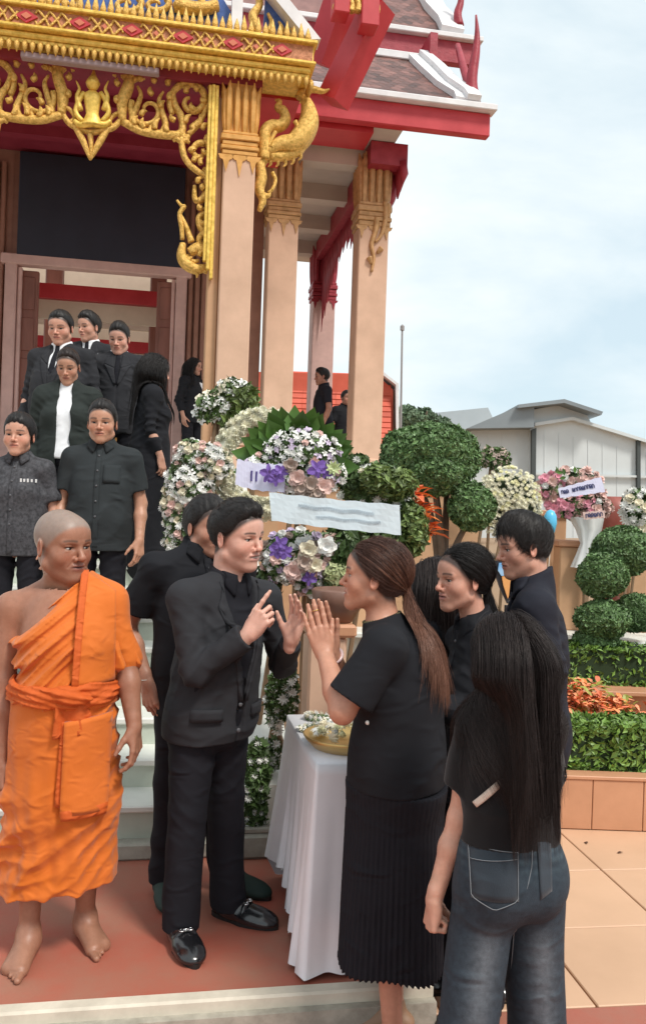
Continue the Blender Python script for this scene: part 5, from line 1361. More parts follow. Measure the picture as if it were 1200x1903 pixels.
def skin_cols(V, c, A, s, w, tone, brow=(0.02, 0.014, 0.012), lip=None, stubble=0.0, scalp=None, lash=1.0, beard=None, seed=0.0, teeth=False):
    q = head_local(V, c, A, s, w)
    col = np.tile(np.array(tone, float), (len(V), 1))
    sm = lambda x, a, b: np.clip((x - a) / (b - a), 0, 1) ** 2 * (3 - 2 * np.clip((x - a) / (b - a), 0, 1))
    face = (np.abs(q) < 0.14).all(1)
    n = wob(V, 40, seed)
    col *= (1 + 0.05 * n)[:, None]
    def paint(m, rgb, strength=1.0):
        m = (np.clip(m, 0, 1) * strength * face)[:, None]
        col[:] = col * (1 - m) + np.array(rgb) * m
    ax = np.abs(q[:, 0])
    red = np.array(tone) * V3(1.05, 0.74, 0.70)
    paint(np.exp(-(((ax - 0.040) / 0.022) ** 2 + ((q[:, 2] + 0.030) / 0.020) ** 2)) * (q[:, 1] > 0.03), red, 0.55)
    paint(np.exp(-((q[:, 0] / 0.016) ** 2 + ((q[:, 2] + 0.034) / 0.014) ** 2)) * (q[:, 1] > 0.085), red, 0.5)
    paint(np.exp(-(((ax - 0.084) / 0.012) ** 2 + ((q[:, 2] + 0.01) / 0.03) ** 2)) * (q[:, 1] < 0.02) * (q[:, 1] > -0.05), red, 0.5)
    if scalp is not None:
        e = (q[:, 1] - 0.080) * 0.72 + (0.066 - q[:, 2]) * 0.70
        m = sm(-e, -0.010 - 0.004 * np.sin(q[:, 0] * 150 + seed) * 0 , 0.006) * (q[:, 2] > -0.085) * (1 - sm(q[:, 2], -0.06, -0.085))
        ear = np.exp(-(((ax - 0.082) / 0.012) ** 2 + ((q[:, 1] + 0.008) / 0.02) ** 2 + ((q[:, 2] + 0.01) / 0.034) ** 2) ** 2)
        paint(m * (1 - ear), scalp[0], scalp[1])
    if stubble > 0:
        m = sm(-q[:, 2], 0.035, 0.06) * (q[:, 1] > 0.0) * sm(q[:, 1], 0.0, 0.03) * (q[:, 2] > -0.125)
        paint(m, np.array(tone) * V3(0.55, 0.56, 0.60), stubble)
    lipc = np.array(lip) if lip is not None else np.array(tone) * V3(0.85, 0.50, 0.50)
    lm = np.exp(-((ax / 0.0235) ** 4 + ((q[:, 2] + 0.0635) / 0.0115) ** 4)) * (q[:, 1] > 0.074)
    paint(lm, lipc, 0.85)
    paint(np.exp(-((ax / 0.026) ** 6 + ((q[:, 2] + 0.0632) / 0.0030) ** 2)) * (q[:, 1] > 0.07), (0.035, 0.012, 0.010), 0.85)
    if teeth:
        paint(np.exp(-((ax / 0.019) ** 6 + ((q[:, 2] + 0.0640) / 0.0026) ** 4)) * (q[:, 1] > 0.07), (0.62, 0.56, 0.50), 0.85)
    bz = 0.0215 + 0.0035 * np.cos((ax - 0.034) / 0.022 * 1.2) - 0.10 * np.maximum(ax - 0.044, 0)
    paint(np.exp(-((q[:, 2] - bz) / 0.0042) ** 2) * sm(ax, 0.011, 0.016) * (1 - sm(ax, 0.050, 0.058)) * (q[:, 1] > 0.04), brow, 0.9)
    ez = 0.0002 + 0.0028 * np.cos(np.clip((ax - 0.032) / 0.0165, -1.4, 1.4))
    inside = np.exp(-(((ax - 0.032) / 0.0165) ** 6))
    paint(np.exp(-((q[:, 2] - ez) / 0.0026) ** 2) * inside * (q[:, 1] > 0.055), (0.012, 0.008, 0.008), 0.95 * lash)
    paint(np.exp(-((q[:, 2] + 0.0062) / 0.0018) ** 2) * inside * (q[:, 1] > 0.055), np.array(tone) * 0.45, 0.6 * lash)
    paint(np.exp(-((q[:, 2] - 0.0115) / 0.0016) ** 2) * inside * (q[:, 1] > 0.055), np.array(tone) * 0.55, 0.55)
    paint(np.exp(-(((ax - 0.0068) / 0.0038) ** 2 + ((q[:, 2] + 0.0425) / 0.0030) ** 2)) * (q[:, 1] > 0.084), (0.05, 0.015, 0.012), 0.8)
    return col
def eye_mesh(c, A, s, w, q, look=(0.0, 0.0)):
    """eyeball with iris, slightly proud between the lids"""
    n, m = 12, 10
    v, f, cl = [], [], []
    la, lb = look
    fwd = unit(A[1] + A[0] * la + A[2] * lb)
    cc = c + s * (q * 0.0315 * w * A[0] + 0.0690 * A[1] - 0.0016 * A[2])
    sx, sy, sz = 0.0142, 0.0134, 0.0072
    for i in range(m + 1):
        th = math.pi * 0.62 * i / m
        for j in range(n):
            ph = 2 * math.pi * j / n
            d = V3(math.sin(th) * math.cos(ph), math.cos(th), math.sin(th) * math.sin(ph))
            v.append(cc + s * (d[0] * sx * A[0] + d[1] * sy * A[1] + d[2] * sz * A[2]))
            wd = d[0] * A[0] + d[1] * A[1] + d[2] * 0.8 * A[2]
            dev = math.hypot(d[0] - la * 1.0, (d[2] - lb) * 0.55)
            cl.append((0.008, 0.006, 0.006) if dev < 0.58 else (0.50, 0.46, 0.43))
    for i in range(m):
        for j in range(n):
            f.append([i * n + j, i * n + (j + 1) % n, (i + 1) * n + (j + 1) % n, (i + 1) * n + j])
    return np.array(v), f, np.array(cl)
FL = [(0.0285, 0.088, (0.043, 0.026, 0.021)), (0.0065, 0.093, (0.047, 0.030, 0.022)), (-0.0150, 0.088, (0.043, 0.028, 0.022)), (-0.0340, 0.078, (0.034, 0.021, 0.019))]
RELAX = dict(curl=[(18, 28, 15), (24, 34, 18), (28, 38, 20), (30, 38, 20)], spread=[3, 1, -2, -5], thumb=(38, 28, 12, 12))
FIST = dict(curl=[(78, 92, 55), (80, 95, 55), (82, 95, 55), (82, 92, 55)], spread=[1, 0, -1, -2], thumb=(20, 55, 35, 30))
FLATH = dict(curl=[(3, 4, 2), (2, 4, 2), (3, 4, 2), (4, 5, 2)], spread=[2, 0.5, -1, -3], thumb=(22, 12, 4, 4))
def hand_prims(w, fdir, dorsal, side, pose, s=1.0):
    """side -1 right hand, +1 left hand"""
    Y = unit(fdir); Z = unit(np.asarray(dorsal) - Y * np.dot(dorsal, Y))
    X = np.cross(Y, Z) * (1 if side > 0 else -1)
    g = lambda x, y, z: w + s * (x * X + y * Y + z * Z)
    P = []
    for i, (mx, my, ln) in enumerate(FL):
        P.append(cone(g(mx * 0.55, 0.004, 0), g(mx, my, 0), 0.0155 * s, 0.0112 * s, 0.012 * s))
    P += [ell(g(0.026, 0.036, -0.010), V3(0.016, 0.030, 0.013) * s, np.array([X, Y, Z]), 0.012 * s),
          ell(g(-0.028, 0.036, -0.009), V3(0.012, 0.032, 0.011) * s, np.array([X, Y, Z]), 0.012 * s),
          cone(g(0, -0.03, 0), g(0, 0.012, 0), 0.0255 * s, 0.023 * s, 0.015 * s, flat=(Z, 0.78))]
    tips = []
    for i, (mx, my, ln) in enumerate(FL):
        sp = R(pose['spread'][i]); d0 = Y * math.cos(sp) + X * math.sin(sp)
        ang = 0.0; p = g(mx, my, 0); rr = [0.0098, 0.0088, 0.0080, 0.0066]
        if i == 3: rr = [0.0086, 0.0078, 0.0070, 0.0058]
        for j in range(3):
            ang += R(pose['curl'][i][j])
            d = d0 * math.cos(ang) - Z * math.sin(ang)
            q = p + d * ln[j] * s
            P.append(cone(p, q, rr[j] * s, rr[j + 1] * s, 0.0045 * s))
            p = q
        tips.append(p)
    ab, pa, b1, b2 = [R(t) for t in pose['thumb']]
    d = Y * math.cos(ab) + X * math.sin(ab); d = unit(d * math.cos(pa) - Z * math.sin(pa))
    p = g(0.020, 0.016, -0.006); q = p + d * 0.042 * s
    P.append(cone(p, q, 0.0150 * s, 0.0118 * s, 0.010 * s))
    bend = unit(Y * 0.9 - X * 0.55 - Z * 0.35)
    for L_, b_, r1, r2 in ((0.032, b1, 0.0112, 0.0098), (0.026, b2, 0.0098, 0.0075)):
        d = unit(d * math.cos(b_) + bend * math.sin(b_)); p, q = q, q + d * L_ * s
        P.append(cone(p, q, r1 * s, r2 * s, 0.005 * s))
    return P
def foot_prims(ank, toe_dir, s=1.0, z0=0.0, side=1):
    """bare foot"""
    d = unit(V3(toe_dir[0], toe_dir[1], 0)); l = np.cross(V3(0, 0, 1), d) * side   # l: little-toe side for side=+1 (left foot)
    a = V3(ank[0], ank[1], z0)
    g = lambda x, y, z: a + s * (x * l + y * d + z * V3(0, 0, 1))
    P = [cone(g(0, 0, 0.085), g(0, -0.035, 0.030), 0.036 * s, 0.028 * s, 0.03), cone(g(0, 0.01, 0.07), g(-0.012, 0.125, 0.020), 0.036 * s, 0.020 * s, 0.03),
         cone(g(0.005, -0.03, 0.024), g(0.022, 0.115, 0.015), 0.024 * s, 0.0155 * s, 0.03), cone(g(0.0, 0.0, 0.05), g(0.012, 0.11, 0.018), 0.034 * s, 0.018 * s, 0.03), cone(g(0.02, 0.02, 0.03), g(0.034, 0.108, 0.014), 0.024 * s, 0.014 * s, 0.03), cone(g(-0.01, 0.03, 0.05), g(-0.028, 0.125, 0.018), 0.026 * s, 0.018 * s, 0.03)]
    for i in range(5):
        x = -0.031 + i * 0.0172; y = 0.128 - 0.0045 * i * (1 + 0.35 * i); ln = 0.050 - 0.007 * i
        P.append(cone(g(x * 0.95, y, 0.016), g(x, y + ln, 0.011), (0.0135 if i == 0 else 0.0098) * s, (0.0115 if i == 0 else 0.0078) * s, 0.004))
    return P
def ik(a, b, l1, l2, pole):
    d = b - a; L = np.linalg.norm(d); L2 = min(L, (l1 + l2) * 0.999); u = d / max(L, 1e-6)
    x = (l1 * l1 - l2 * l2 + L2 * L2) / (2 * L2); h = math.sqrt(max(l1 * l1 - x * x, 0))
    p = np.asarray(pole, float); p = unit(p - u * np.dot(p, u))
    return a + u * x + p * h

class Person:
    """a figure: joints laid out in metres, skin as one surface, clothing and hair as its children"""
    def __init__(self, label, at, H, yaw, head=None, sh=0.19, hipw=0.165, waist=0.14, chest=0.160, depth=0.112, belly=0.0, female=False,
                 arm=1.0, legw=1.0, headk=None, neck=1.0, J=None, tone=(0.50, 0.27, 0.18), face=None, group=None, hv=0.0025, bv=0.0055, lean=0.0, cat='person'):
        self.s = s = H / 1.72
        self.at = np.asarray(at, float); self.A = A = frame_from(yaw)
        self.yaw = yaw; self.female = female; self.tone = tone; self.H = H
        self.hv, self.bv = hv, bv
        self.root = empty('person', tuple(self.at), 0, label, cat, group)
        self.inv = None
        g = self.g
        base = dict(pelvis=(0, 0, 0.95), waist=(0, 0.0, 1.08), chest=(0, 0.0, 1.26), neck=(0, -0.015, 1.455), head=(0, 0.025, 1.607),
                    shL=(sh, -0.01, 1.385), shR=(-sh, -0.01, 1.385), hipL=(0.092, 0, 0.90), hipR=(-0.092, 0, 0.90),
                    knL=(0.10, 0.015, 0.49), knR=(-0.10, 0.015, 0.49), anL=(0.105, -0.02, 0.085), anR=(-0.105, -0.02, 0.085),
                    wrL=(sh + 0.07, 0.06, 0.87), wrR=(-sh - 0.07, 0.06, 0.87))
        self.J = {}
        J = J or {}
        for k, v in {**base, **J}.items():
            if isinstance(v, np.ndarray): self.J[k] = v
            elif k in ('elL', 'elR', 'poleL', 'poleR'): continue
            else: self.J[k] = g(*v)
        if lean:
            for k in ('waist', 'chest', 'neck', 'head', 'shL', 'shR'):
                if k not in J:
                    h_ = self.J[k][2] - self.at[2] - 0.95 * s
                    self.J[k] = self.J[k] + A[1] * math.sin(R(lean)) * h_
        for sd, q in (('L', 1), ('R', -1)):
            if 'el' + sd in J and isinstance(J['el' + sd], np.ndarray): self.J['el' + sd] = J['el' + sd]
            else:
                pole = J.get('pole' + sd, (q * 0.4, -1.0, -0.2))
                self.J['el' + sd] = ik(self.J['sh' + sd], self.J['wr' + sd], 0.285 * s, 0.255 * s, pole[0] * A[0] + pole[1] * A[1] + pole[2] * A[2])
        hy, hp, hr = head or (yaw, 0, 0)
        self.HA = frame_from(hy, hp, hr)
        self.hs = (headk or 1.0) * (0.98 if not female else 0.94) * min(1.02, 0.35 + 0.65 * s) if headk is None else headk
        self.face = face or {}
        fp = {k: v for k, v in self.face.items() if k in ('w', 'jaw', 'nose', 'cheek', 'smile', 'openm')}
        self.fw = fp.get('w', 1.0)
        j = self.J
        X, F, U = A
        self.headp = head_prims(j['head'], self.HA, self.hs, **fp)
        hb = j['head'] + self.hs * (-0.028 * self.HA[1] - 0.045 * self.HA[2])
        nr = (0.047 if female else 0.056) * neck
        self.neckp = [cone(j['neck'] - U * 0.03, hb, nr * 1.12 * s, nr * s, 0.03), ]
        self.torso = [ell(j['pelvis'], V3(hipw, depth + belly * 0.4, 0.125) * V3(s, s, s), A, 0.05), ell((j['pelvis'] + j['waist']) / 2 + F * belly * 0.6, V3(waist + belly * 0.3, depth * 0.9 + belly, 0.13) * s, A, 0.06),
                      ell((j['waist'] + j['chest']) / 2 + F * belly * 0.4, V3(waist * 1.04, depth * 0.95 + belly * 0.6, 0.14) * s, A, 0.06), ell(j['chest'] + U * 0.0, V3(chest, depth, 0.17) * s, A, 0.06)]
        self.shd = [cone(j['shL'] - X * 0.03 * s - U * 0.012 * s, j['shR'] + X * 0.03 * s - U * 0.012 * s, 0.050 * s, k=0.05), cone(j['neck'] + U * 0.0, j['shL'] - X * 0.01 * s, 0.040 * s, 0.043 * s, 0.05), cone(j['neck'] + U * 0.0, j['shR'] + X * 0.01 * s, 0.040 * s, 0.043 * s, 0.05)]
        if female:
            for q in (-1, 1): self.torso.append(ell(j['chest'] + X * q * 0.078 * s + F * (depth * 0.72) * s - U * 0.03 * s, V3(0.062, 0.058, 0.062) * s, A, 0.04))
        for q in (-1, 1): self.torso.append(ell(j['pelvis'] + X * q * 0.068 * s - F * (0.045) * s - U * 0.045 * s, V3(0.076, 0.076, 0.088) * s, A, 0.05))
        self.arm = {}; self.leg = {}
        ar = arm * (0.9 if female else 1.0)
        for sd in 'LR':
            S_, E_, W_ = j['sh' + sd], j['el' + sd], j['wr' + sd]
            self.arm[sd] = [cone(S_, E_, 0.049 * s * ar, 0.039 * s * ar, 0.035), cone(E_, E_ + (W_ - E_) * 0.35, 0.0395 * s * ar, 0.040 * s * ar, 0.02), cone(E_ + (W_ - E_) * 0.35, W_, 0.040 * s * ar, 0.0265 * s * (0.5 + 0.5 * ar), 0.02)]
            Hh, Kk, An = j['hip' + sd], j['kn' + sd], j['an' + sd]
            self.leg[sd] = [cone(Hh, Kk, 0.085 * s * legw, 0.056 * s * legw, 0.04), cone(Kk, An, 0.054 * s * legw, 0.036 * s * legw, 0.03),
                            ell(Kk * 0.68 + An * 0.32 - F * 0.022, V3(0.045, 0.045, 0.11) * s * legw, A, 0.03)]
        self.hands = {}
        self.feet = []
    def g(self, l, f, z):
        return self.at + self.s * (l * self.A[0] + f * self.A[1]) + V3(0, 0, z * self.s)
    def hand(self, sd, fdir, dorsal, pose=RELAX, k=1.0):
        self.hands[sd] = hand_prims(self.J['wr' + sd], fdir, dorsal, 1 if sd == 'L' else -1, pose, self.s * (0.93 if self.female else 1.0) * k)
    def hang(self, sd, pose=RELAX, k=1.0, turn=0.0):
        """hand hanging at the side, palm to the thigh"""
        q = 1 if sd == 'L' else -1
        d = unit(self.J['wr' + sd] - self.J['el' + sd]); d = unit(d + V3(0, 0, -1) * 0.6)
        t = R(turn)
        self.hand(sd, d, self.A[0] * q * math.cos(t) + self.A[1] * math.sin(t), pose, k)
    def obj(self, name, V, Fq, m, cols=None, smooth=True, parent=None):
        me = mesh_np(name, V - self.at, Fq, m, smooth, cols)
        return link(name, me, parent or self.root)
    def garment(self, name, prims, m, h=None, disp=None, amp=0.0, parent=None, lo=None, hi=None, colf=None):
        V, Q = isosurf(prims, h or self.bv, lo, hi, disp, amp)
        return self.obj(name, V, Q, m, None if colf is None else colf(V), parent=parent)
    def skin(self, regions=(), brow=(0.02, 0.014, 0.012), lip=None, stubble=0.0, scalp=((0.022, 0.017, 0.016), 0.93), eyes=True, look=(0, 0), lash=1.0, legs=False, teeth=False):
        """one continuous surface: the head and hands are taken at finer steps than the rest"""
        allp = self.torso + self.shd + self.neckp + self.arm['L'] + self.arm['R']
        if legs: allp = allp + self.leg['L'] + self.leg['R'] + self.feet
        else: allp = allp + [dict(p, k=0.04) for p in self.leg['L'][:2] + self.leg['R'][:2]]
        full = allp + self.headp
        parts = []
        hc = self.J['head']; hs = self.hs
        hlo, hhi = hc - V3(0.15, 0.15, 0.155) * hs, hc + V3(0.15, 0.15, 0.15) * hs
        near = [p for p in self.neckp + self.headp + self.shd]
        parts.append(isosurf(self.headp[:0] + self.shd + self.neckp + self.headp, self.hv, hlo, hhi))
        for sd in self.hands:
            hp = self.hands[sd]; w = self.J['wr' + sd]
            b0, b1 = bounds(hp[:0] + hp, 0.01)
            parts.append(isosurf(self.arm[sd][2:] + hp, self.hv, b0, b1))
        if legs:
            for fp in self.feet_sets:
                b0, b1 = bounds(fp, 0.01); b1[2] = self.at[2] + 0.11
                parts.append(isosurf(self.leg['L'][1:] + self.leg['R'][1:] + fp, 0.003, b0, b1))
        hv2 = V3(0, 0, hlo[2] + 0.02)
        body = allp + [half(V3(0, 0, hlo[2] + 0.012), V3(0, 0, 1), 0.0)] if False else allp
        V, Q = isosurf(body, self.bv * 1.2)
        if len(Q):
            c = V[Q].mean(1)
            drop = ((c > hlo + 0.010) & (c < hhi - 0.010)).all(1)
            for sd in self.hands:
                b0, b1 = bounds(self.hands[sd], 0.01)
                drop |= ((c > b0 + 0.012) & (c < b1 - 0.012)).all(1)
            Q = Q[~drop]
        parts.append((V, Q))
        V, Q = merge_parts(parts)
        cols = skin_cols(V, hc, self.HA, hs, self.fw, self.tone, brow, lip, stubble, scalp, lash, teeth=teeth)
        b = self.obj('body', V, Q, M_SKIN, cols)
        if eyes:
            for q in (-1, 1):
                v, f, c = eye_mesh(hc, self.HA, hs, self.fw, q, look)
                self.obj('eye', v, f, M_EYE, c, parent=b)
        return b
    # ---- hair
    def short_hair(self, m, vol=0.012, top=0.010, front=0.085, hairline=0.068, nape=-0.075, sideburn=True, seed=0.0, quiff=0.0, part=0.0, strands=2600, length=0.03, h=None, sweep=(0.25, -0.8, -0.1)):
        c, A, s = self.J['head'], self.HA, self.hs
        g = lambda x, y, z: c + s * (x * self.fw * A[0] + y * A[1] + z * A[2])
        G = lambda v: v[0] * A[0] + v[1] * A[1] + v[2] * A[2]
        P = [ell(g(0, -0.016, 0.032), V3((0.077 + vol * 0.55) * self.fw, 0.099 + vol * 0.7, 0.089 + vol * 0.9) * s, A, 0.02),
             ell(g(part * 0.02, 0.012, 0.070 + top * 0.5), V3(0.062 * self.fw, 0.075, 0.050 + top) * s, A, 0.03)]
        if quiff: P.append(ell(g(part * 0.03, 0.058, 0.088), V3(0.050, 0.030, 0.024 + quiff) * s, A, 0.03))
        P += [half(g(0, front - 0.004, hairline + 0.002), G(unit((0, 0.79, -0.61))), 0.030), half(g(0, 0, nape), G((0, -0.25, -1)), 0.02)]
        for q in (-1, 1): P.append(ell(g(q * 0.090, -0.004, -0.016), V3(0.020, 0.024, 0.036) * s, A, 0.006, neg=True))
        def disp(Pt):
            q = (Pt - c) @ A.T / s
            return (0.0010 * np.sin(q[:, 0] * 190 + 5 * np.sin(q[:, 1] * 40 + seed) + q[:, 2] * 60) + 0.0022 * wob(q, 45, seed) + 0.0035 * np.sin(q[:, 0] * 130 + seed * 3 + 2 * np.sin(q[:, 0] * 57)) * np.clip(q[:, 1] * 14, 0, 1)) * s
        V, Q = isosurf(P, h or self.hv * 1.3, None, None, disp, 0.006)
        o = self.obj('hair', V, Q, m)
        if strands: self.strand_layer(o, V, Q, H_STRAND, strands, length * s, G(sweep), c, seed, 0.0006, 0.20)
        return o
    def strand_layer(self, parent, V, Q, m, n, length, sweep, c, seed, radius=0.00055, lift=0.25):
        rng = np.random.default_rng(int(seed * 10) + 5)
        fc = V[Q].mean(1); nn = np.cross(V[Q[:, 1]] - V[Q[:, 0]], V[Q[:, 2]] - V[Q[:, 0]]); ar = np.linalg.norm(nn, axis=1); nn = nn / (ar[:, None] + 1e-12)
        out = fc - c; flip = (nn * out).sum(1) < 0; nn[flip] *= -1
        k = rng.choice(len(fc), n, p=ar / ar.sum())
        p = fc[k]; nr = nn[k]; K = 6
        pts = np.zeros((n, K, 3)); ln = length * (0.6 + 0.8 * rng.random(n))
        d = sweep + rng.normal(0, 0.28, (n, 3)); d = d - nr * (d * nr).sum(1, keepdims=True); d /= np.linalg.norm(d, axis=1, keepdims=True) + 1e-9
        for i in range(K):
            t = i / (K - 1)
            pts[:, i] = p - nr * 0.002 + d * (ln * t)[:, None] + nr * (ln * lift * (t - t * t * 0.9))[:, None] - (p - c) / 0.1 * (ln * 0.20 * t * t)[:, None]
        self.curves('hair_strands', pts, radius, m, parent)
    def curves(self, name, pts, radius, m, parent):
        n, K, _ = pts.shape
        cu = bpy.data.hair_curves.new(name)
        cu.add_curves([K] * n)
        cu.position_data.foreach_set('vector', (pts - self.at).reshape(-1).astype(np.float32))
        t = np.linspace(0, 1, K)
        rad = (radius * (1 - 0.75 * t ** 2))[None, :].repeat(n, 0)
        a = cu.attributes.get('radius') or cu.attributes.new('radius', 'FLOAT', 'POINT')
        a.data.foreach_set('value', rad.ravel().astype(np.float32))
        cu.materials.append(m)
        o = bpy.data.objects.new(name, cu); COL.objects.link(o); o.parent = parent
        return o
    def long_hair(self, m, body, n=2600, length=0.5, tie=None, front=0.075, hairline=0.070, seed=1.0, m2=None, part=0.0, spread=1.0, back=0.55, cap_vol=0.007, steps=26, rad=0.0008, keep=None, parted=0.0, drape=0.0, ear_show=False, narrow=None, wave=0.0015, lateral=0.75):
        """scalp cap plus strands that run over head and shoulders under gravity"""
        c, A, s = self.J['head'], self.HA, self.hs
        g = lambda x, y, z: c + s * (x * self.fw * A[0] + y * A[1] + z * A[2])
        G = lambda v: v[0] * A[0] + v[1] * A[1] + v[2] * A[2]
        cap = [ell(g(0, -0.016, 0.032), V3((0.077 + cap_vol) * self.fw, 0.099 + cap_vol, 0.088 + cap_vol) * s, A, 0.02), half(g(0, front, hairline), G(unit((0, 0.79, -0.61))), 0.01), half(g(0, 0, -0.085), G((0, -0.2, -1)), 0.01)]
        for q in (-1, 1):
            if ear_show: cap.append(ell(g(q * 0.090, 0.0, -0.016), V3(0.022, 0.026, 0.034) * s, A, 0.006, neg=True))
        V, Q = isosurf(cap, self.hv * 1.4)
        o = self.obj('hair', V, Q, m)
        rng = np.random.default_rng(int(seed * 17))
        fc = V[Q].mean(1); q = (fc - c) @ A.T / s
        nn = np.cross(V[Q[:, 1]] - V[Q[:, 0]], V[Q[:, 2]] - V[Q[:, 0]]); ar = np.linalg.norm(nn, axis=1)
        outer = ((fc - c) * 1.0); e = sdf(cap[:1], fc)
        ok = np.abs(e) < 0.004
        wgt = ar * ok * (0.35 + np.clip(q[:, 2] + 0.05, 0, 0.2) * 8)
        idx = rng.choice(len(fc), n, p=wgt / wgt.sum())
        p = fc[idx] + rng.normal(0, 0.0015, (n, 3))
        q0 = q[idx]
        coll = fat([dict(x) for x in body], 0.006) + [ell(g(0, -0.016, 0.032), V3((0.077 + cap_vol * 0.7) * self.fw, 0.099 + cap_vol * 0.7, 0.088 + cap_vol * 0.7) * s, A, 0.02), ell(g(0, 0.03, -0.035), V3(0.064 * self.fw, 0.06, 0.08) * s, A, 0.02)] + self.neckp
        L = length * (0.78 + 0.3 * rng.random(n)); st = L / steps
        pts = np.zeros((n, steps + 1, 3)); pts[:, 0] = p
        side = np.sign(q0[:, 0] - part + 1e-4)
        rnd = rng.normal(0, 1, (n, 3))
        vel = None
        for i in range(steps):
            qq = (p - c) @ A.T / s
            d0, gr = sdf_grad(coll, p)
            onhead = np.clip((qq[:, 2] + 0.02) / 0.10, 0, 1)[:, None]
            if tie is not None:
                tp = g(*tie)
                to = tp - p; dist = np.linalg.norm(to, axis=1, keepdims=True)
                if i == 0: done = np.zeros(n, bool)
                done |= dist[:, 0] < 0.022 * s + 0.004
                comb_d = to / (dist + 1e-9)
                want = np.where(done[:, None], V3(0, 0, -1) + G((0, -0.25, 0)) * (i < steps * 0.5) + rnd * 0.10 * spread, comb_d)
            else:
                want = V3(0, 0, -1)[None] * (1.0) + (G((0, -back, 0)))[None] * onhead + A[0][None] * (side * lateral)[:, None] * onhead + rnd * 0.05 * spread
                want = want + G((0, drape, 0))[None] * (1 - onhead)
                if narrow is not None: want = want - A[0][None] * (np.sign(qq[:, 0]) * np.clip((np.abs(qq[:, 0]) - narrow) * 16, 0, 1.2))[:, None] * (qq[:, 2] < -0.04)[:, None]
            want /= np.linalg.norm(want, axis=1, keepdims=True) + 1e-9
            vel = want if vel is None else vel * 0.45 + want * 0.55
            dirv = vel - gr * np.minimum((vel * gr).sum(1, keepdims=True), 0) * (d0 < 0.012)[:, None]
            dirv /= np.linalg.norm(dirv, axis=1, keepdims=True) + 1e-9
            p = p + dirv * st[:, None]
            d1, g1 = sdf_grad(coll, p)
            push = np.maximum((0.002 + 0.006 * np.abs(rnd[:, 0])) - d1, 0)[:, None]
            p = p + g1 * push
            pts[:, i + 1] = p
        tt = np.linspace(0, 1, steps + 1)[None, :, None]
        cl_ = rnd[:, 1] * 0.8 + q0[:, 0] * 30
        pts += wave * np.clip(tt * 2 - 0.2, 0, 1) * (A[0][None, None] * np.sin(tt * 9 + (cl_ * 2.4)[:, None, None]) + A[1][None, None] * 0.5 * np.sin(tt * 7 + (cl_ * 1.7)[:, None, None]))
        if m2 is None: self.curves('hair_strands', pts, rad, m, o)
        else:
            h_ = int(steps * 0.42)
            self.curves('hair_strands', pts[:, :h_ + 1], rad, m, o)
            self.curves('hair_lengths', pts[:, h_:], rad, m2, o)
        return o
    # ---- garment building blocks
    def sleeve(self, sd, upto, r0, r1, r2=None, k=0.03):
        """upto<=1: fraction of the upper arm; 1..2 continues down the forearm"""
        S_, E_, W_ = self.J['sh' + sd], self.J['el' + sd], self.J['wr' + sd]
        if upto <= 1:
            e = S_ + (E_ - S_) * upto; d = unit(E_ - S_)
            return [cone(S_, e + d * 0.05, r0, r1 + (r1 - r0) * 0.05, k, cuts=[(e, d)])]
        e = E_ + (W_ - E_) * (upto - 1); d = unit(W_ - E_)
        return [cone(S_, E_, r0, r1, k), cone(E_, e + d * 0.04, r1, r2, 0.03, cuts=[(e, d)])]
    def trousers(self, m, r_hip=0.096, r_kn=0.072, r_hem=0.074, top=0.06, inf=0.012, hemz=0.05, disp=None, h=None, name='trousers'):
        s = self.s; P = fat(self.torso[:2], inf) + fat(self.torso[-2:], inf)
        P = [dict(p, k=0.05) for p in P]
        for sd in 'LR':
            Hh, Kk, An = self.J['hip' + sd], self.J['kn' + sd], self.J['an' + sd]
            d = unit(An - Kk); e = V3(An[0], An[1], An[2] - 0.085 * s + hemz)
            P += [cone(Hh, Kk, r_hip * s, r_kn * s, 0.02), cone(Kk, e - V3(0, 0, 0.05), r_kn * s, r_hem * s, 0.02, cuts=[(e, (0, 0, -1))])]
        P.append(half(self.J['pelvis'] + V3(0, 0, top * s), (0, 0, 1), 0.004))
        sd_ = self.at[0] * 7
        kn = [self.J['knL'], self.J['knR']]
        def dw(Q):
            d = 0.004 * np.sin(Q[:, 2] * 34 + 3.5 * wob(Q, 9, sd_)) * np.clip(wob(Q, 5, sd_ + 2) + 0.4, 0, 1) + 0.003 * wob(Q, 14, sd_)
            t = np.clip((self.at[2] + 0.26 - Q[:, 2]) / 0.25, 0, 1) * np.clip(0.4 + wob(Q, 6, sd_ + 5), 0, 1)
            d -= 0.007 * t * (1 - 2 * np.abs(np.sin(Q[:, 2] * 24 + Q[:, 0] * 30 + Q[:, 1] * 10 + 2.4 * wob(Q, 8, sd_ + 1))))
            for k_ in kn:
                q = Q - k_; r2 = (q * q).sum(1)
                d -= 0.005 * np.exp(-r2 / 0.02) * np.clip(0.5 + wob(Q, 8, sd_ + 9), 0, 1) * (1 - 2 * np.abs(np.sin(q[:, 2] * 34 + q[:, 0] * 34 + 2.4 * wob(Q, 9, sd_))))
            q = Q - self.J['pelvis'] + V3(0, 0, 0.10); r2 = (q * q).sum(1)
            d -= 0.006 * np.exp(-r2 / 0.02) * (1 - 2 * np.abs(np.sin(q[:, 2] * 45 - np.abs(q[:, 0]) * 30 + 2 * wob(Q, 7, sd_))))
            return d
        dd = disp or dw
        self.garment(name, P, m, h, dd, 0.01)
        return P
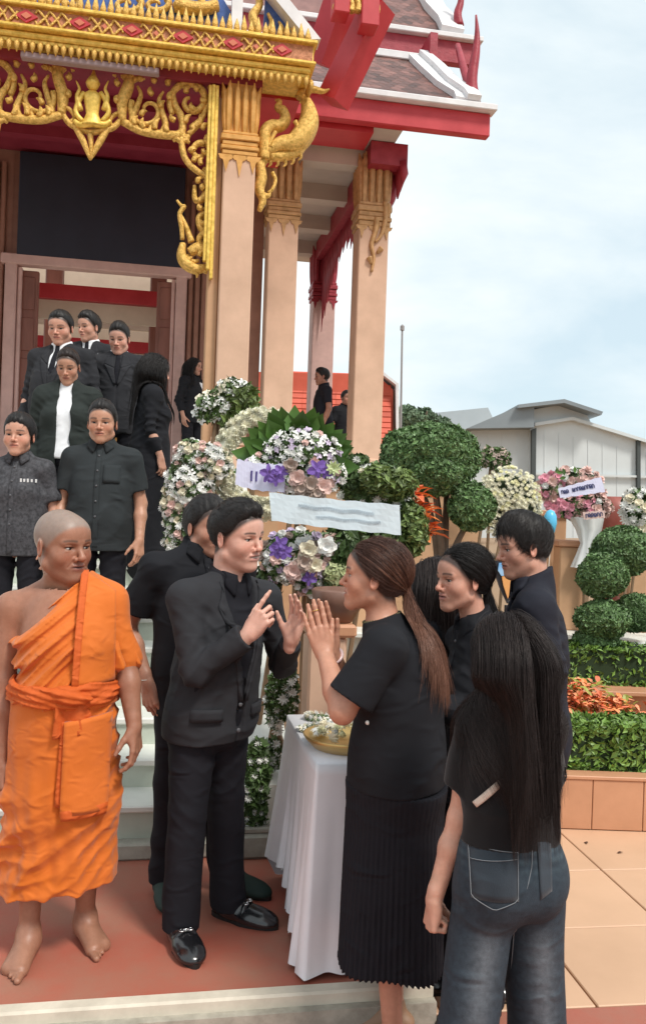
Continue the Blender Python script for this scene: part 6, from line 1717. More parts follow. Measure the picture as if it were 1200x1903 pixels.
    def shoes(self, m=None, dirs=None, buckle=False, ln=0.28, parent=None):
        m = m or M_SHOE; s = self.s
        for sd, q in (('L', 1), ('R', -1)):
            d = unit(V3(*(dirs[sd] if dirs else self.A[1] + self.A[0] * q * 0.18))); l = np.cross(V3(0, 0, 1), d)
            a = V3(self.J['an' + sd][0], self.J['an' + sd][1], self.J['an' + sd][2] - 0.085 * s)
            g = lambda x, y, z: a + s * (x * l + y * d) + V3(0, 0, z * s)
            P = [cone(g(0, -0.035, 0.045), g(0, 0.03, 0.050), 0.036 * s, 0.040 * s, 0.03), cone(g(0, 0.03, 0.046), g(0, 0.150, 0.028), 0.048 * s, 0.046 * s, 0.03, flat=((0, 0, 1), 0.76)),
                 cone(g(0, 0, 0.10), g(0, 0.02, 0.05), 0.036 * s, 0.042 * s, 0.03), cone(g(0, 0.11, 0.028), g(0, 0.180, 0.022), 0.050 * s, 0.042 * s, 0.03, flat=((0, 0, 1), 0.52)),
                 half(g(0, 0, 0.012), (0, 0, -1), 0.003)]
            V, Q = isosurf(P, 0.004)
            o = self.obj('shoe', V, Q, m)
            mb = MB(); sole = []
            for i in range(24):
                t = 2 * math.pi * i / 24
                yy = 0.075 + 0.152 * math.sin(t); w_ = 0.050 if math.sin(t) > -0.2 else 0.039
                sole.append((w_ * math.cos(t) * (1 - 0.10 * max(0, math.sin(t))), yy))
            v = [g(x, y, 0.0) for x, y in sole] + [g(x, y, 0.017) for x, y in sole]
            f = [list(range(24))[::-1], list(range(24, 48))] + [[i, (i + 1) % 24, (i + 1) % 24 + 24, i + 24] for i in range(24)]
            self.obj('sole', np.array(v), f, MATS.get('sole_rubber') or mat('sole_rubber', (0.012, 0.012, 0.012), 0.5), smooth=False, parent=o)
            if buckle:
                mb = MB(); zz = 0.078
                for x0 in (-0.017, 0.017):
                    ring = [g(x0 + 0.009 * math.cos(t), 0.088 + 0.009 * math.sin(t), zz + 0.004) for t in np.linspace(0, 2 * math.pi, 13)]
                    mb.tube(ring, 0.0028 * s, 6, caps=False)
                mb.tube([g(-0.012, 0.088, zz + 0.006), g(0.012, 0.088, zz + 0.006)], 0.0032 * s, 6)
                self.obj('buckle', np.concatenate(mb.v), mb.f, M_STEEL, parent=o)
                strap = [g(0.042 * math.cos(t) * 1.0, 0.086, 0.034 + 0.048 * math.sin(t)) for t in np.linspace(0.1, math.pi - 0.1, 13)]
                mb = MB().tube(strap, 0.011 * s, 6, flat=(unit(d * 0.35 + V3(0, 0, 1)), 0.35))
                self.obj('strap', np.concatenate(mb.v), mb.f, m, parent=o)
    def qpatch(self, name, prims, corners, dirn, m, n=10, mm=10, off=0.004, thick=0.004, parent=None, disp=None, start=0.25):
        """a piece of cloth laid on a surface: bilinear quad of 4 corners traced along dirn onto the shape"""
        a, b, c, d = [np.asarray(x, float) for x in corners]
        u, v = np.meshgrid(np.linspace(0, 1, n), np.linspace(0, 1, mm), indexing='ij'); u = u.reshape(-1, 1); v = v.reshape(-1, 1)
        P = (a * (1 - u) + b * u) * (1 - v) + (d * (1 - u) + c * u) * v
        dn = unit(dirn); P = P - dn * start
        for _ in range(26):
            P = P + dn * np.clip(sdf(prims, P, disp) - off, -0.05, 0.08)[:, None] * 0.85
        top = P; bot = P + dn * (thick + 0.012)
        N_ = n * mm
        f = []
        for i in range(n - 1):
            for k in range(mm - 1):
                q = [i * mm + k, (i + 1) * mm + k, (i + 1) * mm + k + 1, i * mm + k + 1]
                f.append(q); f.append([x + N_ for x in q[::-1]])
        rim = [i * mm for i in range(n)] + [(n - 1) * mm + k for k in range(1, mm)] + [i * mm + mm - 1 for i in range(n - 2, -1, -1)] + [k for k in range(mm - 2, 0, -1)]
        for x, y in zip(rim, rim[1:] + rim[:1]): f.append([x, x + N_, y + N_, y])
        return self.obj(name, np.concatenate([top, bot]), f, m, parent=parent)
    def ontrace(self, prims, pts, dirn, off=0.003, start=0.25):
        dn = unit(dirn); P = np.asarray(pts, float) - dn * start
        for _ in range(26): P = P + dn * np.clip(sdf(prims, P) - off, -0.05, 0.08)[:, None] * 0.85
        return P
    def line_on(self, name, prims, pts, dirn, m, r=0.002, parent=None, n=16, off=0.001):
        pts = np.asarray(pts, float); t = np.linspace(0, len(pts) - 1, n)
        i = np.minimum(t.astype(int), len(pts) - 2); q = pts[i] + (pts[i + 1] - pts[i]) * (t - i)[:, None]
        mb = MB().tube(self.ontrace(prims, q, dirn, off), r, 5)
        return self.obj(name, np.concatenate(mb.v), mb.f, m, parent=parent)
# ---------------------------------------------------------------- people: outfits
def folds(p, f1=26, a1=0.004, f2=9, a2=0.004, seed=0.0, diag=0.6, elbow=True):
    o = p.at; j = p.J
    def d(Q):
        q = Q - o
        w1 = wob(q, 7, seed + 3)
        r_ = a1 * np.sin((q[:, 2] + diag * q[:, 0]) * f1 + 4 * wob(q, 6, seed)) * np.clip(w1 + 0.3, 0, 1) + a2 * wob(q, f2, seed + 1)
        r_ -= 1.1 * a1 * np.clip(w1 + 0.45, 0, 1) * (1 - 2 * np.abs(np.sin((q[:, 2] * 0.9 - diag * q[:, 0] * 1.3) * f1 * 0.8 + 3 * w1)))
        for sd in ('LR' if elbow else ''):
            e = Q - j['el' + sd]; r2 = np.einsum('ij,ij->i', e, e)
            u_ = unit(j['wr' + sd] - j['sh' + sd])
            r_ -= 0.0065 * np.exp(-r2 / 0.014) * (1 - 2 * np.abs(np.sin((e @ u_) * 62 + 2.2 * w1 + sd.count('L'))))
            e = Q - (j['sh' + sd] * 0.7 + j['chest'] * 0.3) + V3(0, 0, 0.06); r2 = np.einsum('ij,ij->i', e, e)
            r_ -= 0.0050 * np.exp(-r2 / 0.010) * (1 - 2 * np.abs(np.sin((e[:, 2] + 0.8 * e[:, 0]) * 55 + 2.5 * w1)))
        return r_
    return d
def shirt_prims(p, inf=0.014, hem=0.80, sl=0.62, r0=0.063, r1=0.070, r2=0.05, skirt=0.0, collar=0.016, flare=0.0):
    s, j, A = p.s, p.J, p.A
    P = fat(p.torso, inf * s) + fat(p.shd, (inf + 0.002) * s)
    P.append(cone(j['waist'] + V3(0, 0, 0.02), j['pelvis'] - V3(0, 0, 0.16 * s), p.torso[1]['r'][0] + inf + 0.004, p.torso[0]['r'][0] + inf + 0.004 + flare, 0.06, flat=(A[1], (p.torso[0]['r'][1] + inf + 0.004) / (p.torso[0]['r'][0] + inf + 0.004))))
    P.append(half(p.at + V3(0, 0, hem * s), (0, 0, -1), 0.004))
    for sd in 'LR': P += p.sleeve(sd, sl, r0 * s, r1 * s, r2 * s)
    if collar:
        n0 = p.neckp[0]; d = unit(n0['b'] - n0['a']); e = j['neck'] + d * 0.052 * s
        P.append(cone(n0['a'], e + d * 0.03, n0['ra'] + collar, n0['ra'] + collar * 0.75, 0.03, cuts=[(e, unit(d + A[1] * 0.35))]))
    return P
def suit(p, m=None, shirt_m=None, tie_m=None, hem=0.76, vlow=1.10, seed=0.0, lapels=True, h=None, trous=True, inf=0.017, open_w=0.058, buttons=True, opencollar=False):
    m = m or M_SUIT; s, j, A = p.s, p.J, p.A; X, F, U = A
    base = shirt_prims(p, inf, hem, 1.90, 0.065, 0.055, 0.044, collar=0)
    base[-4:] = [dict(q) for q in base[-4:]]
    top = j['neck'] + F * 0.075 * s - U * 0.0
    low = p.at + V3(0, 0, vlow * s) + F * (p.torso[2]['r'][1] + inf + 0.012) + (j['waist'] - p.g(0, 0, 1.08)) * 0.8
    carve = [cone(top + U * 0.06 * s + F * 0.03, low, open_w * s, 0.006 * s, 0.006, neg=True)]
    slit = [cone(low, low - U * 0.42 * s + F * 0.02 * s, 0.005, (0.055 if opencollar else 0.020) * s, 0.004, neg=True)]
    dd = folds(p, 22, 0.0055, 9, 0.0045, seed)
    p.garment('jacket', base + carve + slit, m, h, dd, 0.01)
    sp = shirt_prims(p, 0.0045, 0.9, 0.1, 0.035, 0.035, collar=0.013)
    tc_ = j['neck'] + F * 0.085 * s + U * 0.065 * s
    p.garment('shirt', sp + ([cone(tc_, tc_ - U * 0.125 * s + F * 0.012, 0.034 * s, 0.005, 0.006, neg=True)] if opencollar else []), shirt_m or M_BLACK, h)
    if opencollar:
        for q in (-1, 1):
            a = j['neck'] + F * 0.05 * s + U * 0.034 * s
            p.qpatch('collar', sp, [a + X * q * 0.020 * s + F * 0.02, a + X * q * 0.058 * s + U * 0.016, a + X * q * 0.070 * s - U * 0.04 * s, a + X * q * 0.036 * s - U * 0.085 * s], -F, shirt_m or M_BLACK, 5, 6, 0.007, 0.004)
    if tie_m is not None:
        a = j['neck'] + F * 0.07 * s + U * 0.012
        p.qpatch('tie', sp, [a - X * 0.016 * s, a + X * 0.016 * s, low + X * 0.028 * s, low - X * 0.028 * s], -F, tie_m, 5, 10, 0.004, 0.004)
    if lapels:
        for q in (-1, 1):
            t0 = j['neck'] + X * q * 0.062 * s + F * 0.035 * s + U * 0.018 * s
            v0 = top + X * q * (open_w - 0.004) * s - U * 0.035 * s
            vl = low + X * q * 0.006 * s
            o1 = j['neck'] + X * q * 0.118 * s + F * 0.05 * s - U * 0.085 * s
            o0 = j['neck'] + X * q * 0.088 * s + F * 0.03 * s - U * 0.012 * s
            p.qpatch('lapel', base, [v0 + U * 0.045 * s, o0, o1, v0 * 0.62 + vl * 0.38], -F, m, 6, 8, 0.0095 if opencollar else 0.0055, 0.004)
            p.qpatch('lapel', base, [v0 * 0.62 + vl * 0.38, o1, vl + X * q * 0.012, vl], -F, m, 6, 8, 0.0100 if opencollar else 0.0058, 0.004)
    if buttons:
        for k in range(2):
            c = p.ontrace(base, [low - U * (0.01 + 0.10 * k) * s - X * 0.014], -F, 0.003)[0]
            mb = MB().lathe([(0.001, 0.004), (0.008, 0.003), (0.009, 0.0), (0.008, -0.004)], (0, 0, 0), 10)
            M_ = np.array([X, U, F]).T
            p.obj('button', np.concatenate(mb.v) @ M_.T + c, mb.f, M_BUTTON)
    if opencollar:                               # pocket flaps, breast pocket, cuff buttons
        for q in (-1, 1):
            c = p.g(q * 0.115, 0.12, 0.905); w_ = X * q * 0.062 * s + F * 0.0
            p.qpatch('pocket_flap', base, [c - w_, c + w_, c + w_ - U * 0.048 * s, c - w_ - U * 0.045 * s], unit(-F - X * q * 0.35), m, 8, 4, 0.0065, 0.004)
        c = j['chest'] + X * 0.092 * s + F * 0.12 + U * 0.025 * s
        p.qpatch('breast_pocket', base, [c - X * 0.045 * s, c + X * 0.045 * s + U * 0.008, c + X * 0.045 * s - U * 0.018, c - X * 0.045 * s - U * 0.024], -F, m, 6, 3, 0.0055, 0.003)
    if trous: p.trousers(M_TROUS, h=h)
    return base
def short_shirt(p, m, hem=0.78, sl=0.72, seed=0.0, buttons=True, pocket=True, h=None, collar=0.016, trous=True, flare=0.008, inf=0.015, r1=0.072, vneck=0.0, points=True):
    s, j, A = p.s, p.J, p.A; X, F, U = A
    P = shirt_prims(p, inf, hem, sl, 0.063, r1, collar=collar, flare=flare)
    hollow = []
    if sl <= 1 and (h or 0) < 0.0075:
        for sd in 'LR':
            S_, E_ = j['sh' + sd], j['el' + sd]; e = S_ + (E_ - S_) * sl; d = unit(E_ - S_)
            hollow.append(cone(e - d * 0.035, e + d * 0.1, r1 * s * 0.80, r1 * s * 0.86, 0.004, neg=True))
    cv = []
    if vneck:
        t = j['neck'] + F * 0.075 * s + U * 0.06
        cv = [cone(t, t - U * (0.06 + vneck) * s + F * 0.02, 0.040 * s, 0.006, 0.006, neg=True)]
    p.garment('shirt', P + hollow + cv, m, h, folds(p, 22, 0.0035, 10, 0.004, seed, elbow=sl > 1), 0.012)
    if points:
        for q in (-1, 1):
            a = j['neck'] + F * 0.05 * s + U * 0.030 * s
            p.qpatch('collar', P, [a + X * q * 0.012 * s + F * 0.02, a + X * q * 0.062 * s + U * 0.018, a + X * q * 0.085 * s - U * 0.03, a + X * q * 0.040 * s - U * 0.075 * s], -F, m, 5, 6, 0.006, 0.004)
    if buttons:
        p.qpatch('placket', P, [j['neck'] + F * 0.1 - X * 0.016 * s - U * 0.02, j['neck'] + F * 0.1 + X * 0.016 * s - U * 0.02, p.at + V3(0, 0, hem * s + 0.02) + F * 0.1 + X * 0.016 * s, p.at + V3(0, 0, hem * s + 0.02) + F * 0.1 - X * 0.016 * s], -F, m, 4, 24, 0.003, 0.003)
        for k in range(5):
            c = p.ontrace(P, [j['neck'] + F * 0.1 - U * (0.06 + 0.095 * k) * s], -F, 0.006)[0]
            mb = MB().lathe([(0.001, 0.003), (0.0055, 0.0025), (0.006, 0.0), (0.0055, -0.004)], (0, 0, 0), 8)
            p.obj('button', np.concatenate(mb.v) @ np.array([X, U, F]) + c, mb.f, M_BUTTON)
    if pocket:
        c = j['chest'] + X * 0.085 * s + U * 0.03 * s + F * 0.1
        p.qpatch('pocket', P, [c + X * -0.05 * s + U * 0.05 * s, c + X * 0.05 * s + U * 0.05 * s, c + X * 0.05 * s - U * 0.065 * s, c - X * 0.05 * s - U * 0.065 * s], -F, m, 6, 6, 0.004, 0.003)
    if trous: p.trousers(M_TROUS, h=h)
    return P
def at_px(x, y, z=0.0):
    return ground(x, y, z)
LOWER = -0.14

# ---------------------------------------------------------------- the monk
def build_monk():
    at = at_px(106, 1762)
    D = at[1]
    p = Person('barefoot monk with shaved head in saffron robe, right shoulder bare', at, 1.665, 12, head=(54, 5, 2), sh=0.185, hipw=0.170, waist=0.160, chest=0.172, depth=0.130, belly=0.04,
               arm=1.12, neck=1.22, headk=1.12, tone=(0.34, 0.155, 0.096), face=dict(w=1.05, jaw=1.10, nose=1.15, cheek=0.5), hv=0.0024, bv=0.006,
               J=dict(wrL=W(250, 1350, D - 0.04), wrR=W(2, 1415, D - 0.06), elL=W(234, 1225, D + 0.02), poleR=(-0.8, -0.8, 0),
                      head=W(117, 1012, D - 0.02), anL=(0.10, -0.06, 0.085), anR=(-0.10, 0.05, 0.085), shR=W(20, 1128, D), shL=W(206, 1118, D + 0.03)))
    s, j, A = p.s, p.J, p.A; X, F, U = A
    p.hang('L', RELAX, 1.02, 25); p.hang('R', RELAX, 1.02, 30)
    dL, dR = F * 0.9 + X * 0.45, F * 1.0 - X * 0.25
    fl, fr = foot_prims(j['anL'], dL, 1.04, at[2], 1), foot_prims(j['anR'], dR, 1.04, at[2], -1)
    p.feet = fl + fr; p.feet_sets = [fl, fr]
    p.skin(scalp=((0.25, 0.225, 0.20), 0.68), legs=True, brow=(0.10, 0.055, 0.04), stubble=0.25, look=(0.25, 0.0), lip=(0.30, 0.12, 0.10))
    # lower robe: a wrapped skirt to mid-calf
    wz = 1.03 * s
    def skirt_disp(Q):
        q = (Q - at) @ A.T
        ang = np.arctan2(q[:, 0], q[:, 1]); t = np.clip((0.95 - q[:, 2]) / 0.7, 0, 1)
        d = 0.007 * t * np.sin(ang * 7 + 2.2 * np.sin(q[:, 2] * 4)) + 0.004 * np.sin(ang * 17 + q[:, 2] * 9 + 2 * wob(q, 5)) * t
        rg = 1 - 2 * np.abs(np.sin((q[:, 2] * 1.0 - q[:, 0] * 1.15) * 21 + 2.6 * wob(q, 6, 2.0)))
        d -= 0.014 * rg * np.clip(0.55 + wob(q, 5, 4.0), 0, 1) * np.clip(1.2 - (q[:, 0] + 0.05) * 7, 0.15, 1)
        d -= 0.007 * (1 - 2 * np.abs(np.sin((q[:, 2] * 1.0 - q[:, 0] * 0.7) * 48 + 3.6 * wob(q, 9, 5.0)))) * np.clip(0.5 + wob(q, 7, 7.0), 0, 1)
        d += 0.004 * wob(q, 22, 1.0)
        return d * np.clip((q[:, 2] - 0.20) * 4 + 0.25, 0.25, 1)
    hemz = at[2] + 0.255
    sk = [cone(p.g(0, 0.02, 0.98), p.g(0.0, 0.0, 0.60), 0.190, 0.205, 0.05, flat=(F, 0.90)), cone(p.g(0, 0.0, 0.60), p.g(-0.01, -0.01, 0.14), 0.205, 0.222, 0.05, flat=(F, 0.80)),
          half(p.g(0, 0, 1.04), U, 0.01), half(V3(at[0], at[1], hemz) + X * 0.0, unit(-U + X * 0.10 - F * 0.02), 0.004)]
    sk += [cone(p.g(0.0, 0.0, 0.16), p.g(0, 0, -0.2), 0.18, 0.20, 0.004, flat=(F, 0.80), neg=True)]
    sk[-1]['cuts'] = [(V3(at[0], at[1], hemz + 0.05), U)]
    p.garment('lower_robe', sk, M_ORANGE, 0.0055, skirt_disp, 0.028)
    # upper robe: cut diagonally, leaves the right shoulder bare
    up = fat(p.torso, 0.024) + fat(p.shd[:2], 0.020) + [cone(j['shL'], j['elL'], 0.060, 0.056, 0.04)]
    nrm = unit(-X * 0.70 + U * 0.72 - F * 0.02)
    up.append(half(j['neck'] + X * 0.040 - U * 0.015, nrm, 0.006))
    up.append(half(p.g(0, 0, 0.97), -U, 0.006))
    up.append(half(j['neck'] + U * 0.03, U, 0.01))
    def up_disp(Q):
        q = (Q - at) @ A.T
        w = np.clip(0.11 - q[:, 0], 0, 0.1) * 10
        dg = (q[:, 2] * 0.86 - q[:, 0] * 0.75)
        d = -0.012 * (1 - 2 * np.abs(np.sin(dg * 40 + 2.8 * wob(q, 7, 1.0)))) * w * np.clip(0.65 + wob(q, 6, 3.0), 0.15, 1)
        d -= 0.005 * (1 - 2 * np.abs(np.sin(dg * 95 + 3.0 * wob(q, 9, 4.0)))) * w
        d += 0.008 * np.sin(q[:, 1] * 60 + q[:, 0] * 35 + 2 * wob(q, 9)) * np.clip((q[:, 0] - 0.19) * 12, 0, 1) * np.clip((1.34 - q[:, 2]) * 6, 0, 1)
        return d + 0.003 * wob(q, 18, 2.0)
    p.garment('upper_robe', up, M_ORANGE, 0.005, up_disp, 0.022)
    upc = up[:-3]
    # draped sleeve end hanging from the left arm
    S_, E_ = j['shL'], j['elL']
    e_ = E_ - U * 0.035; dn = unit(-U + X * 0.35 + F * 0.25)
    dr = [cone(S_ - U * 0.03, E_ - U * 0.09 + F * 0.02, 0.060, 0.080, 0.03, flat=(X, 0.85)), half(e_, dn, 0.006), cone(E_ + U * 0.05, E_ - U * 0.2 + F * 0.02, 0.058, 0.066, 0.006, flat=(X, 0.85), neg=True)]
    def dr_disp(Q):
        q = (Q - S_) @ A.T; an = np.arctan2(q[:, 0], q[:, 1]); t = np.clip(-q[:, 2] / 0.22, 0, 1)
        return -0.011 * t * (1 - 2 * np.abs(np.sin(an * 3.5 + 5 * q[:, 2] + 1.4 * wob(q, 12, 2)))) + 0.004 * wob(q, 26, 1)
    p.garment('draped_sleeve', dr, M_ORANGE, 0.005, dr_disp, 0.02)
    # folded strip over the left shoulder
    c0 = j['neck'] + X * 0.070 + F * 0.16
    sash = [j['neck'] + X * 0.060 + F * 0.04 + U * 0.025, j['shL'] + X * 0.020 + F * 0.04 + U * 0.050, p.g(0.188, 0.2, 1.070), p.g(0.045, 0.22, 1.060)]
    p.qpatch('shoulder_strip', upc, sash, -F, M_ORANGE, 14, 24, 0.016, 0.010, start=0.35)
    p.qpatch('shoulder_strip', upc, [sash[0] - X * 0.014, sash[0] + X * 0.012, sash[3] + X * 0.014, sash[3] - X * 0.010], -F, M_ORANGE2, 5, 24, 0.021, 0.006, start=0.35)
    # waist sash with knot, tails
    mb = []
    for zz, rr, ph in ((1.052, 0.011, 0.0), (1.034, 0.014, 1.7), (1.012, 0.013, 3.1), (0.994, 0.010, 4.4)):
        ring = []
        for t in np.linspace(0, 2 * math.pi, 61):
            ring.append(p.g((0.196 + 0.004 * math.sin(t * 5 + ph)) * math.sin(t), 0.026 + (0.186 + 0.004 * math.sin(t * 4 + ph)) * math.cos(t), zz + 0.007 * math.sin(3 * t + ph)))
        mb += [cone(a, b, rr, k=0.006) for a, b in zip(ring[:-1], ring[1:])]
    kn = p.g(0.035, 0.222, 1.025)
    mb += [ell(kn, V3(0.040, 0.026, 0.030), A, 0.01), ell(kn - X * 0.035 + U * 0.012, V3(0.030, 0.02, 0.016), A, 0.01), ell(kn + X * 0.040 - U * 0.006, V3(0.036, 0.02, 0.016), A, 0.01)]
    p.garment('waist_sash', mb, M_ORANGE2, 0.005, lambda Q: 0.003 * np.sin(((Q - at) @ A.T)[:, 2] * 260 + ((Q - at) @ A.T)[:, 0] * 50 + 2 * wob(Q - at, 12, 1)), 0.008)
    skc = sk[:2]
    p.qpatch('sash_tail', skc, [kn - X * 0.05 - U * 0.02, kn + X * 0.045 - U * 0.02, kn + X * 0.10 - U * 0.13, kn - X * 0.06 - U * 0.15], -F, M_ORANGE2, 10, 10, 0.014, 0.006, disp=lambda Q: 0.012 * np.sin(((Q - at) @ A.T)[:, 0] * 70))
    p.qpatch('front_fold', skc, [kn - X * 0.02 - U * 0.09, kn + X * 0.145 - U * 0.07, kn + X * 0.138 - U * 0.42, kn - X * 0.025 - U * 0.425], -F, M_ORANGE, 12, 20, 0.022, 0.010, disp=lambda Q: 0.004 * wob(Q - at, 14, 3))
    p.qpatch('front_fold', skc, [kn - X * 0.030 - U * 0.09, kn - X * 0.0 - U * 0.09, kn - X * 0.01 - U * 0.40, kn - X * 0.045 - U * 0.39], -F, M_ORANGE2, 5, 20, 0.012, 0.006)
    p.qpatch('front_fold', skc, [kn - X * 0.024 - U * 0.405, kn + X * 0.140 - U * 0.395, kn + X * 0.134 - U * 0.435, kn - X * 0.020 - U * 0.44], -F, M_ORANGE2, 8, 4, 0.0245, 0.004)
    return p

# ---------------------------------------------------------------- the man in the suit
def build_suit_man():
    at = at_px(372, 1722)
    D = at[1]
    p = Person('smiling man in charcoal suit and black loafers raising both hands', at, 1.735, 48, head=(56, 6, 4), sh=0.185, hipw=0.162, waist=0.152, chest=0.160, depth=0.122, belly=0.02,
               headk=1.10, neck=1.08, arm=0.86, legw=0.85, tone=(0.66, 0.365, 0.28), face=dict(w=1.02, jaw=1.05, nose=1.0, cheek=0.5, smile=1.0, openm=0.5), hv=0.0024, bv=0.0055,
               J=dict(wrR=W(463, 1178, D - 0.24), wrL=W(541, 1190, D - 0.06), poleR=(-0.5, -0.6, -0.9), poleL=(0.6, -0.5, -0.9),
                      anR=(-0.13, 0.03, 0.085), anL=(0.13, 0.02, 0.085), knR=(-0.11, 0.03, 0.49), head=W(441, 996, D - 0.02), neck=W(424, 1082, D), shR=W(342, 1112, D - 0.14), shL=W(492, 1112, D + 0.13), chest=W(412, 1170, D), waist=W(402, 1255, D), pelvis=W(390, 1335, D), hipL=W(418, 1372, D + 0.06), hipR=W(360, 1372, D - 0.06)))
    p.hand('R', (0.55, -0.1, 0.85), (-0.30, -0.95, 0.1), dict(curl=[(6, 8, 5), (52, 60, 30), (62, 66, 35), (66, 66, 35)], spread=[4, 0, -2, -4], thumb=(30, 30, 8, 6)), 0.97)
    p.hand('L', (0.20, -0.12, 0.98), (0.62, 0.75, 0.05), dict(curl=[(8, 14, 8), (10, 16, 10), (14, 20, 10), (18, 24, 12)], spread=[5, 1, -3, -8], thumb=(38, 22, 10, 10)), 1.0)
    p.skin(look=(0.15, 0.0), stubble=0.12, teeth=True, lip=(0.42, 0.16, 0.14))
    p.short_hair(H_BLACK, vol=0.010, top=0.014, front=0.080, hairline=0.072, quiff=0.010, seed=2.0, strands=7000, length=0.035, sweep=(0.3, -0.7, 0.2))
    base = suit(p, M_SUIT, M_TROUS, None, hem=0.765, vlow=0.99, seed=1.0, open_w=0.098, opencollar=True)
    p.shoes(dirs=dict(R=(0.42, -0.88, 0), L=(0.92, -0.38, 0)), buckle=True)
    return p

# ---------------------------------------------------------------- the woman greeting with joined palms
def build_wai_woman():
    at = at_px(728, 1925, LOWER)
    at = V3(W(735, 1500, 2.92)[0], 2.92, LOWER)
    D = at[1]
    tips = W(578, 1122, D - 0.02)
    wr = W(603, 1212, D - 0.02)
    dirn = unit(tips - wr)
    p = Person('woman in black pleated dress with joined palms and copper brown ponytail', at, 1.735, -96, head=(-96, -4, 0), sh=0.165, hipw=0.160, waist=0.140, chest=0.145, depth=0.122, belly=0.012, female=True, legw=0.85,
               headk=0.985, arm=1.10, tone=(0.52, 0.250, 0.165), face=dict(w=0.98, jaw=0.95, nose=1.0, cheek=0.5, openm=0.2), hv=0.0024, bv=0.0055,
               J=dict(wrL=wr + V3(0, -0.028, 0), wrR=wr + V3(0.02, 0.030, 0.0), elL=W(636, 1322, D - 0.19), elR=W(650, 1300, D + 0.18),
                      head=W(694, 1072, D - 0.01), neck=W(712, 1158, D), shL=W(712, 1206, D - 0.165), shR=W(712, 1200, D + 0.165)))
    p.hand('L', dirn + V3(0.02, 0.06, 0), (-0.12, -1, 0), FLATH, 1.0)
    p.hand('R', dirn + V3(0.0, -0.06, 0), (-0.1, 1, 0), FLATH, 1.0)
    seat = p.torso[-2:]; p.torso[-2:] = [dict(q, r=q['r'] * 0.75, k=0.02) for q in seat]
    p.leg = {k: [dict(q, k=0.01) for q in v] for k, v in p.leg.items()}
    p.skin(lip=(0.42, 0.14, 0.12), brow=(0.05, 0.025, 0.02))
    s, j, A = p.s, p.J, p.A; X, F, U = A
    # dress: fitted top, low waist seam, long pleated skirt
    top = shirt_prims(p, 0.014, 0.86, 0.80, 0.070, 0.078, collar=0)
    top = [q for q in top if q['neg'] is not None]
    holl = []
    for sd in 'LR':
        S_, E_ = j['sh' + sd], j['el' + sd]; e = S_ + (E_ - S_) * 0.80; d = unit(E_ - S_)
        holl.append(cone(e - d * 0.03, e + d * 0.1, 0.066 * s, 0.07 * s, 0.004, neg=True))
    seam = p.at[2] + 0.905 * s
    body = top + [cone(p.g(0, 0, 1.0), p.g(0, 0, 0.66), 0.160, 0.176, 0.06, flat=(F, 0.92)), half(V3(0, 0, seam), -U, 0.004), half(j['neck'] + U * 0.018 + F * 0.02, unit(U + F * 0.35), 0.006)]
    p.garment('dress_top', body + holl, M_BLACK, 0.0055, folds(p, 18, 0.004, 8, 0.005, 3.0, elbow=False), 0.012)
    hem = p.at[2] + 0.315
    sk = [cone(p.g(0, 0, 0.96), p.g(0, 0.0, 0.02), 0.165 * s, 0.200 * s, 0.02, flat=(F, 0.97))] + [dict(q, k=0.06) for q in fat(p.torso[:1] + seat, 0.022)] + [half(V3(0, 0, seam + 0.004), U, 0.003), half(V3(0, 0, hem), unit(-U + F * 0.03), 0.003)]
    def pleat(Q):
        q = (Q - p.at) @ A.T; ang = np.arctan2(q[:, 0], q[:, 1]); t = np.clip((0.92 - q[:, 2]) / 0.6, 0, 1)
        saw = np.abs(((ang * 62 / (2 * math.pi) + 0.25 * wob(q, 5, 3)) % 1) - 0.5) * 2
        return (0.003 + 0.0065 * t) * (saw - 0.5) + 0.008 * t * np.sin(ang * 4 + 1 + q[:, 2] * 2) + 0.004 * wob(q, 7)
    p.garment('pleated_skirt', sk, M_TROUS, 0.005, pleat, 0.03)
    for sd, q in (('L', 1), ('R', -1)):
        pass
    p.shoes(mat('tan_sandal_leather', (0.30, 0.17, 0.10), 0.5))
    coll = body
    p.long_hair(H_BROWN, fat(top[:-2], 0.0), n=8000, length=0.44, tie=(0.0, -0.118, -0.034), front=0.072, hairline=0.074, seed=3.0, m2=H_TIPS, spread=1.0, ear_show=True, rad=0.00055, steps=30)
    # ring, bracelet, button
    hp = p.hands['L']
    mb = MB(); fp = [q for q in hp if q['t'] == 0]
    c = fp[9]
    u_ = unit(c['b'] - c['a']); n_ = unit(np.cross(u_, V3(0, 0.2, 1))); b_ = np.cross(u_, n_)
    cc = c['a'] * 0.5 + c['b'] * 0.5
    mb.tube([cc + (n_ * math.cos(t) + b_ * math.sin(t)) * 0.0105 for t in np.linspace(0, 2 * math.pi, 17)], 0.0016, 6, caps=False)
    p.obj('ring', np.concatenate(mb.v), mb.f, M_GOLDJ)
    w_ = j['wrR'] * 0.9 + j['elR'] * 0.1; u_ = unit(j['elR'] - j['wrR']); n_ = unit(np.cross(u_, V3(0, 1, 0))); b_ = np.cross(u_, n_)
    mb = MB().tube([w_ + (n_ * math.cos(t) + b_ * math.sin(t)) * 0.034 for t in np.linspace(0, 2 * math.pi, 25)], 0.006, 8, caps=False)
    p.obj('bracelet', np.concatenate(mb.v), mb.f, mat('pale_pink_bracelet', (0.75, 0.55, 0.55), 0.3))
    c = p.ontrace(body, [W(652, 1367, D - 0.3)], (0.35, 1, 0), 0.002)[0]
    mb = MB().lathe([(0.001, 0.004), (0.007, 0.003), (0.008, 0), (0.007, -0.004)], (0, 0, 0), 10)
    p.obj('button', np.concatenate(mb.v) @ np.array([[1, 0, 0], [0, 0, 1], [0, -1, 0]]) + c, mb.f, mat('pearl_button', (0.8, 0.8, 0.78), 0.3))
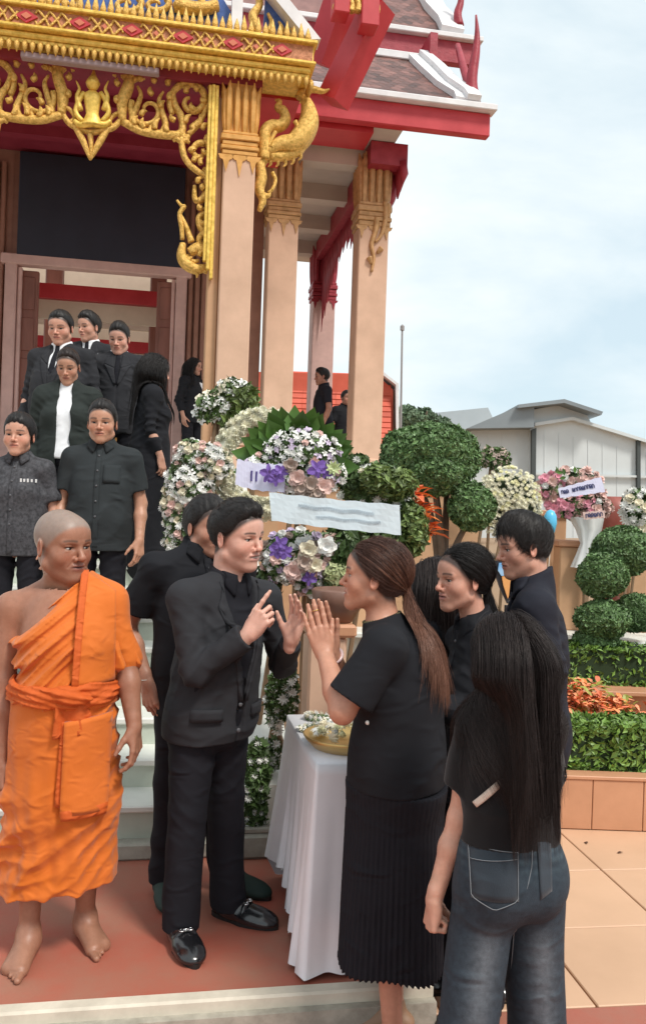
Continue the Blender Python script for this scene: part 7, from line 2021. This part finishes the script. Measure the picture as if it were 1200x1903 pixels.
    # beaded necklace
    ring = [j['neck'] + U * 0.020 + X * 0.066 * math.sin(t) + F * (0.062 * math.cos(t) + 0.006) - U * 0.02 * math.cos(t) for t in np.linspace(0, 2 * math.pi, 40)]
    nk = MB()
    for q in ring: nk.lathe([(0.001, -0.0045), (0.004, -0.002), (0.004, 0.002), (0.001, 0.0045)], q, 6)
    p.obj('necklace', np.concatenate(nk.v), nk.f, mat('olive_bead', (0.10, 0.09, 0.03), 0.35))
    return p

# ---------------------------------------------------------------- the woman in jeans seen from behind
def build_jeans_woman():
    D = 2.42
    at = V3(W(935, 1500, D)[0], D, LOWER)
    p = Person('young woman in black T-shirt and washed jeans with long dark hair, seen from behind', at, 1.60, 196, head=(200, 6, 0), sh=0.145, hipw=0.142, waist=0.112, chest=0.125, depth=0.100, female=True, arm=0.92, legw=0.72,
               headk=0.96, tone=(0.62, 0.33, 0.235), hv=0.003, bv=0.0055,
               J=dict(head=W(938, 1222, D + 0.01), neck=W(946, 1300, D - 0.02), shL=W(884, 1348, D + 0.03), shR=W(1006, 1350, D - 0.05), chest=W(944, 1420, D), waist=W(948, 1520, D), pelvis=W(945, 1608, D),
                      wrL=W(806, 1672, D + 0.02), elL=W(852, 1520, D + 0.03), wrR=W(970, 1570, D + 0.24), elR=W(1016, 1490, D + 0.06),
                      hipL=W(900, 1650, D - 0.01), hipR=W(990, 1650, D + 0.03), knL=W(868, 1905, D - 0.03), knR=W(996, 1905, D + 0.07),
                      anL=V3(W(890, 2000, D + 0.05)[0], D + 0.04, LOWER + 0.085), anR=V3(W(985, 2000, D)[0], D - 0.02, LOWER + 0.085)))
    s, j, A = p.s, p.J, p.A; X, F, U = A
    p.hand('L', (-0.10, 0.1, -1), (-1.0, -0.25, 0.1), FIST, 1.05)
    p.hand('R', (-0.7, 0.6, -0.1), (0.3, 0.3, 1), RELAX, 1.0)
    seat = p.torso[-2:]; p.torso[-2:] = [dict(q, r=q['r'] * 0.7, k=0.02) for q in seat]
    p.leg = {k: [dict(q, k=0.01) for q in v] for k, v in p.leg.items()}
    p.skin(eyes=False)
    P = shirt_prims(p, 0.012, 0.0, 0.66, 0.058, 0.068, collar=0.006)
    P = [q for q in P if q['neg'] is not None]
    P.append(half(W(945, 1556, D), -U, 0.004))
    holl = []
    for sd in 'LR':
        S_, E_ = j['sh' + sd], j['el' + sd]; e = S_ + (E_ - S_) * 0.66; d = unit(E_ - S_)
        holl.append(cone(e - d * 0.03, e + d * 0.1, 0.056 * s, 0.062 * s, 0.004, neg=True))
    p.garment('t_shirt', P + holl, mat('faded_black_cotton', (0.0085, 0.008, 0.009), 0.92, spec=0.15, var=0.15, vscale=5, sheen=0.2, bump=0.2, bscale=400, bdist=0.002), 0.0055, folds(p, 20, 0.004, 9, 0.004, 5.0, elbow=False), 0.012)
    # wide jeans
    J_ = fat(p.torso[:2], 0.018) + fat(seat, 0.010)
    J_ = [dict(q, k=0.06) for q in J_]
    for sd in 'LR':
        J_ += [cone(j['hip' + sd] - U * 0.02, j['kn' + sd], 0.088, 0.082, 0.05 if sd == 'L' else 0.008), cone(j['kn' + sd], j['an' + sd] - U * 0.07, 0.082, 0.10, 0.008)]
    J_ += [half(W(945, 1528, D), U, 0.004), half(V3(0, 0, LOWER + 0.01), -U, 0.004)]
    def fade(V):
        q = V - at; c = np.tile(np.array((0.019, 0.033, 0.048)), (len(V), 1))
        n = 0.6 + 0.4 * wob(q, 22, 3) * wob(q, 9, 1)
        for sd in 'LR':
            t = np.clip((j['hip' + sd][2] - V[:, 2]) / (j['hip' + sd][2] - j['kn' + sd][2]), 0, 1.6)
            cx = j['hip' + sd][0] + (j['kn' + sd][0] - j['hip' + sd][0]) * t
            w = np.exp(-((V[:, 0] - cx - 0.004) / 0.034) ** 2) * np.clip((t - 0.12) * 4, 0, 1) * n * (V[:, 1] < at[1] + 0.03)
            c = c * (1 - 0.75 * w[:, None]) + np.array((0.19, 0.21, 0.235)) * 0.75 * w[:, None]
        z = V[:, 2] - W(945, 1560, D)[2]
        w = np.exp(-(z / 0.05) ** 2) * (0.5 + 0.5 * np.sin(z * 260 + 3 * wob(q, 12)))
        c = c * (1 - 0.35 * w[:, None]) + np.array((0.08, 0.125, 0.15)) * 0.35 * w[:, None]
        return c
    p.garment('jeans', J_, mat('faded_wide_denim', attr='Col', rough=0.85, bump=0.35, bscale=500, var=0.25, vscale=60, wrinkle=0.5, wscale=8.0), 0.0055, colf=fade, disp=lambda Q: 0.004 * np.sin((Q - at)[:, 0] * 55 + (Q - at)[:, 2] * 9 + 3 * wob(Q - at, 6, 1)) * np.clip(0.6 - (Q - at)[:, 2], 0.1, 1) + 0.0035 * wob(Q - at, 16, 2), amp=0.012)
    vd = unit(V3(0.12, 1, 0))
    def ctr(pts): return [W(x, y, D - 0.25) for x, y in pts]
    for pts in ([(872, 1612), (974, 1618), (972, 1712), (925, 1732), (880, 1712)], [(1012, 1600), (1042, 1596), (1040, 1700), (1016, 1716)]):
        c = ctr(pts)
        if len(c) == 5:
            pk = p.qpatch('back_pocket', J_, [c[0], c[1], c[2], c[4]], vd, M_DENIM, 8, 8, 0.0045, 0.003)
            p.line_on('stitch', J_, ctr([(874, 1616), (972, 1622)]), vd, M_STITCH, 0.0011, pk, 12, 0.006)
            p.line_on('stitch', J_, ctr([(876, 1642), (970, 1634)]), vd, M_STITCH, 0.0011, pk, 12, 0.006)
            p.line_on('stitch', J_, ctr([(876, 1616), (880, 1708), (925, 1728), (970, 1710), (972, 1622)]), vd, M_STITCH, 0.0011, pk, 26, 0.006)
        else: p.qpatch('back_pocket', J_, c, vd, M_DENIM, 6, 8, 0.0045, 0.003)
    p.qpatch('waistband', J_, ctr([(868, 1548), (1030, 1546), (1030, 1576), (868, 1578)]), vd, M_DENIM, 14, 4, 0.0040, 0.003)
    p.line_on('seam', J_, ctr([(1003, 1580), (1000, 1650), (975, 1740), (968, 1900)]), vd, M_STITCH, 0.0014, None, 24, 0.001)
    p.line_on('seam', J_, ctr([(872, 1590), (1000, 1598)]), vd, M_STITCH, 0.0012, None, 16, 0.001)
    for x in (985, 1012): p.qpatch('belt_loop', J_, ctr([(x, 1545), (x + 7, 1545), (x + 7, 1582), (x, 1582)]), vd, M_DENIM, 3, 4, 0.009, 0.003)
    # slim cream strap across the back
    p.qpatch('bag_strap', P, ctr([(884, 1532), (892, 1540), (946, 1486), (938, 1477)]), vd, mat('cream_strap', (0.62, 0.50, 0.42), 0.7), 4, 14, 0.006, 0.003)
    p.long_hair(H_DARK, fat(p.torso + p.shd, 0.012), n=15000, length=0.47, front=0.080, hairline=0.076, seed=6.0, spread=0.5, back=0.9, cap_vol=0.006, rad=0.00048, steps=26, drape=-0.12, narrow=0.052, wave=0.002, lateral=0.35)
    return p

def build_profile_woman():
    D = 3.22
    at = V3(W(880, 1500, D)[0], D, LOWER)
    p = Person('woman in black blouse speaking, face in profile, dark hair tied behind her ear', at, 1.66, -72, head=(-66, 2, 0), sh=0.165, hipw=0.165, waist=0.14, chest=0.145, depth=0.112, female=True, headk=0.98, tone=(0.56, 0.285, 0.205),
               face=dict(w=0.98, jaw=0.98, nose=1.02, cheek=0.2, openm=0.35), hv=0.0025, bv=0.006,
               J=dict(head=W(858, 1076, D), neck=W(885, 1162, D + 0.02), wrL=W(800, 1302, D - 0.15), wrR=W(812, 1290, D + 0.12), poleL=(0.5, -0.8, -0.6), poleR=(-0.5, -0.8, -0.6)))
    p.hand('L', (-1, 0.1, -0.1), (0, -0.8, 0.5), RELAX); p.hand('R', (-1, 0, -0.1), (0, 0.8, 0.5), RELAX)
    p.skin(lip=(0.42, 0.14, 0.13))
    P = short_shirt(p, M_BLACK, 0.80, 1.85, 4.0, True, False, vneck=0.08, r1=0.064, collar=0.014)
    p.long_hair(H_BLACK, fat(P[:8], 0.0), n=6500, length=0.46, tie=(0.0, -0.115, -0.045), front=0.068, hairline=0.074, seed=8.0, ear_show=True, rad=0.00055)
    p.shoes()
    return p
def build_hidden_woman():
    D = 3.62
    at = V3(W(806, 1500, D)[0], D, LOWER)
    p = Person('woman with long loose dark hair mostly hidden behind the speaking woman', at, 1.66, -120, head=(-128, 4, 0), sh=0.165, female=True, headk=0.98, tone=(0.52, 0.26, 0.18), hv=0.0035, bv=0.008,
               J=dict(head=W(806, 1092, D)))
    for sd in 'LR': p.hang(sd)
    p.skin(eyes=False)
    P = short_shirt(p, M_BLACK, 0.80, 0.7, 5.0, False, False, points=False)
    p.long_hair(H_DARK, fat(P[:8], 0.0), n=2600, length=0.56, front=0.075, hairline=0.074, seed=9.0, cap_vol=0.010, rad=0.001)
    return p
def build_young_man():
    D = 3.42
    at = V3(W(975, 1500, D)[0], D, LOWER)
    p = Person('young man in dark navy shirt looking down, standing by the hedge', at, 1.745, -82, head=(-80, 10, 0), sh=0.175, hipw=0.15, waist=0.135, chest=0.150, depth=0.105, headk=1.0, tone=(0.55, 0.285, 0.205), face=dict(w=0.98, nose=0.95), hv=0.0025, bv=0.006,
               J=dict(head=W(971, 1016, D), neck=W(992, 1092, D), shL=W(996, 1132, D - 0.16), shR=W(992, 1125, D + 0.16), elL=W(1016, 1245, D - 0.20), elR=W(1000, 1245, D + 0.2), wrL=W(950, 1300, D - 0.16), wrR=W(940, 1300, D + 0.12), chest=W(988, 1190, D), waist=W(982, 1275, D), pelvis=W(978, 1340, D)))
    p.hand('L', (-0.9, 0.1, 0.1), (0.2, -0.9, 0.3)); p.hand('R', (-0.9, 0, 0.1), (0, 0.8, 0.4))
    p.skin()
    p.short_hair(H_BLACK, vol=0.018, top=0.020, front=0.088, hairline=0.050, seed=4.0, strands=6000, length=0.045, sweep=(0.2, 0.5, -0.6))
    P = short_shirt(p, M_NAVY, 0.76, 1.45, 6.0, True, False, r1=0.070, flare=0.02, inf=0.022)
    p.shoes()
    # printed neck scarf
    return p
def build_rear_man():
    at = at_px(352, 1655)
    D = at[1]
    p = Person('man in black short-sleeved polo standing half hidden behind the suited man', at, 1.755, 30, head=(48, 4, 0), sh=0.20, hipw=0.165, waist=0.158, chest=0.17, depth=0.12, belly=0.015, tone=(0.47, 0.235, 0.160), hv=0.0027, bv=0.006, headk=1.04,
               face=dict(w=1.03, cheek=0.3), J=dict(head=W(384, 980, D), wrR=W(274, 1268, D - 0.10), poleR=(-0.6, -0.9, 0), anL=(0.16, 0.04, 0.085), wrL=(0.17, -0.10, 0.85)))
    p.hang('R', RELAX, 1.05, 30); p.hang('L')
    p.skin(stubble=0.15)
    p.short_hair(H_BLACK, vol=0.012, top=0.016, seed=5.0, strands=2600)
    short_shirt(p, M_BLACK, 0.78, 0.72, 7.0, True, False)
    p.shoes(mat('dark_green_canvas', (0.012, 0.03, 0.024), 0.7), dirs=dict(L=(0.85, -0.5, 0), R=(0.3, -0.9, 0)))
    w_ = p.J['wrR'] * 0.94 + p.J['elR'] * 0.06
    mb = MB().tube([w_ + V3(math.cos(t) * 0.030, math.sin(t) * 0.030, 0.004 * math.cos(t)) for t in np.linspace(0, 2 * math.pi, 21)], 0.0025, 6, caps=False)
    p.obj('bracelet', np.concatenate(mb.v), mb.f, mat('white_thread', (0.7, 0.68, 0.62), 0.8))
    return p
# ---------------------------------------------------------------- people on the stairs and in the gallery
def stair_z(Dx, x):
    """height of the step under picture column x at depth Dx"""
    p = W(x, 900, Dx)[:2] - TO; v = p @ _vd
    i = int(np.clip(math.floor((v + 4.0) / 0.262), -1, NSTEP - 1))
    return 0.08 + (i + 1) * (2.0 - 0.08) / NSTEP + 0.014 if i >= 0 else 0.0
def on_stair(x, D): 
    p = W(x, 900, D); return V3(p[0], p[1], stair_z(D, x))
def head_at(p, x, y, D): return W(x, y, D)
def H_for(ytop, x, D, z): return W(x, ytop, D)[2] - z
def stair_person(label, x, ytop, D, yaw, kind, tone=(0.46, 0.225, 0.150), female=False, head=None, seed=0, hair=None, face=None, **kw):
    at = on_stair(x, D); H = min(1.86, max(1.45, (H_for(ytop + 4, x, D, at[2])) * 0.985))
    p = Person(label, at, H, yaw, head=head, female=female, tone=tone, face=face, hv=0.0038, bv=0.008, group='people in black coming down the stairs', **kw)
    for sd in 'LR': p.hang(sd, RELAX, 1.0, 35)
    p.skin()
    return p
def build_stair_shirt_man():
    p = stair_person('man in charcoal short-sleeved shirt walking down the stairs', 188, 742, 5.0, 5, 0, head=(4, 4, 0), headk=0.98, sh=0.19, waist=0.16, chest=0.175, depth=0.12, belly=0.02, face=dict(w=1.03, jaw=1.05), tone=(0.50, 0.255, 0.165))
    p.short_hair(H_BLACK, vol=0.012, top=0.016, seed=11.0, strands=1500, h=0.005)
    short_shirt(p, M_CHAR, 0.80, 0.74, 12.0, True, True, h=0.008)
def build_stair_shirt_woman():
    p = stair_person('woman in dark patterned shirt with a white name patch beside the charcoal shirt man', 36, 768, 4.95, 0, 0, female=True, headk=0.97, sh=0.170, waist=0.155, chest=0.16, face=dict(w=1.04, cheek=0.8, jaw=0.85, nose=0.95), tone=(0.56, 0.29, 0.20))
    p.short_hair(H_BLACK, vol=0.020, top=0.012, front=0.085, hairline=0.056, nape=-0.08, seed=12.0, strands=1500, h=0.005, sweep=(0.1, 0.4, -0.8))
    P = short_shirt(p, mat('black_floral_cotton', (0.022, 0.022, 0.026), 0.8, col2=(0.075, 0.075, 0.085), vscale=55, detail=2, bump=0.2, bscale=300), 0.80, 0.78, 13.0, True, False, h=0.008)
    X, F, U = p.A; mb = MB(); c = p.J['chest'] + X * 0.085 + U * 0.04 + F * 0.1
    for k in range(5):
        q = p.ontrace(P, [c + X * (k * 0.018 - 0.036)], -F, 0.002)[0]
        mb.box(q, (0.010, 0.004, 0.020 - 0.003 * (k % 2)), M=np.array([X, F, U]).T)
    p.obj('name_patch', np.concatenate(mb.v), mb.f, mat('white_embroidery', (0.7, 0.7, 0.7), 0.8), smooth=False)
def build_stair_big_man():
    p = stair_person('heavy man in black suit and white shirt at the left of the stairs', 106, 573, 6.3, -8, 0, head=(-6, 14, 0), headk=0.98, sh=0.205, waist=0.185, chest=0.195, depth=0.14, belly=0.04, hipw=0.18, face=dict(w=1.08, cheek=0.8, jaw=1.1), tone=(0.58, 0.30, 0.215))
    p.short_hair(H_BLACK, vol=0.010, top=0.010, seed=13.0, strands=1200, h=0.005)
    suit(p, M_SUIT, M_WSHIRT, M_TROUS, h=0.009, seed=3.0, lapels=True, buttons=False, vlow=1.12, open_w=0.062)
def build_stair_white_top():
    p = stair_person('person in dark open jacket over a plain white top, walking downstairs', 121, 643, 5.75, 6, 0, head=(4, 20, 0), headk=0.94, female=True, face=dict(w=0.96, jaw=0.9), sh=0.18, waist=0.145, chest=0.155, tone=(0.50, 0.26, 0.175))
    p.short_hair(H_DARK, vol=0.008, top=0.008, front=0.075, seed=14.0, strands=1200, h=0.005)
    s, j, A = p.s, p.J, p.A; X, F, U = A
    sp = shirt_prims(p, 0.012, 0.93, 0.4, 0.06, 0.06, collar=0.008)
    p.garment('white_top', sp, M_WSHIRT, 0.008, folds(p, 24, 0.003, 10, 0.003, 2.0), 0.01)
    base = shirt_prims(p, 0.026, 0.76, 1.9, 0.07, 0.06, 0.046, collar=0)
    op = [slab(j['chest'] + F * 0.16 * s - U * 0.16, V3(0.050 * s, 0.15, 0.52), A, 0.02, 0.01, neg=True)]
    p.garment('jacket', base + op, cloth_mat('dark_green_black_jacket', (0.024, 0.030, 0.028)), 0.008, folds(p, 22, 0.004, 9, 0.004, 4.0), 0.01)
    p.trousers(M_TROUS, h=0.009)
def build_stair_back_man():
    p = stair_person('man in black suit and white collar half hidden behind the heavy man', 158, 578, 6.85, -5, 0, head=(-30, 8, 0), headk=0.94, tone=(0.56, 0.29, 0.205), face=dict(w=0.94, jaw=0.9, nose=0.9))
    p.short_hair(H_BLACK, vol=0.014, top=0.018, seed=15.0, strands=1200, h=0.005, quiff=0.01)
    suit(p, M_SUIT, M_WSHIRT, M_TROUS, h=0.009, seed=5.0, buttons=False, vlow=1.14)
    c = p.ontrace(shirt_prims(p, 0.022, 0.76, 1.0, 0.07, 0.06, 0.05, collar=0), [p.J['chest'] + p.A[0] * 0.10 + p.A[2] * 0.06 + p.A[1] * 0.1], -p.A[1], 0.003)[0]
    p.obj('lapel_pin', np.array([c + V3(-0.012, 0, -0.014), c + V3(0.012, 0, -0.014), c + V3(0, 0, 0.02), c + V3(0, -0.008, 0)]), [[0, 1, 3], [1, 2, 3], [2, 0, 3]], MATS['white_embroidery'] if 'white_embroidery' in MATS else M_WSHIRT, smooth=False)
def build_stair_right_man():
    p = stair_person('man in black suit looking down, nearest the right door post', 213, 597, 6.5, 8, 0, head=(-2, 18, 0), headk=0.94, face=dict(w=0.97, jaw=1.0, nose=1.1), tone=(0.60, 0.32, 0.24), sh=0.195, chest=0.165)
    p.short_hair(H_BLACK, vol=0.012, top=0.014, seed=16.0, strands=1200, h=0.005)
    suit(p, M_SUIT, M_WSHIRT, M_TROUS, h=0.009, seed=6.0, buttons=False, vlow=1.18, open_w=0.045)
def build_dark_figure():
    p = stair_person('person in long black dress turned away beside the door post', 276, 708, 6.05, 110, 0, female=True, head=(110, 10, 0), headk=0.92, sh=0.15, tone=(0.5, 0.26, 0.18))
    s, j, A = p.s, p.J, p.A
    p.long_hair(H_BLACK, fat(p.torso + p.shd, 0.02), n=2600, length=0.40, seed=19.0, rad=0.0011, steps=16, narrow=0.05, lateral=0.3)
    P = shirt_prims(p, 0.018, 0.05, 1.85, 0.068, 0.06, 0.05, collar=0.01)
    P = P[:-1]; P.append(cone(p.g(0, 0, 0.95), p.g(0, 0, 0.05), 0.16, 0.21, 0.06, flat=(A[1], 0.85)))
    p.garment('long_dress', P, M_BLACK, 0.009, folds(p, 14, 0.006, 6, 0.008, 2.0), 0.014)
def gallery_person(label, x, ytop, D, yaw, z, seed, tone=(0.42, 0.20, 0.14), female=False, shirt_m=None, head=None):
    q = W(x, 900, D); at = V3(q[0], q[1], z); H = min(1.82, max(1.5, W(x, ytop, D)[2] - z))
    p = Person(label, at, H, yaw, head=head, female=female, tone=tone, hv=0.005, bv=0.010)
    for sd in 'LR': p.hang(sd)
    p.skin(eyes=False)
    p.short_hair(H_BLACK, vol=0.012, top=0.012, seed=seed, strands=500, h=0.006)
    short_shirt(p, shirt_m or M_BLACK, 0.80, 0.7, seed, False, False, h=0.010, points=False)
def build_gallery_man(): gallery_person('man in dark navy polo standing in the temple gallery', 594, 686, 11.3, -75, 2.03, 21.0, shirt_m=M_NAVY, head=(-80, 5, 0))
def build_gallery_other(): gallery_person('person in dark clothes further back in the gallery, against the orange roof', 636, 728, 13.2, 30, 2.03, 22.0)
def build_porch_woman():
    q = W(352, 900, 10.85); p = Person('woman with dark hair in black and white beside the porch pillar', V3(q[0], q[1], 2.03), 1.52, 60, head=(70, 5, 0), female=True, tone=(0.45, 0.23, 0.16), hv=0.005, bv=0.010)
    for sd in 'LR': p.hang(sd)
    p.skin(eyes=False)
    P = short_shirt(p, M_BLACK, 0.80, 1.7, 23.0, False, False, h=0.010, r1=0.06, points=False)
    p.long_hair(H_BLACK, fat(P[:8], 0.0), n=700, length=0.34, seed=20.0, rad=0.002, steps=14)
    X, F, U = p.A
    p.qpatch('white_sash', P, [p.J['shL'] + F * 0.1, p.J['shL'] + F * 0.1 - X * 0.14, p.g(0.06, 0.2, 0.85), p.g(0.20, 0.2, 0.85)], -F, M_WSHIRT, 6, 14, 0.01, 0.004)
FIGURES = [build_monk, build_suit_man, build_wai_woman, build_jeans_woman, build_profile_woman, build_hidden_woman, build_young_man, build_rear_man,
           build_stair_shirt_man, build_stair_shirt_woman, build_stair_big_man, build_stair_white_top, build_stair_back_man, build_stair_right_man, build_dark_figure,
           build_gallery_man, build_gallery_other, build_porch_woman]
# ---------------------------------------------------------------- run the figure builders
for fn in FIGURES:
    _t = time.time(); fn(); print(fn.__name__, round(time.time() - _t, 2))
print('script seconds', round(time.time() - T0, 1), 'objects', len(bpy.data.objects))
